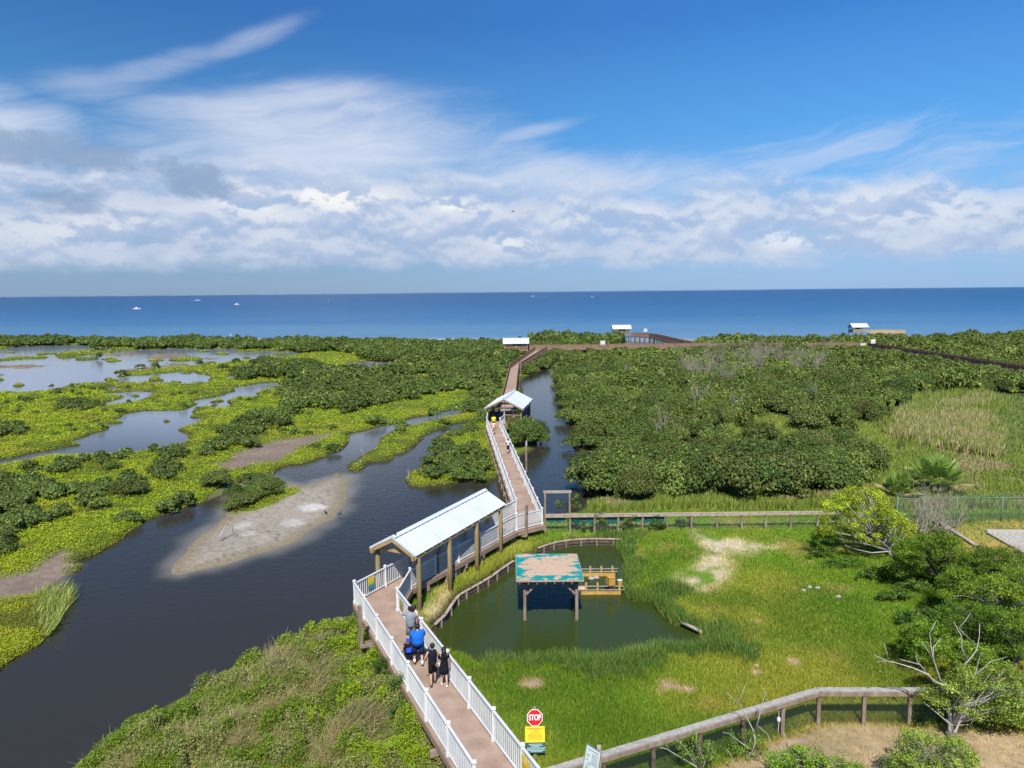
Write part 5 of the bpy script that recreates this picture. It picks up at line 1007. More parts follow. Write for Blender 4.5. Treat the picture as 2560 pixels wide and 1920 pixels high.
for a, b in list(zip(lft[:-1], lft[1:]))+list(zip([c0]+rgt[:-1], rgt)):
    d = (b-a).normalized(); s = Vector((-d.y, d.x, 0)); s = s if s.y > 0 else -s
    part(MB().bar(a+up*1.34+s*.06, b+up*1.34+s*.06, .25, .045), 'cap_rail', capw, ff); part(MB().bar(a+up*1.235-s*.085, b+up*1.235-s*.085, .045, .155), 'side_rail', M['wood'], ff)
cm = MB(); chain(cm, c0+Vector((0, .08, 0)), lft[-1]+Vector((0, .08, 0)), cz-.02, cz+1.2, .075, .006); chain(cm, c0+Vector((0, .08, 0)), rgt[-1]+Vector((0, .08, 0)), cz-.02, cz+1.2, .075, .006); part(cm, 'wire_mesh', mat('dark_green_wire', (.05, .075, .05), .5, .3)[0], ff)
p = lft[1]; fl_ = thing('hanging_float', (p.x-.14, p.y-.02, cz+.5), 'pale blue and white float hanging on a fence post', 'float'); fc = Vector((p.x-.15, p.y-.03, 0))
part(MB().tube([fc+up*(cz+1.2), fc+up*(cz+.75), fc+up*(cz+.55)], .012, 5).tube([fc+up*(cz+.55), fc+up*(cz+.1)], .012, 5), 'cord', M['white'], fl_); part(MB().sphere(fc+up*(cz+.62), .075, 8, 6, (1, 1, 1.6)), 'float_body', noise_mat('pale_blue_float', (.35, .5, .62), (.75, .78, .8), 14), fl_, True)
# --- green chain-link fence on the right, broken rail, gravel
gm2 = mat('green_fence_paint', (.12, .20, .155), .5, .3)[0]
cf = thing('chain_link_fence', tuple(V(2389, 1303, .65)), 'green chain-link fence topped with barbed wire on the right', 'fence')
gp = [V(2389, 1303, .65), V(2503, 1302, .65)]; du = (gp[1]-gp[0]); gp = [gp[0]-du*1.3, gp[0]-du*.72]+gp+[gp[1]+du, gp[1]+du*2, gp[1]+du*3]; Hf = hgt((2389, 1303), (2389, 1245), .65)
for p in gp: part(MB().tube([(p.x, p.y, .3), (p.x, p.y, .65+Hf+.08)], .045, 8), 'post', gm2, cf, True); 
part(MB().tube([(gp[0].x, gp[0].y, .65+Hf), (gp[-1].x, gp[-1].y, .65+Hf)], .03, 6), 'top_rail', gm2, cf)
bw_ = MB()
for i in range(3): o = Vector((0, .05+.06*i, .12+.1*i)); bw_.tube([(p.x+o.x, p.y+o.y, .65+Hf+o.z) for p in gp], .008, 4)
for p in gp: bw_.bar((p.x, p.y, .65+Hf), (p.x, p.y+.2, .65+Hf+.36), .03, .02)
part(bw_, 'barbed_wire', gm2, cf); cm = MB(); chain(cm, gp[0]+Vector((0, .05, 0)), gp[-1]+Vector((0, .05, 0)), .66, .65+Hf, .09, .006); part(cm, 'wire_mesh', mat('green_wire', (.15, .20, .17), .6, .3)[0], cf)
br_ = thing('fallen_rail', tuple(V(2348, 1306, .7)), 'long grey rail lying in the grass below the chain-link fence', 'rail'); part(MB().bar(V(2348, 1305, .78), V(2441, 1364, .72), .30, .10), 'plank', M['greywood'], br_)
kb = MB(); kq = [V(2472, 1330, .68), V(2700, 1331, .68), V(2900, 1500, .68), V(2585, 1394, .68)]; kb.slab(kq, .03)
gvm = noise_mat('pale_gravel', (.30, .28, .26), (.52, .50, .47), 14, .9, .1, 8, bump=.6); tag(kb.build('gravel_lot', gvm), kind='structure', label='pale gravel lot at the right edge')
kk2 = MB(); kk2.bar(V(2466, 1327.5, .71), V(2700, 1329, .71), .34, .12); kk2.bar(V(2466, 1330, .71), V(2585, 1397, .71), .12, .1); tag(kk2.build('kerb', noise_mat('concrete_kerb', (.38, .35, .30), (.48, .45, .40), 6)), kind='structure', label='concrete kerb round the gravel lot')
# ------------------------------------------------------------------ gazebo and the brown walkways beyond
olive = noise_mat('grey_green_paint', (.20, .24, .19), (.28, .32, .26), 3, .7, .2)
shade_notice = noise_mat('shade_notice_boards', (.05, .055, .055), (.09, .095, .09), 5, .8, .2)  # darkness stands in for shade on the gazebo sides; notice boards are dark themselves
GA = Vector((1.29, 83.0, 3.38)); gax = Vector((.177, .984, 0)).normalized(); gcr = Vector((-.984, .177, 0)).normalized(); GL, GW, GRZ, GZD = 7.6, 4.7, 1.17, 1.5
gz_ = thing('gazebo', (GA.x-2.3, GA.y+.8, 0), 'white-roofed gazebo on stilts at the end of the white railings', 'gazebo')
gable(gz_, GA, gax, gcr, GL, GW, GRZ, seam=.6)
gR = GA+gcr*(GW/2)+up*GRZ; gB = GA+gcr*GW; tb = MB()
for o in (.04, GL-.04):
    for q_ in (GA, gB): part(MB().bar(q_+gax*o-up*.15, gR+gax*o-up*.15, .05, .2, up), 'gable_trim', M['board'], gz_)
def gp_(u, v, z): return GA*1.0+gax*v+gcr*u+up*(z-GA.z)
fl = MB(); n = 44
for i in range(n):
    v0, v1 = .3+(GL-.6)*(i+.04)/n, .3+(GL-.6)*(i+.96)/n; fl.slab([gp_(.2, v0, GZD), gp_(.2, v1, GZD), gp_(GW-.2, v1, GZD), gp_(GW-.2, v0, GZD)], .05)
part(fl, 'floor', M['deck'], gz_); fb = MB()
for z in (-.2, -.46):
    c4_ = [gp_(.15, .25, GZD+z), gp_(.15, GL-.25, GZD+z), gp_(GW-.15, GL-.25, GZD+z), gp_(GW-.15, .25, GZD+z)]
    for i in range(4): fb.bar(c4_[i], c4_[(i+1) % 4], .06 if z > -.3 else .16, .24)
part(fb, 'floor_frame', M['fascia'], gz_)
for u in (.3, GW/2, GW-.3):
    for v in (.4, GL/2, GL-.4):
        if u == GW/2 and v == GL/2: continue
        p = gp_(u, v, 0); top = GA.z-.1+(.95 if u == GW/2 else .1); part(MB().box((p.x, p.y, (GZD+top)/2), (.14, .14, top-GZD), gax, gcr), 'post', olive, gz_); part(MB().box((p.x, p.y, (GZD-.5-1.4)/2), (.2, .2, GZD-.5+1.4)), 'pile', M['darkwood'], gz_)
tie = MB()
for v in (.4, GL/2, GL-.4): tie.bar(gp_(.2, v, GA.z-.02), gp_(GW-.2, v, GA.z-.02), .06, .2)
for u in (.3, GW-.3): tie.bar(gp_(u, .2, GA.z-.02), gp_(u, GL-.2, GA.z-.02), .08, .22)
part(tie, 'tie_beam', M['darkwood'], gz_)
part(panel_mb(gp_(.3, .4, GZD), gp_(GW/2, .4, GZD), 1.1, 'bal', .17), 'railing_panel', M['pine'], gz_)
for a, b in (((.3, .4), (.3, GL/2)), ((.3, GL/2), (.3, GL-.4)), ((GW-.3, .4), (GW-.3, GL/2)), ((GW-.3, GL/2), (GW-.3, GL-.4)), ((.3, GL-.4), (GW/2, GL-.4))): part(panel_mb(gp_(*a, GZD), gp_(*b, GZD), 1.15, 'board'), 'side_panel', shade_notice, gz_)
for u0 in (.55,):
    part(MB().bar(gp_(u0+.15, 1.2, GZD+.42), gp_(u0+.15, GL-1.2, GZD+.42), .45, .06).bar(gp_(u0+.15, 1.3, GZD+.2), gp_(u0+.15, GL-1.3, GZD+.2), .06, .4), 'bench', M['darkwood'], gz_)
def hang_sign(u, v, z, w, h, stem):
    t = thing('hanging_sign', tuple(gp_(u, v, z)), 'white board hanging in the gazebo '+('on a T-shaped bracket' if stem else 'over the entrance'), 'sign'); part(MB().box(gp_(u, v, z), (w, .03, h), gcr, gax), 'board', M['white'], t)
    if stem: part(MB().box(gp_(u, v+.02, z-.35), (.13, .03, 1.15), gcr, gax), 'stem', M['white'], t)
    else: part(MB().bar(gp_(u-.15, v, z+.1), gp_(u-.15, v, GA.z+.05), .02, .02).bar(gp_(u+.15, v, z+.1), gp_(u+.15, v, GA.z+.05), .02, .02), 'hanger', M['greymetal'], t)
hang_sign(1.35, 1.1, 3.05, .75, .2, True); hang_sign(3.45, 1.1, 3.0, .42, .34, False)
# angled white wings between the ramp and the gazebo
run_rail(bw, [gl, gp_(GW-.3, .32, GZD)], 1.08, M['white'], first=False, sp=.10); run_rail(bw, [gr_, gp_(GW/2, .32, GZD)], 1.08, M['white'], first=False, sp=.10)
dk = MB(); dk.slab([gl+up*-.02, gr_+up*-.02, gp_(GW/2-.1, .36, GZD-.02), gp_(GW-.2, .36, GZD-.02)], .06); part(dk, 'deck_corner', M['deck'], bw)
# brown walkway from the gazebo to the cross walkway
def brown_run(root, pl_, pr_, bays, m=M['board'], style='board', h=1.05, dm=M['deck']):
    for i in range(len(pl_)-1):
        deck_run(root, pl_[i], pl_[i+1], pr_[i], pr_[i+1], dm, M['fascia'], .30)
        for q in (pl_, pr_):
            run_rail(root, along(q[i], q[i+1], bays[i]), h, m, style, False, .13, first=(i == 0))
b1 = thing('boardwalk', tuple(V(1284, 950, 0)), 'brown-railed boardwalk running from the gazebo to the cross walkway', 'boardwalk')
bl = [gp_(GW-.35, GL-.3, GZD-.01), V(1275.5, 922, 1.55), V(1338, 876.5, 1.6)]; br3 = [gp_(GW-2.3, GL-.3, GZD-.01), V(1297, 921, 1.55), V(1368, 875.5, 1.6)]
brown_run(b1, bl, br3, [8, 14]); piles(b1, mid(bl[0], br3[0]), mid(bl[1], br3[1]), 8, 1.9, M['darkwood'], -1.2, .1); piles(b1, mid(bl[1], br3[1]), mid(bl[2], br3[2]), 12, 1.9, M['darkwood'], -1.2, .1)
b2 = thing('boardwalk', tuple(V(1500, 868, 0)), 'long brown boardwalk crossing the mangroves from the left shelter to the far right', 'boardwalk')
def off(pts, w):
    out = []
    for i, p in enumerate(pts):
        d = flat(pts[min(i+1, len(pts)-1)]-pts[max(i-1, 0)]); out.append(p+Vector((-d.y, d.x, 0))*w)
    return out
cl = [V(1262, 872.5, 1.6), V(1372, 872, 1.6), V(1670, 868.5, 1.6), V(2168, 866, 1.6), V(2640, 941, 1.6)]
brown_run(b2, off(cl, 1.0), off(cl, -1.0), [5, 13, 21, 18]); piles(b2, cl[0], cl[3], 30, 2.0, M['darkwood'], -1.0, .1); piles(b2, cl[3], cl[4], 14, 2.0, M['darkwood'], -1.0, .1)
b3 = thing('pier', tuple(V(1640, 850, 0)), 'brown pier bending out over the bay to a white-roofed shelter', 'pier')
cl3 = [V(1722, 863.5, 1.5), V(1630, 841.5, 1.4), V(1582, 838.5, 1.4)]
brown_run(b3, off(cl3, 1.0), off(cl3, -1.0), [22, 4]); piles(b3, cl3[0], cl3[1], 16, 2.0, M['darkwood'], -1.0, .05); piles(b3, cl3[1], cl3[2], 4, 2.0, M['darkwood'], -1.0, .05)
tanb = noise_mat('tan_boards', (.42, .33, .17), (.52, .42, .24), 2, .8, .2)
b4 = thing('pier', tuple(V(2240, 830, 0)), 'tan plank pier leading to the small shelter at the far right', 'pier')
cl4 = [V(2262, 833, 1.4), V(2206, 832.5, 1.4), V(2172, 833, 1.4)]; brown_run(b4, off(cl4, -1.0), off(cl4, 1.0), [3, 3], tanb, 'board', 1.15); piles(b4, cl4[0], cl4[2], 8, 2., M['darkwood'], -1.0, .05)
def far_shelter(x0, x1, ey, ze, lab, zd, rail, turn=0.0):
    p = V(x0, ey, ze); q = V(x1, ey, ze); L_ = (q-p).length; axx = Vector((math.cos(turn), math.sin(turn), 0)); crr = Vector((-math.sin(turn), math.cos(turn), 0)); WW, RZ_ = 4.3, 1.35
    t = thing('shelter', (p.x+L_/2, p.y+.5, 0), lab, 'shelter', group='white-roofed shelters on the far walkways'); gable(t, p, axx, crr, L_, WW, RZ_, seam=.8)
    def at3(u, v, z): r = p+axx*u+crr*v; r.z = z; return r
    part(MB().slab([at3(.3, .2, zd), at3(L_-.3, .2, zd), at3(L_-.3, WW-.2, zd), at3(.3, WW-.2, zd)], .25), 'floor', M['fascia'], t)
    for u in (.5, L_/2, L_-.5):
        for v in (.4, WW-.4): part(MB().box(at3(u, v, (ze-1.2)/2+.05), (.16, .16, ze+1.2)), 'post', olive, t)
    for u0, u1, v0, v1 in ((.5, L_/2, .4, .4), (L_/2, L_-.5, .4, .4), (.5, L_/2, WW-.4, WW-.4), (L_/2, L_-.5, WW-.4, WW-.4), (.5, .5, .4, WW-.4)): part(panel_mb(at3(u0, v0, zd), at3(u1, v1, zd), 1.05, 'board'), 'railing_panel', rail, t)
    [part(MB().bar(at3(.2, v, ze-.12), at3(L_-.2, v, ze-.12), .12, .22), 'beam', M['darkwood'], t) for v in (.4, WW-.4)]
    part(MB().bar(at3(L_*.38, WW*.62, zd+1.25), at3(L_*.72, WW*.62, zd+1.25), .06, .9), 'notice_board', shade_notice, t); return t
far_shelter(1257, 1322.5, 859.7, 3.3, 'white-roofed shelter among mangroves at the left end of the brown walkway', 1.6, M['board'])
far_shelter(1531.5, 1580, 822.9, 3.2, 'white-roofed shelter over open water at the end of the bent pier', 1.4, M['board'])
far_shelter(2131.5, 2177, 818.7, 3.1, 'small grey-white shelter at the far right edge of the thicket', 1.4, M['greywood'])
def board_sign(x, y, z, w, h, zb, lab, grp='small white signs along the far walkways'):
    p = V(x, y, z); t = thing('sign', (p.x, p.y, zb), lab, 'sign', group=grp); part(MB().box((p.x, p.y, z), (w, .05, h)), 'board', M['white'], t); part(MB().box((p.x-w*.3, p.y+.05, (z+zb)/2), (.08, .08, z-zb)).box((p.x+w*.3, p.y+.05, (z+zb)/2), (.08, .08, z-zb)), 'post', M['greywood'], t)
board_sign(1507, 857, 3.1, 1.3, 1.2, 1.6, 'small white sign above the middle of the cross walkway'); board_sign(1613.6, 825.5, 3.2, 1.2, 1.1, 1.4, 'small white sign on the pier by the over-water shelter')
board_sign(2183, 853.5, 3.2, 1.2, 1.1, 1.6, 'small white sign standing where the walkway bends on the right'); board_sign(2159, 862.5, 2.35, 1.6, .9, 1.6, 'white panel on the walkway rail on the right')
# ------------------------------------------------------------------ signs near the viewer
def sheet(root, name, c, w, h, X, Z, m, t=.012): return part(MB().box(c, (w, t, h), X, Vector(Z).cross(Vector(X)), Z), name, m, root)
st = thing('stop_sign', (.93, 23.9, .62), 'red octagonal STOP sign above a yellow and a dark green notice on one post', 'sign')
tl = rad(20); Xs = Vector((1, .02, 0)).normalized(); Zs = Vector((0, math.sin(tl), math.cos(tl))); Ns = Xs.cross(Zs)
Ns = Ns if Ns.y < 0 else -Ns
oc = V(1336.8, 1794, 2.02); R8 = .30
def octa(c, r, off_, t): return [c+Ns*off_+(Xs*math.cos(a)+Zs*math.sin(a))*r for a in [rad(22.5+45*k) for k in range(8)]]
def plate(pts, t): n = len(pts); b = [p-Ns*t for p in pts]; m_ = MB(); m_.add(pts+b, [tuple(range(n)), tuple(range(2*n-1, n-1, -1))]+[(i, n+i, n+(i+1) % n, (i+1) % n) for i in range(n)]); return m_
whs = mat('sign_white', (.85, .83, .80), .5, .3)[0]; red = mat('sign_red', (.62, .008, .012), .5, .3)[0]
p8 = part(plate(octa(oc, R8, .012, 0), .012), 'stop_panel', whs, st); part(plate(octa(oc, R8*.925, .016, 0), .003), 'red_field', red, p8)
part(text_mb('STOP', .262, oc+Ns*.020, Xs, Zs, .003, .007, .70), 'lettering', whs, p8)
yc = oc-Zs*.555; yp = sheet(st, 'yellow_notice', yc, .70, .53, Xs, Zs, M['yellow'])
ink = mat('sign_ink', (.12, .09, .03), .6, .2)[0]; lm = MB(); rr = random.Random(9)
for i in range(11):
    z = .20-i*.038; wd_ = (.56, .40, .28, .24, .36, .5, .5, .48, .5, .44, .52)[i]; x = -wd_/2
    while x < wd_/2-.01:
        l = rr.uniform(.015, .05); lm.box(yc+Ns*.0085+Xs*(x+l/2)+Zs*z, (l, .002, .013 if i else .022), Xs, Ns, Zs); x += l+.012
part(lm, 'lettering', ink, yp)
dc = oc-Zs*1.0; gp2 = sheet(st, 'green_notice', dc+Xs*.02, .68, .33, Xs, Zs, mat('dark_green_sign', (.02, .10, .11), .5, .3)[0]); lm = MB()
for i in range(7):
    wd_ = (.5, .42, .30, .6, .62, .6, .36)[i]; z = .125-i*.041; x = -wd_/2
    while x < wd_/2-.01:
        l = rr.uniform(.02, .06); lm.box(dc+Xs*.02+Ns*.0085+Xs*(x+l/2)+Zs*z, (l, .002, .020), Xs, Ns, Zs); x += l+.010
part(lm, 'lettering', mat('sign_pale_ink', (.5, .6, .62), .6, .2)[0], gp2)
pb0 = dc-Ns*.05-Zs*.15; part(MB().bar((pb0.x, pb0.y+.02, .3), dc-Ns*.06, .1, .09, (0, 1, 0)).bar(dc-Ns*.06, oc+Zs*.37-Ns*.06, .1, .09, (0, 1, 0)), 'post', M['wood'], st)
# information board on the foreground fence
TLc = V(1467.5, 1859.5, 2.66); Xi = (V(1503.3, 1881.5, 2.66)-TLc); wI = Xi.length; Xi.normalize(); Zi = Vector((0, 0, 1)); Zi = (Zi+Vector((Xi.y, -Xi.x, 0))*-.25).normalized(); Zi = (Zi-Xi*Zi.dot(Xi)).normalized()
ib = thing('information_board', tuple(TLc+Xi*wI*.6-up*1.7), 'pale blue information panel fixed to the foreground fence', 'sign'); ic = TLc+Xi*wI/2-Zi*.42
ibm = noise_mat('pale_information_print', (.42, .56, .62), (.66, .68, .60), 3.5, .35, .4)
pn_ = sheet(ib, 'panel', ic, wI, .84, Xi, Zi, ibm, .015); Ni = Zi.cross(Xi); Ni = Ni if Ni.y < 0 else -Ni
fr = MB()
for k in (-1, 1): fr.box(ic+Zi*.42*k, (wI+.03, .03, .022), Xi, Ni, Zi).box(ic+Xi*(wI/2)*k, (.022, .03, .81), Xi, Ni, Zi)
part(fr, 'frame', M['greymetal'], ib); lm = MB(); lm2 = MB()
for i in range(12):
    z = .31-i*.033-(.05 if i > 0 else 0); x = -wI*.34 if i == 0 else -.02; xe = wI*.36
    while x < xe:
        l = rr.uniform(.012, .045); lm.box(ic+Ni*.011+Xi*(x+l/2)+Zi*z, (l, .002, .011 if i else .026), Xi, Ni, Zi); x += l+.010
part(lm, 'lettering', mat('blue_ink', (.06, .12, .24), .6, .2)[0], pn_)
for i, (u, v, r) in enumerate([(-.17, .12, .06), (-.2, -.02, .05), (-.1, -.12, .06), (-.16, -.26, .07)]): lm2.add([ic+Ni*.0105+Xi*(u+r*math.cos(a)*(1+.3*math.sin(3*a+i)))+Zi*(v+r*.8*math.sin(a)) for a in [k*.5236 for k in range(12)]], [tuple(range(12))])
part(lm2, 'picture', noise_mat('faded_print', (.45, .40, .26), (.30, .42, .40), 12, .5, .3), pn_); q = ic+Xi*wI*.12-Ni*.26; part(MB().box((q.x, q.y, ic.z-.42), (.13, .12, 1.75)), 'post', M['greywood'], ib)
# notices fixed to the white railings
def rail_sign(p, q, t0, t1, z0, z1, side, lab, m, m2=None, split=.35, ink_=True):
    """flat notice on a railing bay between p and q (deck level points); side = +1 left of the walking direction"""
    d = flat(Vector(q)-Vector(p)); s = Vector((-d.y, d.x, 0))*side; a = Vector(p)+d*t0; b = Vector(p)+d*t1; zb_ = p[2]; c = (a+b)/2+s*.065; w_ = (t1-t0); t = thing('notice', tuple(c), lab, 'sign', group='notices fixed to the white railings')
    bd = part(MB().box((c.x, c.y, zb_+(z0+z1)/2), (w_, .012, z1-z0), d, s), 'board', m, t)
    if m2: part(MB().box((c.x+s.x*.009, c.y+s.y*.009, zb_+z0+(z1-z0)*split/2), (w_, .006, (z1-z0)*split), d, s), 'lower_band', m2, bd)
    if ink_:
        l_ = MB()
        for i in range(4):
            z = zb_+z1-(z1-z0)*(.52+.11*i)
            if m2 and .52+.11*i > .62: break
            for k in range(5): l_.box((c.x+s.x*.008+d.x*w_*(-.36+.18*k), c.y+s.y*.008+d.y*w_*(-.36+.18*k), z), (w_*.14, .004, .016), d, s)
        part(l_, 'lettering', ink, bd)
    return bd
teal = mat('teal_band', (.03, .30, .36), .5, .3)[0]; rp = on(R0, Rc, [-4.6, -2.3])
bd = rail_sign(rp[1], rp[0], .10, .62, .42, 1.0, -1, 'yellow notice at the near end of the right railing', M['yellow'])
d = flat(rp[0]-rp[1]); s_ = -Vector((-d.y, d.x, 0)); c = rp[1]+d*.36+s_*.075+up*.86; part(MB().box(c, (.11, .003, .11), d, s_), 'pictogram', whs, bd); part(MB().box(c+s_*.003, (.06, .003, .02), d, s_).box(c+s_*.003+up*.0, (.02, .004, .06), d, s_), 'symbol', red, bd)
rail_sign(rp[1], rp[0], .68, 1.02, .42, .92, -1, 'purple and white notice beside the yellow one on the near right railing', mat('purple_print', (.42, .34, .58), .5, .3)[0], whs, .4)
l7 = along(Lc, S1, 7); rail_sign(l7[0], l7[1], .95, 1.42, .38, .98, -1, 'yellow notice with a teal band on the rail before the long shelter', M['yellow'], teal, .36)
rail_sign(l7[5], l7[6], .7, 1.1, .45, .95, -1, 'dull yellow notice on the shaded rail beyond the roof poles', mat('dull_yellow', (.55, .42, .06), .5, .3)[0])
rr_ = on(R0, Rc, [8.2, LRn]); d = flat(rr_[1]-rr_[0])
rail_sign(rr_[1], rr_[0], .62, 1.12, .42, .95, -1, 'olive notice on the lattice railing ahead of the grey-shirted man', mat('olive_print', (.40, .36, .12), .5, .3)[0]); rail_sign(rr_[0], rr_[1], .55, .95, .55, .98, 1, 'yellow notice on the lattice railing beside the blue-shirted man', M['yellow'])
# ------------------------------------------------------------------ boats on the bay
boat_w = mat('boat_white', (.8, .8, .8), .4, .4)[0]; boat_r = mat('boat_red', (.5, .06, .03), .5, .3)[0]; foam = mat('foam', (.75, .8, .83), .8, .1)[0]
def boat(x, y, L_, rz, lab, wake=0, top=None):
    p = V(x, y, 0); t = thing('motor_boat', (p.x, p.y, 0), lab, 'boat', rz, 'boats on the bay'); w_ = L_*.3; h = L_*.13; hb = MB()
    out = [(-.5, -.5), (.2, -.5), (.4, -.3), (.52, 0), (.4, .3), (.2, .5), (-.5, .5)]; n = len(out)
    hb.add([(u*L_*.92, v*w_*.7, -.1) for u, v in out]+[(u*L_, v*w_, h*(1+.35*max(0, u)*2)) for u, v in out], [tuple(range(n-1, -1, -1)), tuple(range(n, 2*n))]+[(i, (i+1) % n, n+(i+1) % n, n+i) for i in range(n)]); hb.build('hull', boat_w, t)
    MB().box((-.02*L_, 0, h+L_*.07), (L_*.26, w_*.6, L_*.14)).build('cabin', M['black'] if top is None else boat_w, t); MB().box((-.04*L_, 0, h+L_*.19), (L_*.34, w_*.75, L_*.025)).box((-.15*L_, w_*.3, h+L_*.1), (.06, .06, L_*.17)).box((-.15*L_, -w_*.3, h+L_*.1), (.06, .06, L_*.17)).build('canopy', top or boat_w, t)
    if wake: MB().add([(-L_*.4, -w_*.4, .06), (-L_*.4, w_*.4, .06), (-L_*.4-wake, w_*1.2, .06), (-L_*.4-wake, -w_*1.2, .06), (-L_*.4, -w_*.4, .02), (-L_*.4, w_*.4, .02), (-L_*.4-wake, w_*1.2, .02), (-L_*.4-wake, -w_*1.2, .02)], [(0, 1, 2, 3), (7, 6, 5, 4), (0, 4, 5, 1), (1, 5, 6, 2), (2, 6, 7, 3), (3, 7, 4, 0)]).build('wake', foam, t)
boat(342, 773, 9, rad(8), 'white boat with a red canopy, nearest on the left of the bay', 0, boat_r); boat(494, 751.5, 13, rad(5), 'white speedboat trailing a wake on the left of the bay', 16); boat(592, 762, 8, rad(-4), 'small open boat right of the red-topped boat', 0, boat_w); boat(826, 752.5, 9, rad(60), 'tiny white boat alone before the middle of the horizon')
boat(1332, 741, 11, rad(175), 'speedboat drawing a long white wake straight ahead', 40); boat(1480, 743, 9, rad(20), 'tiny white boat right of the long white wake')
# ------------------------------------------------------------------ birds
dkf = mat('dark_feathers', (.02, .018, .017), .6, .3)[0]; whf = mat('white_feathers', (.8, .8, .78), .7, .2)[0]; bilm = mat('bill', (.35, .25, .08), .5, .3)[0]
def bird(p, k, rz, lab, m, kind, grp=None):
    t = thing('bird', tuple(p), lab, 'bird', rz, grp); lg_ = .16*k if kind != 'egret' else .42*k; b = MB()
    b.tube([(-.30*k, 0, lg_+.02*k), (-.16*k, 0, lg_+.07*k), (0, 0, lg_+.11*k), (.13*k, 0, lg_+.16*k), (.17*k, 0, lg_+.30*k), (.15*k, 0, lg_+(.40 if kind != 'egret' else .55)*k), (.19*k, 0, lg_+(.45 if kind != 'egret' else .62)*k), (.24*k, 0, lg_+(.44 if kind != 'egret' else .61)*k)], [.02*k, .07*k, .105*k, .085*k, .04*k, .03*k, .042*k, .02*k], 8); b.build('body', m, t, True)
    for s in (-1, 1):
        w_ = MB(); w_.tube([(.08*k, .08*k*s, lg_+.15*k), (-.1*k, .10*k*s, lg_+.10*k), (-.30*k, .05*k*s, lg_+.03*k)], [.03*k, .05*k, .012*k], 6); w_.build('wing', m, t, True)
        MB().tube([(.01*k, .04*k*s, lg_+.05*k), (.02*k, .045*k*s, 0), (.07*k, .05*k*s, 0)], .012*k, 5).build('leg', bilm, t)
    MB().tube([(.23*k, 0, lg_+(.44 if kind != 'egret' else .61)*k), (.35*k, 0, lg_+(.43 if kind != 'egret' else .59)*k)], [.014*k, .004*k], 5).build('bill', bilm, t)
for x, y, rz, l in ((814, 1284, 2.6, 'dark cormorant standing beside the white salt patch on the sandbar'), (850, 1286, .4, 'dark cormorant at the water edge of the sandbar')):
    p = V(x, y, .1); p.z = max(0, gz(p.x, p.y)); bird(p, .62, rz, l, dkf, 'c', 'cormorants on the sandbar')
p = A+cr_*(WWd/2)+up*(RZ+.05)+ax*.25; bird(p, .5, 2.2, 'black bird perched on the ridge at the near end of the long roof', dkf, 'c')
p = V(577, 843, 2.6); bird(p, 1.3, 1.2, 'white egret perched on the far mangroves by the bay', whf, 'egret')
fbp = V(1283, 529, 30.0) if False else Vector(CAM+(CF+CR*(1283-1280)/F-CU*(529-960)/F)*130.); fbt = thing('flying_bird', tuple(fbp), 'small dark bird gliding in the sky above the horizon', 'bird', .6)
MB().tube([(-.25, 0, 0), (0, 0, .02), (.22, 0, .03)], [.02, .07, .02], 7).build('body', dkf, fbt, True)
for s in (-1, 1): MB().add([(-.08, .03*s, .03), (.10, .03*s, .03), (.08, .3*s, .16), (-.05, .62*s, .06), (-.12, .3*s, .15), (-.08, .03*s, .02), (.10, .03*s, .02), (.08, .3*s, .15), (-.05, .62*s, .055), (-.12, .3*s, .14)], [(0, 1, 2, 3, 4), (9, 8, 7, 6, 5), (0, 5, 6, 1), (1, 6, 7, 2), (2, 7, 8, 3), (3, 8, 9, 4), (4, 9, 5, 0)]).build('wing', dkf, fbt)
# ------------------------------------------------------------------ dead wood standing and lying about
def twigs(mb, p, d, L_, r, depth, rg, spread=.6, curl=.25, n=5):
    pts = [Vector(p)]; rs = [r]; d = Vector(d).normalized()
    for i in range(4):
        d = (d+Vector((rg.uniform(-1, 1), rg.uniform(-1, 1), rg.uniform(-.6, 1)))*curl).normalized(); pts.append(pts[-1]+d*L_/4); rs.append(max(r*(1-.17*(i+1)), .004))
    mb.tube(pts, rs, n)
    if depth > 0:
        for k in range(rg.randint(2, 3)):
            i = rg.randint(1, 4); a = (d+Vector((rg.uniform(-1, 1), rg.uniform(-1, 1), rg.uniform(-.3, 1)))*spread).normalized(); twigs(mb, pts[i], a, L_*rg.uniform(.5, .75), rs[i]*.7, depth-1, rg, spread, curl, n)
def snag(x, y, z, h, seed, lab, grp=None, dr=(0, 0, 1), r=.05, depth=3, name='dead_tree', cat='dead tree', stems=1, m=M['deadwood'], spread=.7, curl=.28):
    p = V(x, y, z); p.z = max(gz(p.x, p.y), 0)-.05; t = thing(name, tuple(p), lab, cat, 0, grp); rg = random.Random(seed); mb = MB()
    for i in range(stems): twigs(mb, (rg.uniform(-.1, .1)*(stems > 1), rg.uniform(-.1, .1)*(stems > 1), 0), Vector(dr)+Vector((rg.uniform(-.5, .5), rg.uniform(-.5, .5), 0))*(stems > 1), h*.62, r, depth, rg, spread, curl)
    mb.build('branches', m, t); return t
snag(661, 1163, .15, 2.4, 3, 'bare white snag on the dark mud patch'); snag(912, 1146, .2, 2.3, 8, 'bleached snag at the tip of the narrow marsh spit'); snag(903, 1162, .15, 1.0, 12, 'short bleached stump in front of the marsh spit snag', stems=1, depth=1)
snag(1036, 1208, .1, 1.4, 5, 'bleached branch leaning out from the mangrove point', dr=(-.8, -.2, .5))
dw = thing('driftwood', tuple(V(556, 1356, .1)), 'arched driftwood branch lying on the sandbar', 'driftwood'); a, b = V(553, 1352, .12), V(583, 1346, .12); a.z = b.z = .1
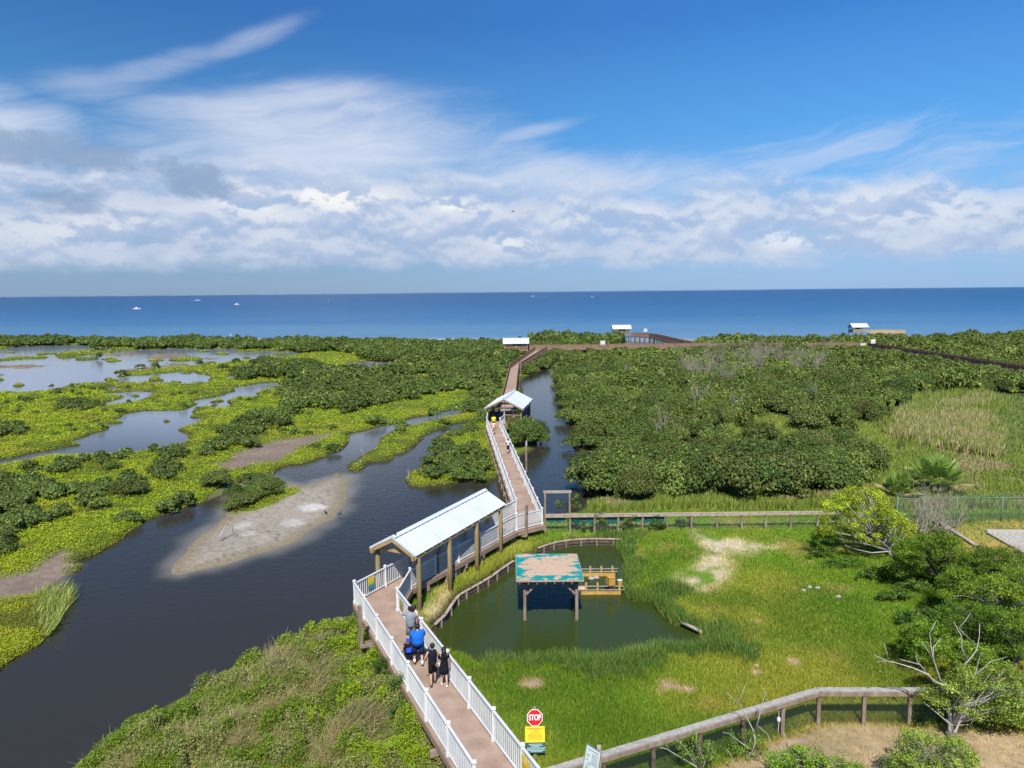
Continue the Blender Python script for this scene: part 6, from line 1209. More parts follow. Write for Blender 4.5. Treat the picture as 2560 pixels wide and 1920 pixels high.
part(MB().tube([a, a+Vector((.05, .3, .7)), a+Vector((.35, .5, 1.15)), lerp(a, b, .6)+up*1.35, b+up*1.0, b+up*.45], [.045, .04, .038, .034, .028, .016], 6).tube([a+Vector((.05, .3, .7)), a+Vector((-.2, .1, .2)), a+Vector((-.25, .0, 0))], [.035, .03, .016], 5), 'branch', M['bark'], dw, True)
snag(2205, 1166, .4, 3.0, 21, 'bare pale sapling in the marsh gap left of the palms', dr=(.35, 0, 1), r=.05, depth=2); snag(2222, 1160, .4, 1.6, 22, 'short bare pole left of the palms', r=.05, depth=0, stems=1); snag(2136, 1146, .4, 1.4, 23, 'tangle of pale twigs in the marsh gap', depth=2, stems=2); snag(1965, 1094, .3, 1.4, 25, 'pale fallen branch in the yellow-green gap of the thicket', dr=(1, 0, .15), depth=1)
# grey leafless shrubs in the thicket, three shapes copied
dm_ = noise_mat('grey_twigs', (.22, .19, .15), (.36, .32, .26), 4, .9, .1); dprot = []
for k in range(4):
    mb = MB(); rg = random.Random(60+k)
    for i in range(9): twigs(mb, (rg.uniform(-.7, .7), rg.uniform(-.6, .6), .2), (rg.uniform(-.7, .7), rg.uniform(-.7, .7), 1), 2.3, .05, 2, rg, .8, .3, 4)
    dprot.append(mb.mesh('twigs'))
dp = dart(dead_px, .3, 3.1); kp = N1.f(dp[:, 0], dp[:, 1], 12.)+.35*(RNG.random(len(dp))-.5) > .565; dp = dp[kp]; dp = dp[np.argsort(dp[:, 1])][:75]
dt = [G(u, v, 2.) for u, v in [(1745, 1000), (1655, 1080), (1570, 930), (1840, 1015), (2030, 985)]]
dgrp = 'leafless grey shrubs in the thicket'
for i, (x, y) in enumerate(list(map(tuple, dp))+[(c[0], c[1]) for c in dt]):
    o = link('dead_shrub', dprot[i % 4], dm_); o.location = (x, y, gz(x, y)+.5); o.rotation_euler = (0, 0, RNG.uniform(0, 6.28)); s = RNG.uniform(.8, 1.25); o.scale = (s, s, s*RNG.uniform(.95, 1.25)); tag(o, 'leafless grey shrub standing among the green thicket', 'shrub', dgrp)
# ------------------------------------------------------------------ trees and shrubs near the viewer
M['tree'] = leaf_mat('tree_foliage', .22, .0)
def RY(x, y, Y):
    d = CF+CR*(x-1280)/F-CU*(y-960)/F; return Vector(CAM+d*(Y/d[1]))
def z5(*p): return [(1920+x/3.456, 1160+y/3.456) for x, y in p]
def z7(*p): return [(1920+x/3.456, 1500+y/3.456) for x, y in p]
def z6(*p): return [(1400+x/3.687, 1640+y/3.687) for x, y in p]
def in_poly(px, n, rng):
    a = np.array(px); lo, hi = a.min(0), a.max(0); out = np.zeros((0, 2))
    while len(out) < n:
        q = rng.uniform(lo, hi, (n*3, 2)); out = np.concatenate([out, q[even_odd(q, [a])]])
    return out[:n]
def tree_px(name, label, cat, base, crown, n, rc, ls, base_col, seed, z0=.65, dy=1.6, lean=0.0, per=90, bark=M['bark'], r0=.13, yel=.12, extra=None, limbs=1.0, hub_h=1.0, flat_=.55, shift=0.0, zmin=.35, group=None, up_=.5):
    """a tree whose leaf clumps fill an outline seen from the viewer, spread in depth round the trunk"""
    rg = np.random.default_rng(seed); b = V(base[0], base[1], z0); b.z = gz(b.x, b.y)-.05; t = thing(name, tuple(b), label, cat, 0, group)
    q = in_poly(crown, n, rg); cen = []
    for u, v in q:
        c = RY(u, v, b.y+shift+rg.uniform(-dy, dy))
        if c.z > gz(c.x, c.y)+zmin: cen.append(np.array(c))
    P, Nn, cl = [], [], []
    for c in cen:
        k = int(per*rg.uniform(.6, 1.4)); d = sph(k, rg); rr = rc*rg.uniform(.7, 1.25); P.append(c+d*np.array([1, 1, flat_])*rr*(rg.random((k, 1))**.45)); Nn.append(d*.6+rg.normal(size=(k, 3))*.6+np.array([0, -.05, up_*.8])); cl.append(np.full(k, rg.uniform(.6, 1.3)))
    P = np.concatenate(P)-np.array(b); Nn = np.concatenate(Nn); cl = np.concatenate(cl); kz_ = P[:, 2]+b.z > .3; P, Nn, cl = P[kz_], Nn[kz_], cl[kz_]
    v, f = leaves(P, Nn, ls*rg.uniform(.6, 1.4, len(P)), rg, .5, .2); link('crown', np_mesh('crown', v, f, np.clip(leafcol(len(f), np.array(base_col)*.74, rg, .4, yel)*cl[:, None], .003, .8)), M['tree'], t)
    mb = MB(); r_ = random.Random(seed); hub = [Vector((0, 0, 0)), Vector((lean*.3, .05, .55))*hub_h, Vector((lean, .1, 1.15))*hub_h]; mb.tube(hub, [r0, r0*.85, r0*.7], 7)
    for c in r_.sample(cen, max(3, int(len(cen)*.45*limbs))):
        e_ = Vector(c)-b; s = hub[r_.randint(1, 2)]; m1 = lerp(s, e_, .4)+Vector((r_.uniform(-.2, .2), r_.uniform(-.2, .2), -.12*e_.length*.4+r_.uniform(-.1, .2))); m2 = lerp(s, e_, .75)+Vector((r_.uniform(-.15, .15), r_.uniform(-.15, .15), r_.uniform(-.1, .15)))
        k = r0*.30; mb.tube([s, m1, m2, e_], [k, k*.7, k*.45, .012], 5)
    if extra:
        for poly, r1, r2, off_ in extra:
            pts = [RY(x, y, b.y+off_)-b for x, y in poly]; nn = len(pts)
            for i in range(1, nn-1): pts[i] = pts[i]+Vector((0, r_.uniform(-.12, .12), 0))
            mb.tube(pts, [.78*(r1+(r2-r1)*i/(nn-1)) for i in range(nn)], 6)
    mb.build('trunk', bark, t, True); return t
# the bright wind-shaped tree behind the lawn
tree_px('acacia_tree', 'wind-shaped bright yellow-green tree with pale limbs at the end of the rail fence', 'tree', (2228, 1392), z5((470, 300), (560, 270), (700, 205), (900, 195), (1000, 250), (1030, 400), (1160, 440), (1270, 560), (1290, 610), (1100, 640), (1000, 690), (880, 690), (760, 640), (640, 600), (520, 640), (430, 620), (430, 480), (500, 400)),
    215, .36, .10, (.44, .54, .03), 31, dy=2.4, lean=-.5, per=115, r0=.16, yel=.1, shift=.6, zmin=.9, limbs=.8, extra=[(z5((1050, 745), (960, 730), (860, 660), (760, 610), (650, 600), (560, 560)), .07, .02, -.4), (z5((1040, 755), (900, 770), (780, 740), (660, 700)), .06, .015, -.8), (z5((1020, 740), (900, 700), (700, 670), (610, 640)), .05, .015, -.6), (z5((1060, 740), (850, 560), (820, 470)), .07, .02, -.6), (z5((1000, 735), (840, 690), (700, 600)), .05, .015, -.9)])
tree_px('shrub_tree', 'dark green thorny shrub with bare dark stems right of the bright tree', 'tree', (2366, 1474), z5((1150, 660), (1300, 600), (1450, 570), (1600, 620), (1690, 680), (1690, 800), (1600, 900), (1560, 960), (1450, 900), (1300, 860), (1180, 840), (1120, 760)), 150, .36, .09, (.17, .29, .018), 32, dy=1.5, lean=-.2, per=120, bark=M['trunk'], r0=.10, zmin=.5, shift=.3)
tree_px('shrub_tree', 'dense dark green shrub below the gravel lot', 'tree', (2486, 1458), z5((1700, 760), (1850, 700), (2000, 740), (2150, 720), (2212, 800), (2400, 900), (2350, 1000), (2000, 985), (1800, 960), (1680, 900)), 150, .38, .085, (.125, .235, .016), 33, dy=1.5, per=120, bark=M['trunk'], r0=.10, shift=.2)
tree_px('shrub_tree', 'light green feathery shrub with pale twigs at the right edge', 'tree', (2500, 1556), z5((1700, 1040), (1900, 960), (2212, 900), (2400, 1000), (2400, 1250), (2000, 1300), (1800, 1250), (1560, 1190), (1520, 1100)), 170, .36, .085, (.24, .37, .028), 34, dy=1.5, per=120, bark=M['bark'], r0=.09, shift=.2, limbs=1.2)
tree_px('shrub_tree', 'shaded dark shrub behind the bare-branched tree', 'tree', (2480, 1640), z5((1450, 1270), (1560, 1180), (1800, 1210), (2212, 1300), (2400, 1400), (2400, 1620), (1900, 1580), (1600, 1480), (1480, 1420)), 160, .34, .08, (.13, .25, .018), 35, dy=1.5, per=120, bark=M['trunk'], r0=.09, shift=.2, extra=[(z7((1700, 370), (1850, 400), (1950, 388), (2060, 415), (2240, 408)), .05, .08, -1.2)])
tree_px('bare_branched_tree', 'tree with bleached bare branches reaching left over the foreground fence', 'tree', (2374, 1844), z7((1240, 830), (1300, 760), (1420, 740), (1560, 640), (1640, 560), (1800, 600), (2100, 560), (2250, 650), (2250, 1060), (1950, 1080), (1700, 1000), (1600, 900), (1450, 950), (1300, 900)),
    250, .30, .075, (.31, .43, .06), 36, dy=.9, per=75, bark=M['deadwood'], r0=.07, yel=.2, shift=.2, zmin=.5, limbs=.5, extra=[(z7(*p), a, b, o) for p, a, b, o in [
    (((1565, 1190), (1620, 1130), (1660, 980), (1660, 880), (1640, 750), (1690, 570), (1720, 520), (1790, 420), (1830, 320), (1830, 200)), .07, .012, 0), (((1665, 960), (1760, 880), (1860, 820), (1920, 760)), .05, .02, .1), (((1640, 800), (1560, 760), (1440, 710), (1370, 630), (1270, 600), (1100, 550), (1030, 525), (915, 475)), .055, .012, -.3), (((1040, 530), (1015, 440), (1000, 370)), .018, .008, -.3), (((1030, 528), (935, 535)), .016, .008, -.3),
    (((1370, 630), (1300, 540), (1280, 470)), .035, .012, -.3), (((1320, 560), (1140, 512)), .025, .01, -.3), (((1640, 800), (1500, 700), (1430, 510), (1405, 400), (1410, 300), (1448, 190)), .045, .01, .0), (((1430, 500), (1440, 420), (1495, 330)), .03, .012, 0), (((1420, 500), (1330, 360)), .025, .01, 0), (((1710, 520), (1660, 400), (1660, 300), (1600, 180)), .04, .01, .1), (((1800, 400), (1660, 250), (1700, 170), (1750, 110)), .03, .008, .1),
    (((1650, 850), (1790, 720), (1800, 600), (1840, 450)), .035, .008, .2), (((1800, 640), (1940, 540), (2070, 490)), .025, .006, .2), (((1550, 1190), (1550, 1050), (1480, 990), (1340, 880)), .04, .012, -.4), (((1600, 1150), (1590, 1080), (1540, 1030)), .03, .012, -.2)]])
tree_px('leafy_bush', 'leafy light green bush at the bottom right on the bare dirt', 'bush', (2330, 1958), z7((1010, 1400), (1120, 1250), (1200, 1120), (1260, 1100), (1350, 1160), (1480, 1200), (1640, 1190), (1800, 1300), (1860, 1460), (1500, 1560), (1000, 1560)), 200, .26, .065, (.30, .43, .06), 37, dy=.7, per=80, r0=.05, yel=.22, zmin=.15)
tree_px('leafy_bush', 'bright green bush at the bottom edge right of the bare twigs', 'bush', (2050, 1975), z7((0, 1330), (120, 1340), (230, 1270), (400, 1270), (480, 1340), (640, 1350), (760, 1420), (880, 1452), (860, 1580), (0, 1580)), 160, .24, .065, (.27, .45, .04), 38, dy=.6, per=80, r0=.05, yel=.1, zmin=.12)
def twig_bush(label, base, polys, leafpx, n, col_, seed, off_=0.):
    return tree_px('twig_bush', label, 'bush', base, leafpx, n, .17, .06, col_, seed, dy=.45, per=36, bark=M['deadwood'], r0=.025, hub_h=.3, yel=.2, zmin=.1, limbs=.35, extra=[(z6(*p), a, b, off_) for p, a, b in polys])
twig_bush('pale bare twigs with few leaves rising before the middle of the foreground fence', (1875, 1898), [(((1750, 950), (1790, 780), (1800, 720), (1720, 560), (1660, 450), (1660, 350), (1720, 250)), .04, .008), (((1650, 445), (1530, 330)), .018, .007), (((1660, 380), (1635, 280)), .012, .006), (((1800, 700), (1830, 560), (1880, 400), (1900, 340), (1870, 290)), .03, .007), (((1770, 870), (1680, 800), (1560, 730), (1500, 700)), .025, .008), (((1740, 820), (1760, 760)), .02, .01)],
    z6((1560, 680), (1700, 660), (1860, 760), (1900, 850), (1750, 960), (1560, 900), (1480, 840)), 34, (.18, .33, .04), 41)
twig_bush('spreading bleached twigs with sparse leaves at the bottom left of the foreground fence', (1750, 1935), [(((1280, 1080), (1250, 1000), (1100, 920), (980, 860), (800, 825)), .03, .008), (((1010, 865), (940, 750)), .018, .007), (((1250, 1000), (1200, 920), (1150, 830), (1060, 760)), .025, .008), (((1300, 1080), (1330, 960), (1250, 780)), .02, .007), (((1600, 1080), (1580, 920), (1540, 860)), .02, .008)],
    z6((1060, 760), (1240, 690), (1400, 800), (1480, 900), (1400, 1000), (1150, 960), (1080, 880)), 40, (.22, .34, .05), 42)
twig_bush('forked bleached stems rising from the bottom edge left of the green bush', (1960, 1950), [(((2030, 1090), (2050, 1030), (2100, 850), (2130, 790), (2250, 785)), .04, .008), (((2100, 840), (2060, 700)), .025, .008), (((2040, 1060), (1990, 900), (1900, 700), (1820, 640)), .028, .007), (((2050, 1040), (2040, 820)), .025, .01), (((2110, 1000), (2170, 860)), .03, .012)], z6((1960, 960), (2120, 960), (2160, 1060), (1940, 1060)), 10, (.2, .36, .04), 43)
def small_shrub(x, y, w, h, label, col_, seed, z0=.6, ls=.09, grp=None, n=26, name='shrub'):
    return tree_px(name, label, 'shrub', (x, y), [(x-w, y-4), (x-w*.8, y-h*.7), (x, y-h), (x+w*.8, y-h*.7), (x+w, y-4)], n, .22, ls, col_, seed, z0=z0, dy=.5, per=60, bark=M['trunk'], r0=.02, hub_h=.15, zmin=.1, limbs=.4, group=grp)
for i, (x, y, w, h) in enumerate([(1440, 1322, 26, 34), (1500, 1322, 22, 44), (1572, 1322, 24, 40), (1645, 1326, 22, 40), (1715, 1318, 26, 28)]): small_shrub(x, y, w, h, 'leafy creeper growing through the netted part of the rail fence', (.13, .20, .05), 50+i, grp='creepers along the rail fence')
small_shrub(1398, 1276, 10, 30, 'thin sapling between the posts of the tall timber frame', (.16, .22, .06), 57, n=10); small_shrub(1441, 1274, 10, 44, 'sapling just right of the tall timber frame', (.14, .22, .05), 58, n=12)
small_shrub(1000, 1742, 30, 60, 'leafy vine climbing the outside of the left white railing', (.16, .25, .05), 59, z0=.9, ls=.075, n=50); small_shrub(965, 1690, 34, 46, 'dark leafy clump under the left side of the boardwalk', (.10, .19, .03), 60, z0=.8, ls=.075, n=44); small_shrub(1010, 1800, 34, 60, 'dense green clump against the left fascia of the boardwalk', (.11, .20, .035), 61, z0=.8, ls=.07, n=50)
for i, (x, y, w, h, c) in enumerate([(2110, 1420, 60, 26, (.12, .24, .03)), (2200, 1450, 60, 34, (.09, .18, .03)), (2290, 1480, 60, 30, (.13, .25, .035)), (2230, 1500, 44, 20, (.12, .22, .03)), (2300, 1560, 70, 40, (.07, .17, .03)), (2050, 1395, 40, 16, (.13, .24, .03))]): small_shrub(x, y, w, h, 'low leafy undergrowth in the shade of the trees behind the lawn', c, 70+i, ls=.10, grp='undergrowth beneath the trees', n=44)
for nm, lb, bs, cr2, n2, cc, sd2 in [
    ('shrub_tree', 'green shrub between the dark stems and the gravel-side shrub', (2420, 1530), z5((1560, 930), (1700, 880), (1790, 960), (1760, 1080), (1560, 1180), (1440, 1120), (1470, 1000)), 80, (.17, .29, .02), 81),
    ('shrub_tree', 'leafy green shrub at the right edge below the feathery one', (2540, 1690), z5((1900, 1230), (2300, 1250), (2400, 1500), (2300, 1660), (1950, 1620), (1850, 1400)), 100, (.17, .30, .022), 82),
    ('shrub_tree', 'green shrub standing behind the corner of the foreground fence', (2330, 1660), z5((1150, 1420), (1300, 1330), (1480, 1330), (1560, 1500), (1500, 1680), (1300, 1700), (1180, 1600)), 85, (.22, .39, .028), 83),
    ('shrub_tree', 'leafy shrub at the right edge behind the bare dirt', (2560, 1800), z7((1900, 820), (2250, 800), (2350, 1080), (2000, 1100), (1820, 980)), 80, (.19, .32, .026), 84),
    ('shrub_tree', 'light green spreading shrub under the bright tree at its right', (2300, 1452), z5((1020, 800), (1180, 720), (1330, 820), (1420, 960), (1330, 1050), (1150, 1000), (1000, 900)), 75, (.20, .33, .03), 85),
    ('shrub_tree', 'tall pale green shrub at the right edge level with the gravel lot', (2570, 1500), z5((2050, 880), (2150, 790), (2300, 800), (2420, 1000), (2300, 1150), (2080, 1080)), 90, (.27, .39, .05), 86),
    ('shrub_tree', 'bright shrub filling the gap behind the bare branches', (2440, 1745), z7((1500, 380), (1700, 330), (1900, 420), (2000, 560), (1800, 640), (1560, 600)), 80, (.25, .40, .03), 87)]: tree_px(nm, lb, 'tree', bs, cr2, n2, .33, .08, cc, sd2, dy=1.3, per=115, bark=M['trunk'], r0=.07, zmin=.3)
# grey bare branches behind the bright tree
for i, (x, y, s) in enumerate([(2330, 1330, 1.0), (2290, 1345, 1.1), (2370, 1315, .8), (2350, 1350, .8)]):
    p = V(x, y, .65); o = link('dead_shrub', dprot[i % 4], dm_); o.location = (p.x, p.y, gz(p.x, p.y)-.1); o.scale = (s, s, s*.9); o.rotation_euler = (0, 0, i*1.3); tag(o, 'grey bare brush between the bright tree and the chain-link fence', 'shrub', 'grey bare brush at the chain-link fence')
# ------------------------------------------------------------------ fan palms
pgm = leaf_mat('palm_fronds', .25, .1, .4, .4)
def frond(p0, d, L_, r, rg, col_):
    """petiole and a pleated fan of tapering segments"""
    d = d.normalized(); tip = p0+d*L_; side = d.cross(Vector((0, 0, 1))); side = side.normalized() if side.length > .05 else Vector((1, 0, 0)); nrm = side.cross(d); V_, F_, C_ = [], [], []
    droop = rg.uniform(.05, .30); n = 18; V_ += [p0-side*.012, p0+side*.012, tip+side*.012, tip-side*.012]; F_.append((0, 1, 2, 3)); C_.append((.20, .26, .06))
    for i in range(n):
        a = rad(-120+240*i/(n-1)); w = .5*rad(240/(n-1))*.80; e_ = d*math.cos(a)+side*math.sin(a); l = r*(1-.22*abs(a)/2.1)*rg.uniform(.92, 1.05); up_ = nrm*(.10*r*(1 if i % 2 else -.3))
        m = tip+e_*l*.55; a1 = a-w; a2 = a+w; p1 = tip+(d*math.cos(a1)+side*math.sin(a1))*l*.62-Vector((0, 0, .05*l)); p2 = tip+(d*math.cos(a2)+side*math.sin(a2))*l*.62-Vector((0, 0, .05*l)); end = tip+e_*l-Vector((0, 0, droop*l*.45))
        b = len(V_); V_ += [tip, p1, m+up_*.25, p2, end]; F_ += [(b, b+1, b+2, b+2), (b, b+2, b+3, b+3), (b+1, b+4, b+2, b+2), (b+2, b+4, b+3, b+3)]; q = col_*rg.uniform(.75, 1.25); C_ += [tuple(q)]*4
    return V_, F_, C_
def palm(x, y, z, n, L_, r, h, label, seed):
    b = V(x, y, z); b.z = gz(b.x, b.y); t = thing('fan_palm', tuple(b), label, 'palm', 0, 'fan palms beyond the chain-link fence'); rg = np.random.default_rng(seed)
    MB().tube([(0, 0, -.2), (0, 0, h*.5), (0, 0, h)], [.22, .2, .16], 9).build('trunk', M['trunk'], t, True)
    for i in range(n):
        a = 2.39996*i; e_ = rad(82-74*(i/n)**.9); d = Vector((math.cos(a)*math.cos(e_), math.sin(a)*math.cos(e_), math.sin(e_))); c = np.array([.20, .31, .05]) if i < n*.8 else np.array([.30, .26, .10]); Vv, Ff, Cc = frond(Vector((0, 0, h)), d, L_*rg.uniform(.8, 1.1), r*rg.uniform(.85, 1.1), rg, c)
        me = bpy.data.meshes.new('frond'); ff = [tuple(dict.fromkeys(f)) for f in Ff]; me.from_pydata([tuple(v) for v in Vv], [], ff); a_ = me.attributes.new('col', 'FLOAT_COLOR', 'FACE'); a_.data.foreach_set('color', np.column_stack([np.array(Cc), np.ones(len(Cc))]).astype(np.float32).ravel()); link('frond', me, pgm, t)
palm(2335, 1245, .4, 20, 1.75, 1.3, 1.0, 'large fan palm with many fronds behind the chain-link fence', 3); palm(2246, 1246, .4, 11, 1.15, 1.15, .5, 'small fan palm left of the large one', 5)
# ------------------------------------------------------------------ people
def skin_mesh(name, verts, edges, radii, sub=1):
    me = bpy.data.meshes.new(name+'_rig'); me.from_pydata([tuple(v) for v in verts], edges, []); o = bpy.data.objects.new(name+'_rig', me); C.objects.link(o)
    m = o.modifiers.new('s', 'SKIN'); m.use_smooth_shade = True; sk = me.skin_vertices[0].data
    for i, r in enumerate(radii): sk[i].radius = (r, r) if not hasattr(r, '__len__') else r; sk[i].use_root = (i == 0)
    ss = o.modifiers.new('d', 'SUBSURF'); ss.levels = ss.render_levels = sub
    dg = bpy.context.evaluated_depsgraph_get(); dg.update(); out = bpy.data.meshes.new_from_object(o.evaluated_get(dg)); out.name = name; bpy.data.objects.remove(o); bpy.data.meshes.remove(me); return out
def loft(rings, n=14):
    """elliptical rings (x, y, z, rx, ry)"""
    mb = MB(); vs = []
    for x, y, z, rx, ry in rings: vs += [(x+rx*math.cos(2*math.pi*k/n), y+ry*math.sin(2*math.pi*k/n), z) for k in range(n)]
    fs = [(i*n+k, i*n+(k+1) % n, (i+1)*n+(k+1) % n, (i+1)*n+k) for i in range(len(rings)-1) for k in range(n)]; m = len(rings)-1
    mb.add(vs, fs+[tuple(range(n-1, -1, -1)), tuple(m*n+k for k in range(n))]); return mb
def cloth(c, c2=None): return noise_mat('cloth', c, c2 or tuple(x*1.25+.004 for x in c), 7, .85, .12)
def skincol(c): return noise_mat('skin', c, tuple(min(1, x*1.12) for x in c), 5, .55, .35)
SK1 = skincol((.50, .30, .21)); SK2 = skincol((.56, .36, .27)); hairm = mat('black_hair', (.012, .010, .009), .45, .4)[0]; brownhair = mat('brown_hair', (.05, .03, .02), .5, .3)[0]
shoe_b = mat('black_shoe', (.015, .015, .017), .6, .3)[0]; shoe_w = mat('white_shoe', (.75, .74, .72), .6, .3)[0]; sock_w = mat('white_sock', (.78, .77, .76), .8, .1)[0]
ARM_DOWN = ((.235, -.01, 1.13), (.25, .05, .88)); 
def person(px, H, yaw, label, zfun, skin=SK1, wide=1.0, shirt=None, shirt_l=.62, shorts=None, short_len=.42, sleeve=.5, dress=None, hair=hairm, hair_len=0, hat=None, shoes=shoe_b, socks=None, stride=.16, armL=None, armR=None, headyaw=0, belly=0.0, tank=False):
    z = 1.5
    for _ in range(5): p = V(px[0], px[1], z); z = zfun(p)
    p.z = z+.006; t = thing('person', tuple(p), label, 'person', yaw, 'visitors on the boardwalk'); s = H/1.75; w = wide
    J = {}; Vv = []; E_ = []; R_ = []
    def add(n, co_, r, par=None): J[n] = len(Vv); Vv.append(Vector(co_)*s); R_.append(r*s); (E_.append((J[par], J[n])) if par else None)
    add('pel', (0, 0, .96), .115*w); add('wai', (0, .01, 1.10), .105*w, 'pel'); add('che', (0, 0, 1.28), .118*w, 'wai'); add('nec', (0, -.005, 1.46), .055, 'che'); add('nk2', (0, .01, 1.52), .050, 'nec')
    hx, hy = math.sin(headyaw)*-.02, math.cos(headyaw)*.02; add('hd1', (hx, .005+hy, 1.58), .074, 'nk2'); add('hd2', (hx*.5, hy*.6, 1.665), .090, 'hd1'); add('hd3', (0, 0, 1.725), .050, 'hd2')
    add('nose', (hx*5.2, hy*5.2+.005, 1.60), .013, 'hd1')
    for sd, nm in ((-1, 'L'), (1, 'R')):
        add('ear'+nm, (sd*.088, -.005, 1.615), .014, 'hd2'); add('sh'+nm, (sd*.175*(.5+.5*w), -.01, 1.42), .062*(.6+.4*w), 'che')
        el, wr = (armL if sd < 0 else armR) or ARM_DOWN; el = Vector((el[0]*sd*(.6+.4*w), el[1], el[2])); wr = Vector((wr[0]*sd*(.6+.4*w), wr[1], wr[2])); add('el'+nm, el, .043*(.7+.3*w), 'sh'+nm); add('wr'+nm, wr, .028, 'el'+nm)
        d = (wr-el).normalized(); pa = wr+d*.05; add('pa'+nm, pa, .030, 'wr'+nm); sdv = d.cross(Vector((sd, 0, 0))); sdv = sdv.normalized() if sdv.length > .2 else Vector((0, 1, 0)); nrm = d.cross(sdv).normalized()
        for i, (o, ln) in enumerate(((-.030, .062), (-.010, .075), (.011, .070), (.030, .055))):
            add(f'f{i}a{nm}', pa+sdv*o+d*.030, .0095, 'pa'+nm); add(f'f{i}b{nm}', pa+sdv*(o*1.1)+d*(.030+ln*.55)+nrm*.008, .0088, f'f{i}a{nm}'); add(f'f{i}c{nm}', pa+sdv*(o*1.1)+d*(.024+ln)+nrm*.028, .0075, f'f{i}b{nm}')
        add('th1'+nm, pa+sdv*.040-d*.010, .011, 'pa'+nm); add('th2'+nm, pa+sdv*.058+d*.030+nrm*.012, .009, 'th1'+nm)
        st = stride*sd; add('hp'+nm, (sd*.085*w, 0, .90), .088*w, 'pel'); add('kn'+nm, (sd*.095*w, st*.55+.02, .50), .058*(.6+.4*w), 'hp'+nm); add('ca'+nm, (sd*.095*w, st*.75-.015, .34), .050*(.6+.4*w), 'kn'+nm); add('an'+nm, (sd*.095*w, st-.03, .09), .036, 'ca'+nm); add('to'+nm, (sd*.105*w, st+.12, .035), .032, 'an'+nm)
    link('body', skin_mesh('body', Vv, E_, R_), skin, t); G_ = lambda n: Vv[J[n]]
    def tubep(mb, names, rs, n=10):
        mb.tube([G_(k) if isinstance(k, str) else k for k in names], [r*s for r in rs], n)
    if shirt:
        bl = belly; zb = .96-.06 if shirt_l >= .6 else 1.0; mb = loft([(0, 0, zb*s, .182*w*s, (.135*w+bl)*s), (0, .01*s, 1.06*s, .178*w*s, (.132*w+bl)*s), (0, 0, 1.20*s, .182*w*s, (.128*w+bl*.6)*s), (0, -.01*s, 1.34*s, .196*w*s, .125*w*s), (0, -.01*s, 1.42*s, .185*(.45+.55*w)*s, .102*w*s), (0, -.008*s, 1.465*s, .135*(.5+.5*w)*s, .086*s), (0, -.005*s, 1.492*s, .075*s, .068*s)])
        if not tank:
            for nm in 'LR': e_ = lerp(G_('sh'+nm), G_('el'+nm), sleeve/.5*.62 if sleeve <= .5 else 1.0); ns = [Vector((G_('sh'+nm).x*.62, G_('sh'+nm).y, G_('sh'+nm).z+.004*s)), G_('sh'+nm)+Vector((0, 0, .0)), lerp(G_('sh'+nm), e_, .55), e_]+([G_('wr'+nm)] if sleeve > .6 else []); tubep(mb, ns, [.070*(.6+.4*w), .077*(.6+.4*w), .074*(.6+.4*w), .070*(.6+.4*w)]+([.04] if sleeve > .6 else []))
        else:
            for nm in 'LR': tubep(mb, [Vector((0, -.005*s, 1.40*s))+Vector((1 if nm == 'R' else -1, 0, 0))*.11*s, G_('sh'+nm)+Vector((0, 0, .015*s))-Vector((.02*s*(1 if nm == 'R' else -1), 0, 0))], [.085, .062])
        mb.build('shirt', shirt, t, True)
    if dress:
        mb = loft([(0, .0, .60*s, .200*s, .160*s), (0, 0, .74*s, .197*s, .153*s), (0, 0, .92*s, .185*s, .140*s), (0, .01*s, 1.10*s, .145*s, .112*s), (0, 0, 1.26*s, .165*s, .120*s), (0, -.01*s, 1.40*s, .165*s, .095*s), (0, -.005*s, 1.47*s, .08*s, .068*s)])
        for nm in 'LR': e_ = lerp(G_('sh'+nm), G_('el'+nm), .55); tubep(mb, [G_('sh'+nm)+Vector((0, 0, .01*s)), e_], [.068, .062])
        mb.build('dress', dress, t, True)
    if shorts:
        mb = loft([(0, 0, .84*s, .175*w*s, .135*w*s+belly*.5*s), (0, 0, .93*s, .182*w*s, .14*w*s+belly*.6*s), (0, .005*s, 1.02*s, .172*w*s, .128*w*s+belly*.6*s)])
        for nm in 'LR': k = lerp(G_('hp'+nm), G_('kn'+nm), min(1, (.90-short_len)/.40)); tubep(mb, [G_('hp'+nm)+Vector((0, 0, .02*s)), lerp(G_('hp'+nm), k, .5), k], [.100*w, .097*w, .092*w])
        mb.build('shorts', shorts, t, True)
    for nm in 'LR':
        an, to = G_('an'+nm), G_('to'+nm); mb = MB(); mb.tube([an+Vector((0, -.035*s, -.045*s)), an+Vector((0, .03*s, -.035*s)), to+Vector((0, 0, .002)), to+Vector((0, .05*s, 0))], [.040*s, .046*s, .040*s, .024*s], 8); mb.build('shoe', shoes, t, True)
        if socks: m2 = MB(); m2.tube([an+Vector((0, 0, -.02*s)), lerp(an, G_('ca'+nm), .55)], [.043*s*(.7+.3*w), .049*s*(.6+.4*w)], 8); m2.build('sock', socks, t, True)
    hc = Vector((0, -.012*s, 1.665*s))
    if hair:
        mb = MB().sphere(hc, .105*s, 12, 9, (1., 1.06, .98)); mb.v = [tuple(Vector((v[0], min(v[1], .045*s+.9*max(0, v[2]-hc.z)) if True else v[1], max(v[2], 1.575*s)))) for v in mb.v]
        if hair_len:
            mb.tube([hc+Vector((0, -.045*s, .02*s)), hc+Vector((0, -.085*s, -.10*s)), hc+Vector((0, -.115*s, -.24*s)), hc+Vector((.01*s, -.125*s, -hair_len*s))], [.095*s, .10*s, .092*s, .03*s], 10)
        mb.build('hair', hair, t, True)
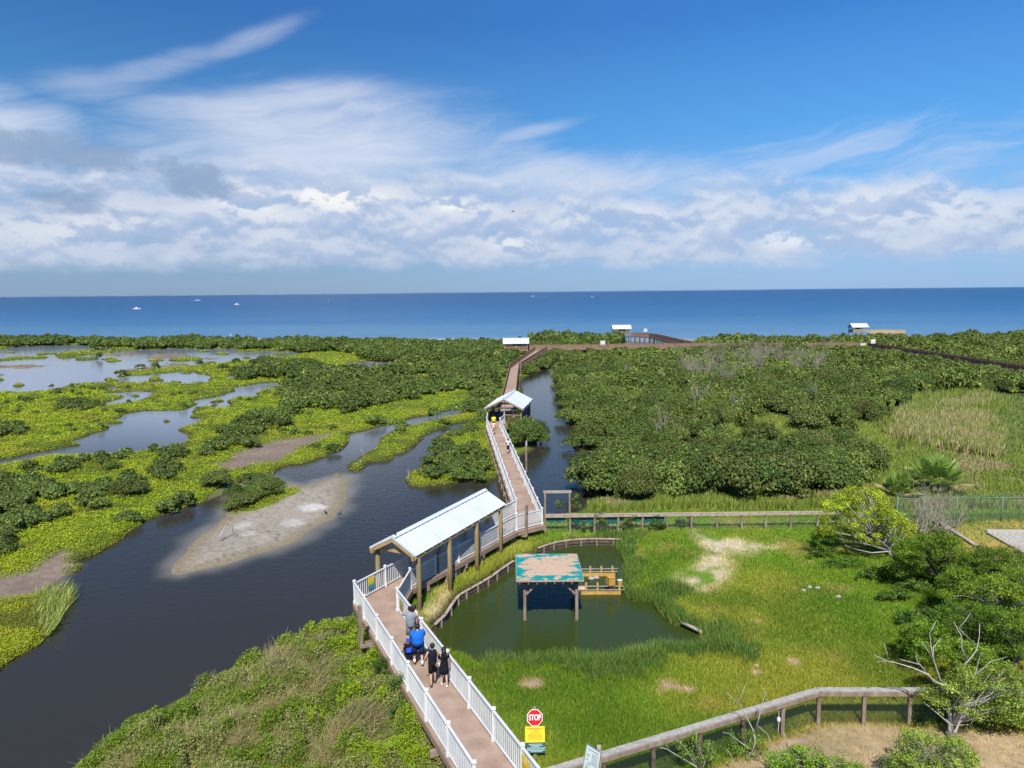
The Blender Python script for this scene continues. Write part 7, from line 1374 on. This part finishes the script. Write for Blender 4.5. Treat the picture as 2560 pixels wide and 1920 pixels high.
    if hat:
        mb = MB().sphere(hc+Vector((0, .005*s, .012*s)), .112*s, 12, 9, (1., 1.06, .92)); mb.v = [tuple(Vector((v[0], v[1], max(v[2], 1.652*s)))) for v in mb.v]; mb.build('cap', hat, t, True)
        f_ = Vector((-math.sin(headyaw), math.cos(headyaw), 0)); MB().bar(hc+f_*.08*s+up*.0, hc+f_*.19*s-up*.01, .13*s, .014*s).build('cap_brim', hat, t)
    return t
def zdeck1(p):
    t_ = (Vector((p.x, p.y, 0))-Vector((L0.x, L0.y, 0))).dot(dv)/LLn; return 1.9+(1.42-1.9)*t_
def zdeck3(p): t_ = (Vector((p.x, p.y, 0))-Vector((S1.x, S1.y, 0))).dot(d3)/(gl-S1).length; return ZS+(1.5-ZS)*t_-.006
yw = math.atan2(-dv.x, dv.y)
person((1083, 1712), 1.74, yw-.18, 'person in a black sleeveless top and black shorts walking on the boardwalk', zdeck1, SK1, 1.0, cloth((.010, .012, .020)), shorts=cloth((.008, .008, .010)), short_len=.55, tank=True, stride=.15, armL=((.29, .0, 1.15), (.33, .10, .95)), armR=((.23, .02, 1.16), (.27, .14, .98)))
person((1111, 1715), 1.62, yw-.12, 'person with long black hair in a short black dress and white shoes', zdeck1, SK2, .86, dress=cloth((.009, .009, .012)), hair_len=.36, shoes=shoe_w, stride=-.12, armL=((.25, .05, 1.15), (.31, .12, .98)), armR=((.24, .02, 1.13), (.26, .08, .88)))
person((1046, 1662), 1.80, yw-.10, 'heavy person in a bright blue T-shirt and dark blue shorts pushing a stroller', zdeck1, SK2, 1.42, cloth((.012, .12, .52), (.02, .16, .62)), shorts=cloth((.012, .022, .065)), short_len=.46, socks=sock_w, stride=-.13, belly=.03, armL=((.26, .10, 1.16), (.18, .36, 1.05)), armR=((.26, .10, 1.16), (.12, .36, 1.05)))
person((1028, 1612), 1.78, yw-.35, 'person in a grey T-shirt, grey shorts and dark cap holding a hand to the face', zdeck1, SK2, 1.12, cloth((.22, .24, .28)), shorts=cloth((.13, .14, .16)), short_len=.46, hat=mat('navy_cap', (.015, .017, .03), .7, .2)[0], hair=brownhair, stride=.08, armL=((.36, .14, 1.36), (.14, .16, 1.58)), armR=((.25, .02, 1.12), (.26, .10, .88)), headyaw=-.4)
person((1039, 1597), 1.62, yw-1.3, 'person in a pale pink top with tied dark hair leaning on the lattice railing', zdeck1, SK1, .95, cloth((.70, .42, .36)), shorts=cloth((.05, .06, .10)), short_len=.44, stride=.05, hair_len=.12, headyaw=.2)
person((1270.5, 1134.5), 1.52, math.atan2(-d3.x, d3.y)+.1, 'young person with dark red sleeves and navy shorts walking up the boardwalk', zdeck3, SK2, .9, cloth((.55, .50, .46)), shorts=cloth((.01, .02, .07)), short_len=.52, sleeve=.5, hair=brownhair, stride=.12).children
redc = cloth((.22, .015, .03)); kid = [o for o in C.objects if o.name.startswith('person') and o.get('label', '').startswith('young')][0]; s = 1.52/1.75
for sd in (-1, 1): MB().tube([Vector((sd*.165, -.01, 1.43))*s, Vector((sd*.215, -.005, 1.25))*s, Vector((sd*.228, .0, 1.10))*s], [.066*s, .06*s, .052*s], 8).build('sleeve', redc, kid, True)
person((1234, 1087), 1.55, math.atan2(-d3.x, d3.y), 'person in pale peach clothes following the yellow shirt to the gazebo', zdeck3, SK2, 1.05, cloth((.66, .46, .36)), shorts=cloth((.48, .34, .26)), short_len=.5, hair=brownhair, stride=.12)
person((1234.5, 1074), 1.72, math.atan2(-d3.x, d3.y), 'person in a bright yellow T-shirt nearing the gazebo', zdeck3, SK1, 1.05, cloth((.74, .62, .02)), shorts=cloth((.10, .09, .08)), short_len=.5, stride=-.12)
# --- stroller with a child in a blue hat
z = 1.6
for _ in range(5): p = V(1023, 1648, z); z = zdeck1(p)
p.z = z; sr_ = thing('stroller', tuple(p), 'black stroller with a bright blue seat in front of the blue-shirted person', 'stroller', yw-.1); blkm = M['black']; blue = cloth((.02, .07, .5), (.03, .10, .6))
fr = MB()
for sd in (-.22, .22): fr.tube([(sd, -.42, 1.0), (sd, -.12, .52), (sd, .38, .12)], .016, 6).tube([(sd, -.32, .12), (sd, -.02, .45), (sd, .18, .42)], .014, 6)
fr.tube([(-.22, -.42, 1.0), (.22, -.42, 1.0)], .02, 6).tube([(-.22, -.32, .12), (.22, -.32, .12)], .012, 6); fr.build('frame', blkm, sr_)
for sd in (-.24, .24):
    for y_ in (-.32, .38):
        mb = MB(); mb.tube([(sd-.02, y_, .115), (sd+.02, y_, .115)], [.115, .115], 14); mb.build('wheel', blkm, sr_, True)
MB().box((0, .08, .42), (.38, .40, .06)).box((0, -.14, .60), (.38, .05, .36), None, (0, .95, -.3), (0, .3, .95)).build('seat', cloth((.012, .012, .015)), sr_); MB().box((0, .09, .46), (.28, .34, .03)).box((-.0, -.20, .52), (.30, .02, .20), None, (0, .95, -.3), (0, .3, .95)).build('cushion', blue, sr_); MB().tube([(-.2, -.10, .66), (-.2, .18, .62), (.2, .18, .62), (.2, -.10, .66)], .018, 6).build('bumper_bar', blkm, sr_); MB().box((0, -.05, .22), (.34, .42, .14)).build('basket', blkm, sr_)
cz_ = .46; ct = thing('person', tuple(Matrix.Translation(p) @ Matrix.Rotation(yw-.1, 4, 'Z') @ Vector((0, 0, cz_))), 'small child in a bright blue hat and top sitting in the stroller', 'person', yw-.1, 'visitors on the boardwalk')
vv, ee, rr_2 = [], [], []
def ad(co_, r, par=None):
    vv.append(Vector(co_)); rr_2.append(r)
    if par is not None: ee.append((par, len(vv)-1))
    return len(vv)-1
a0 = ad((0, .0, .06), .075); a1 = ad((0, -.03, .20), .075, a0); a2 = ad((0, -.03, .30), .04, a1); a3 = ad((0, -.01, .37), .068, a2); a4 = ad((0, -.01, .45), .06, a3); ad((0, .075, .38), .011, a3)
for sd in (-1, 1):
    k = ad((sd*.085, -.02, .26), .034, a1); k = ad((sd*.13, .06, .18), .026, k); k = ad((sd*.10, .16, .19), .02, k)
    for o in (-.014, -.005, .005, .014): q = ad((sd*.10+o, .185, .19), .0065, k); ad((sd*.10+o, .21, .18), .006, q)
    q = ad((sd*.085, .175, .205), .007, k)
    k = ad((sd*.06, .06, .05), .048, a0); k = ad((sd*.075, .22, .05), .04, k); k = ad((sd*.075, .26, -.12), .03, k); ad((sd*.075, .32, -.14), .025, k)
link('body', skin_mesh('body', vv, ee, rr_2), SK2, ct); lb = loft([(0, 0, .03, .095, .09), (0, -.02, .14, .092, .085), (0, -.03, .25, .085, .07), (0, -.03, .30, .045, .045)], 12); lb.build('shirt', blue, ct, True)
mb = MB().sphere((0, -.012, .435), .088, 12, 8, (1, 1.05, .95)); mb.v = [(x, y, max(z_, .415)) for x, y, z_ in mb.v]; mb.prism([(.125*math.cos(a), -.01+.13*math.sin(a)) for a in [k*math.pi/8 for k in range(16)]], .41, .42); mb.build('hat', blue, ct, True)
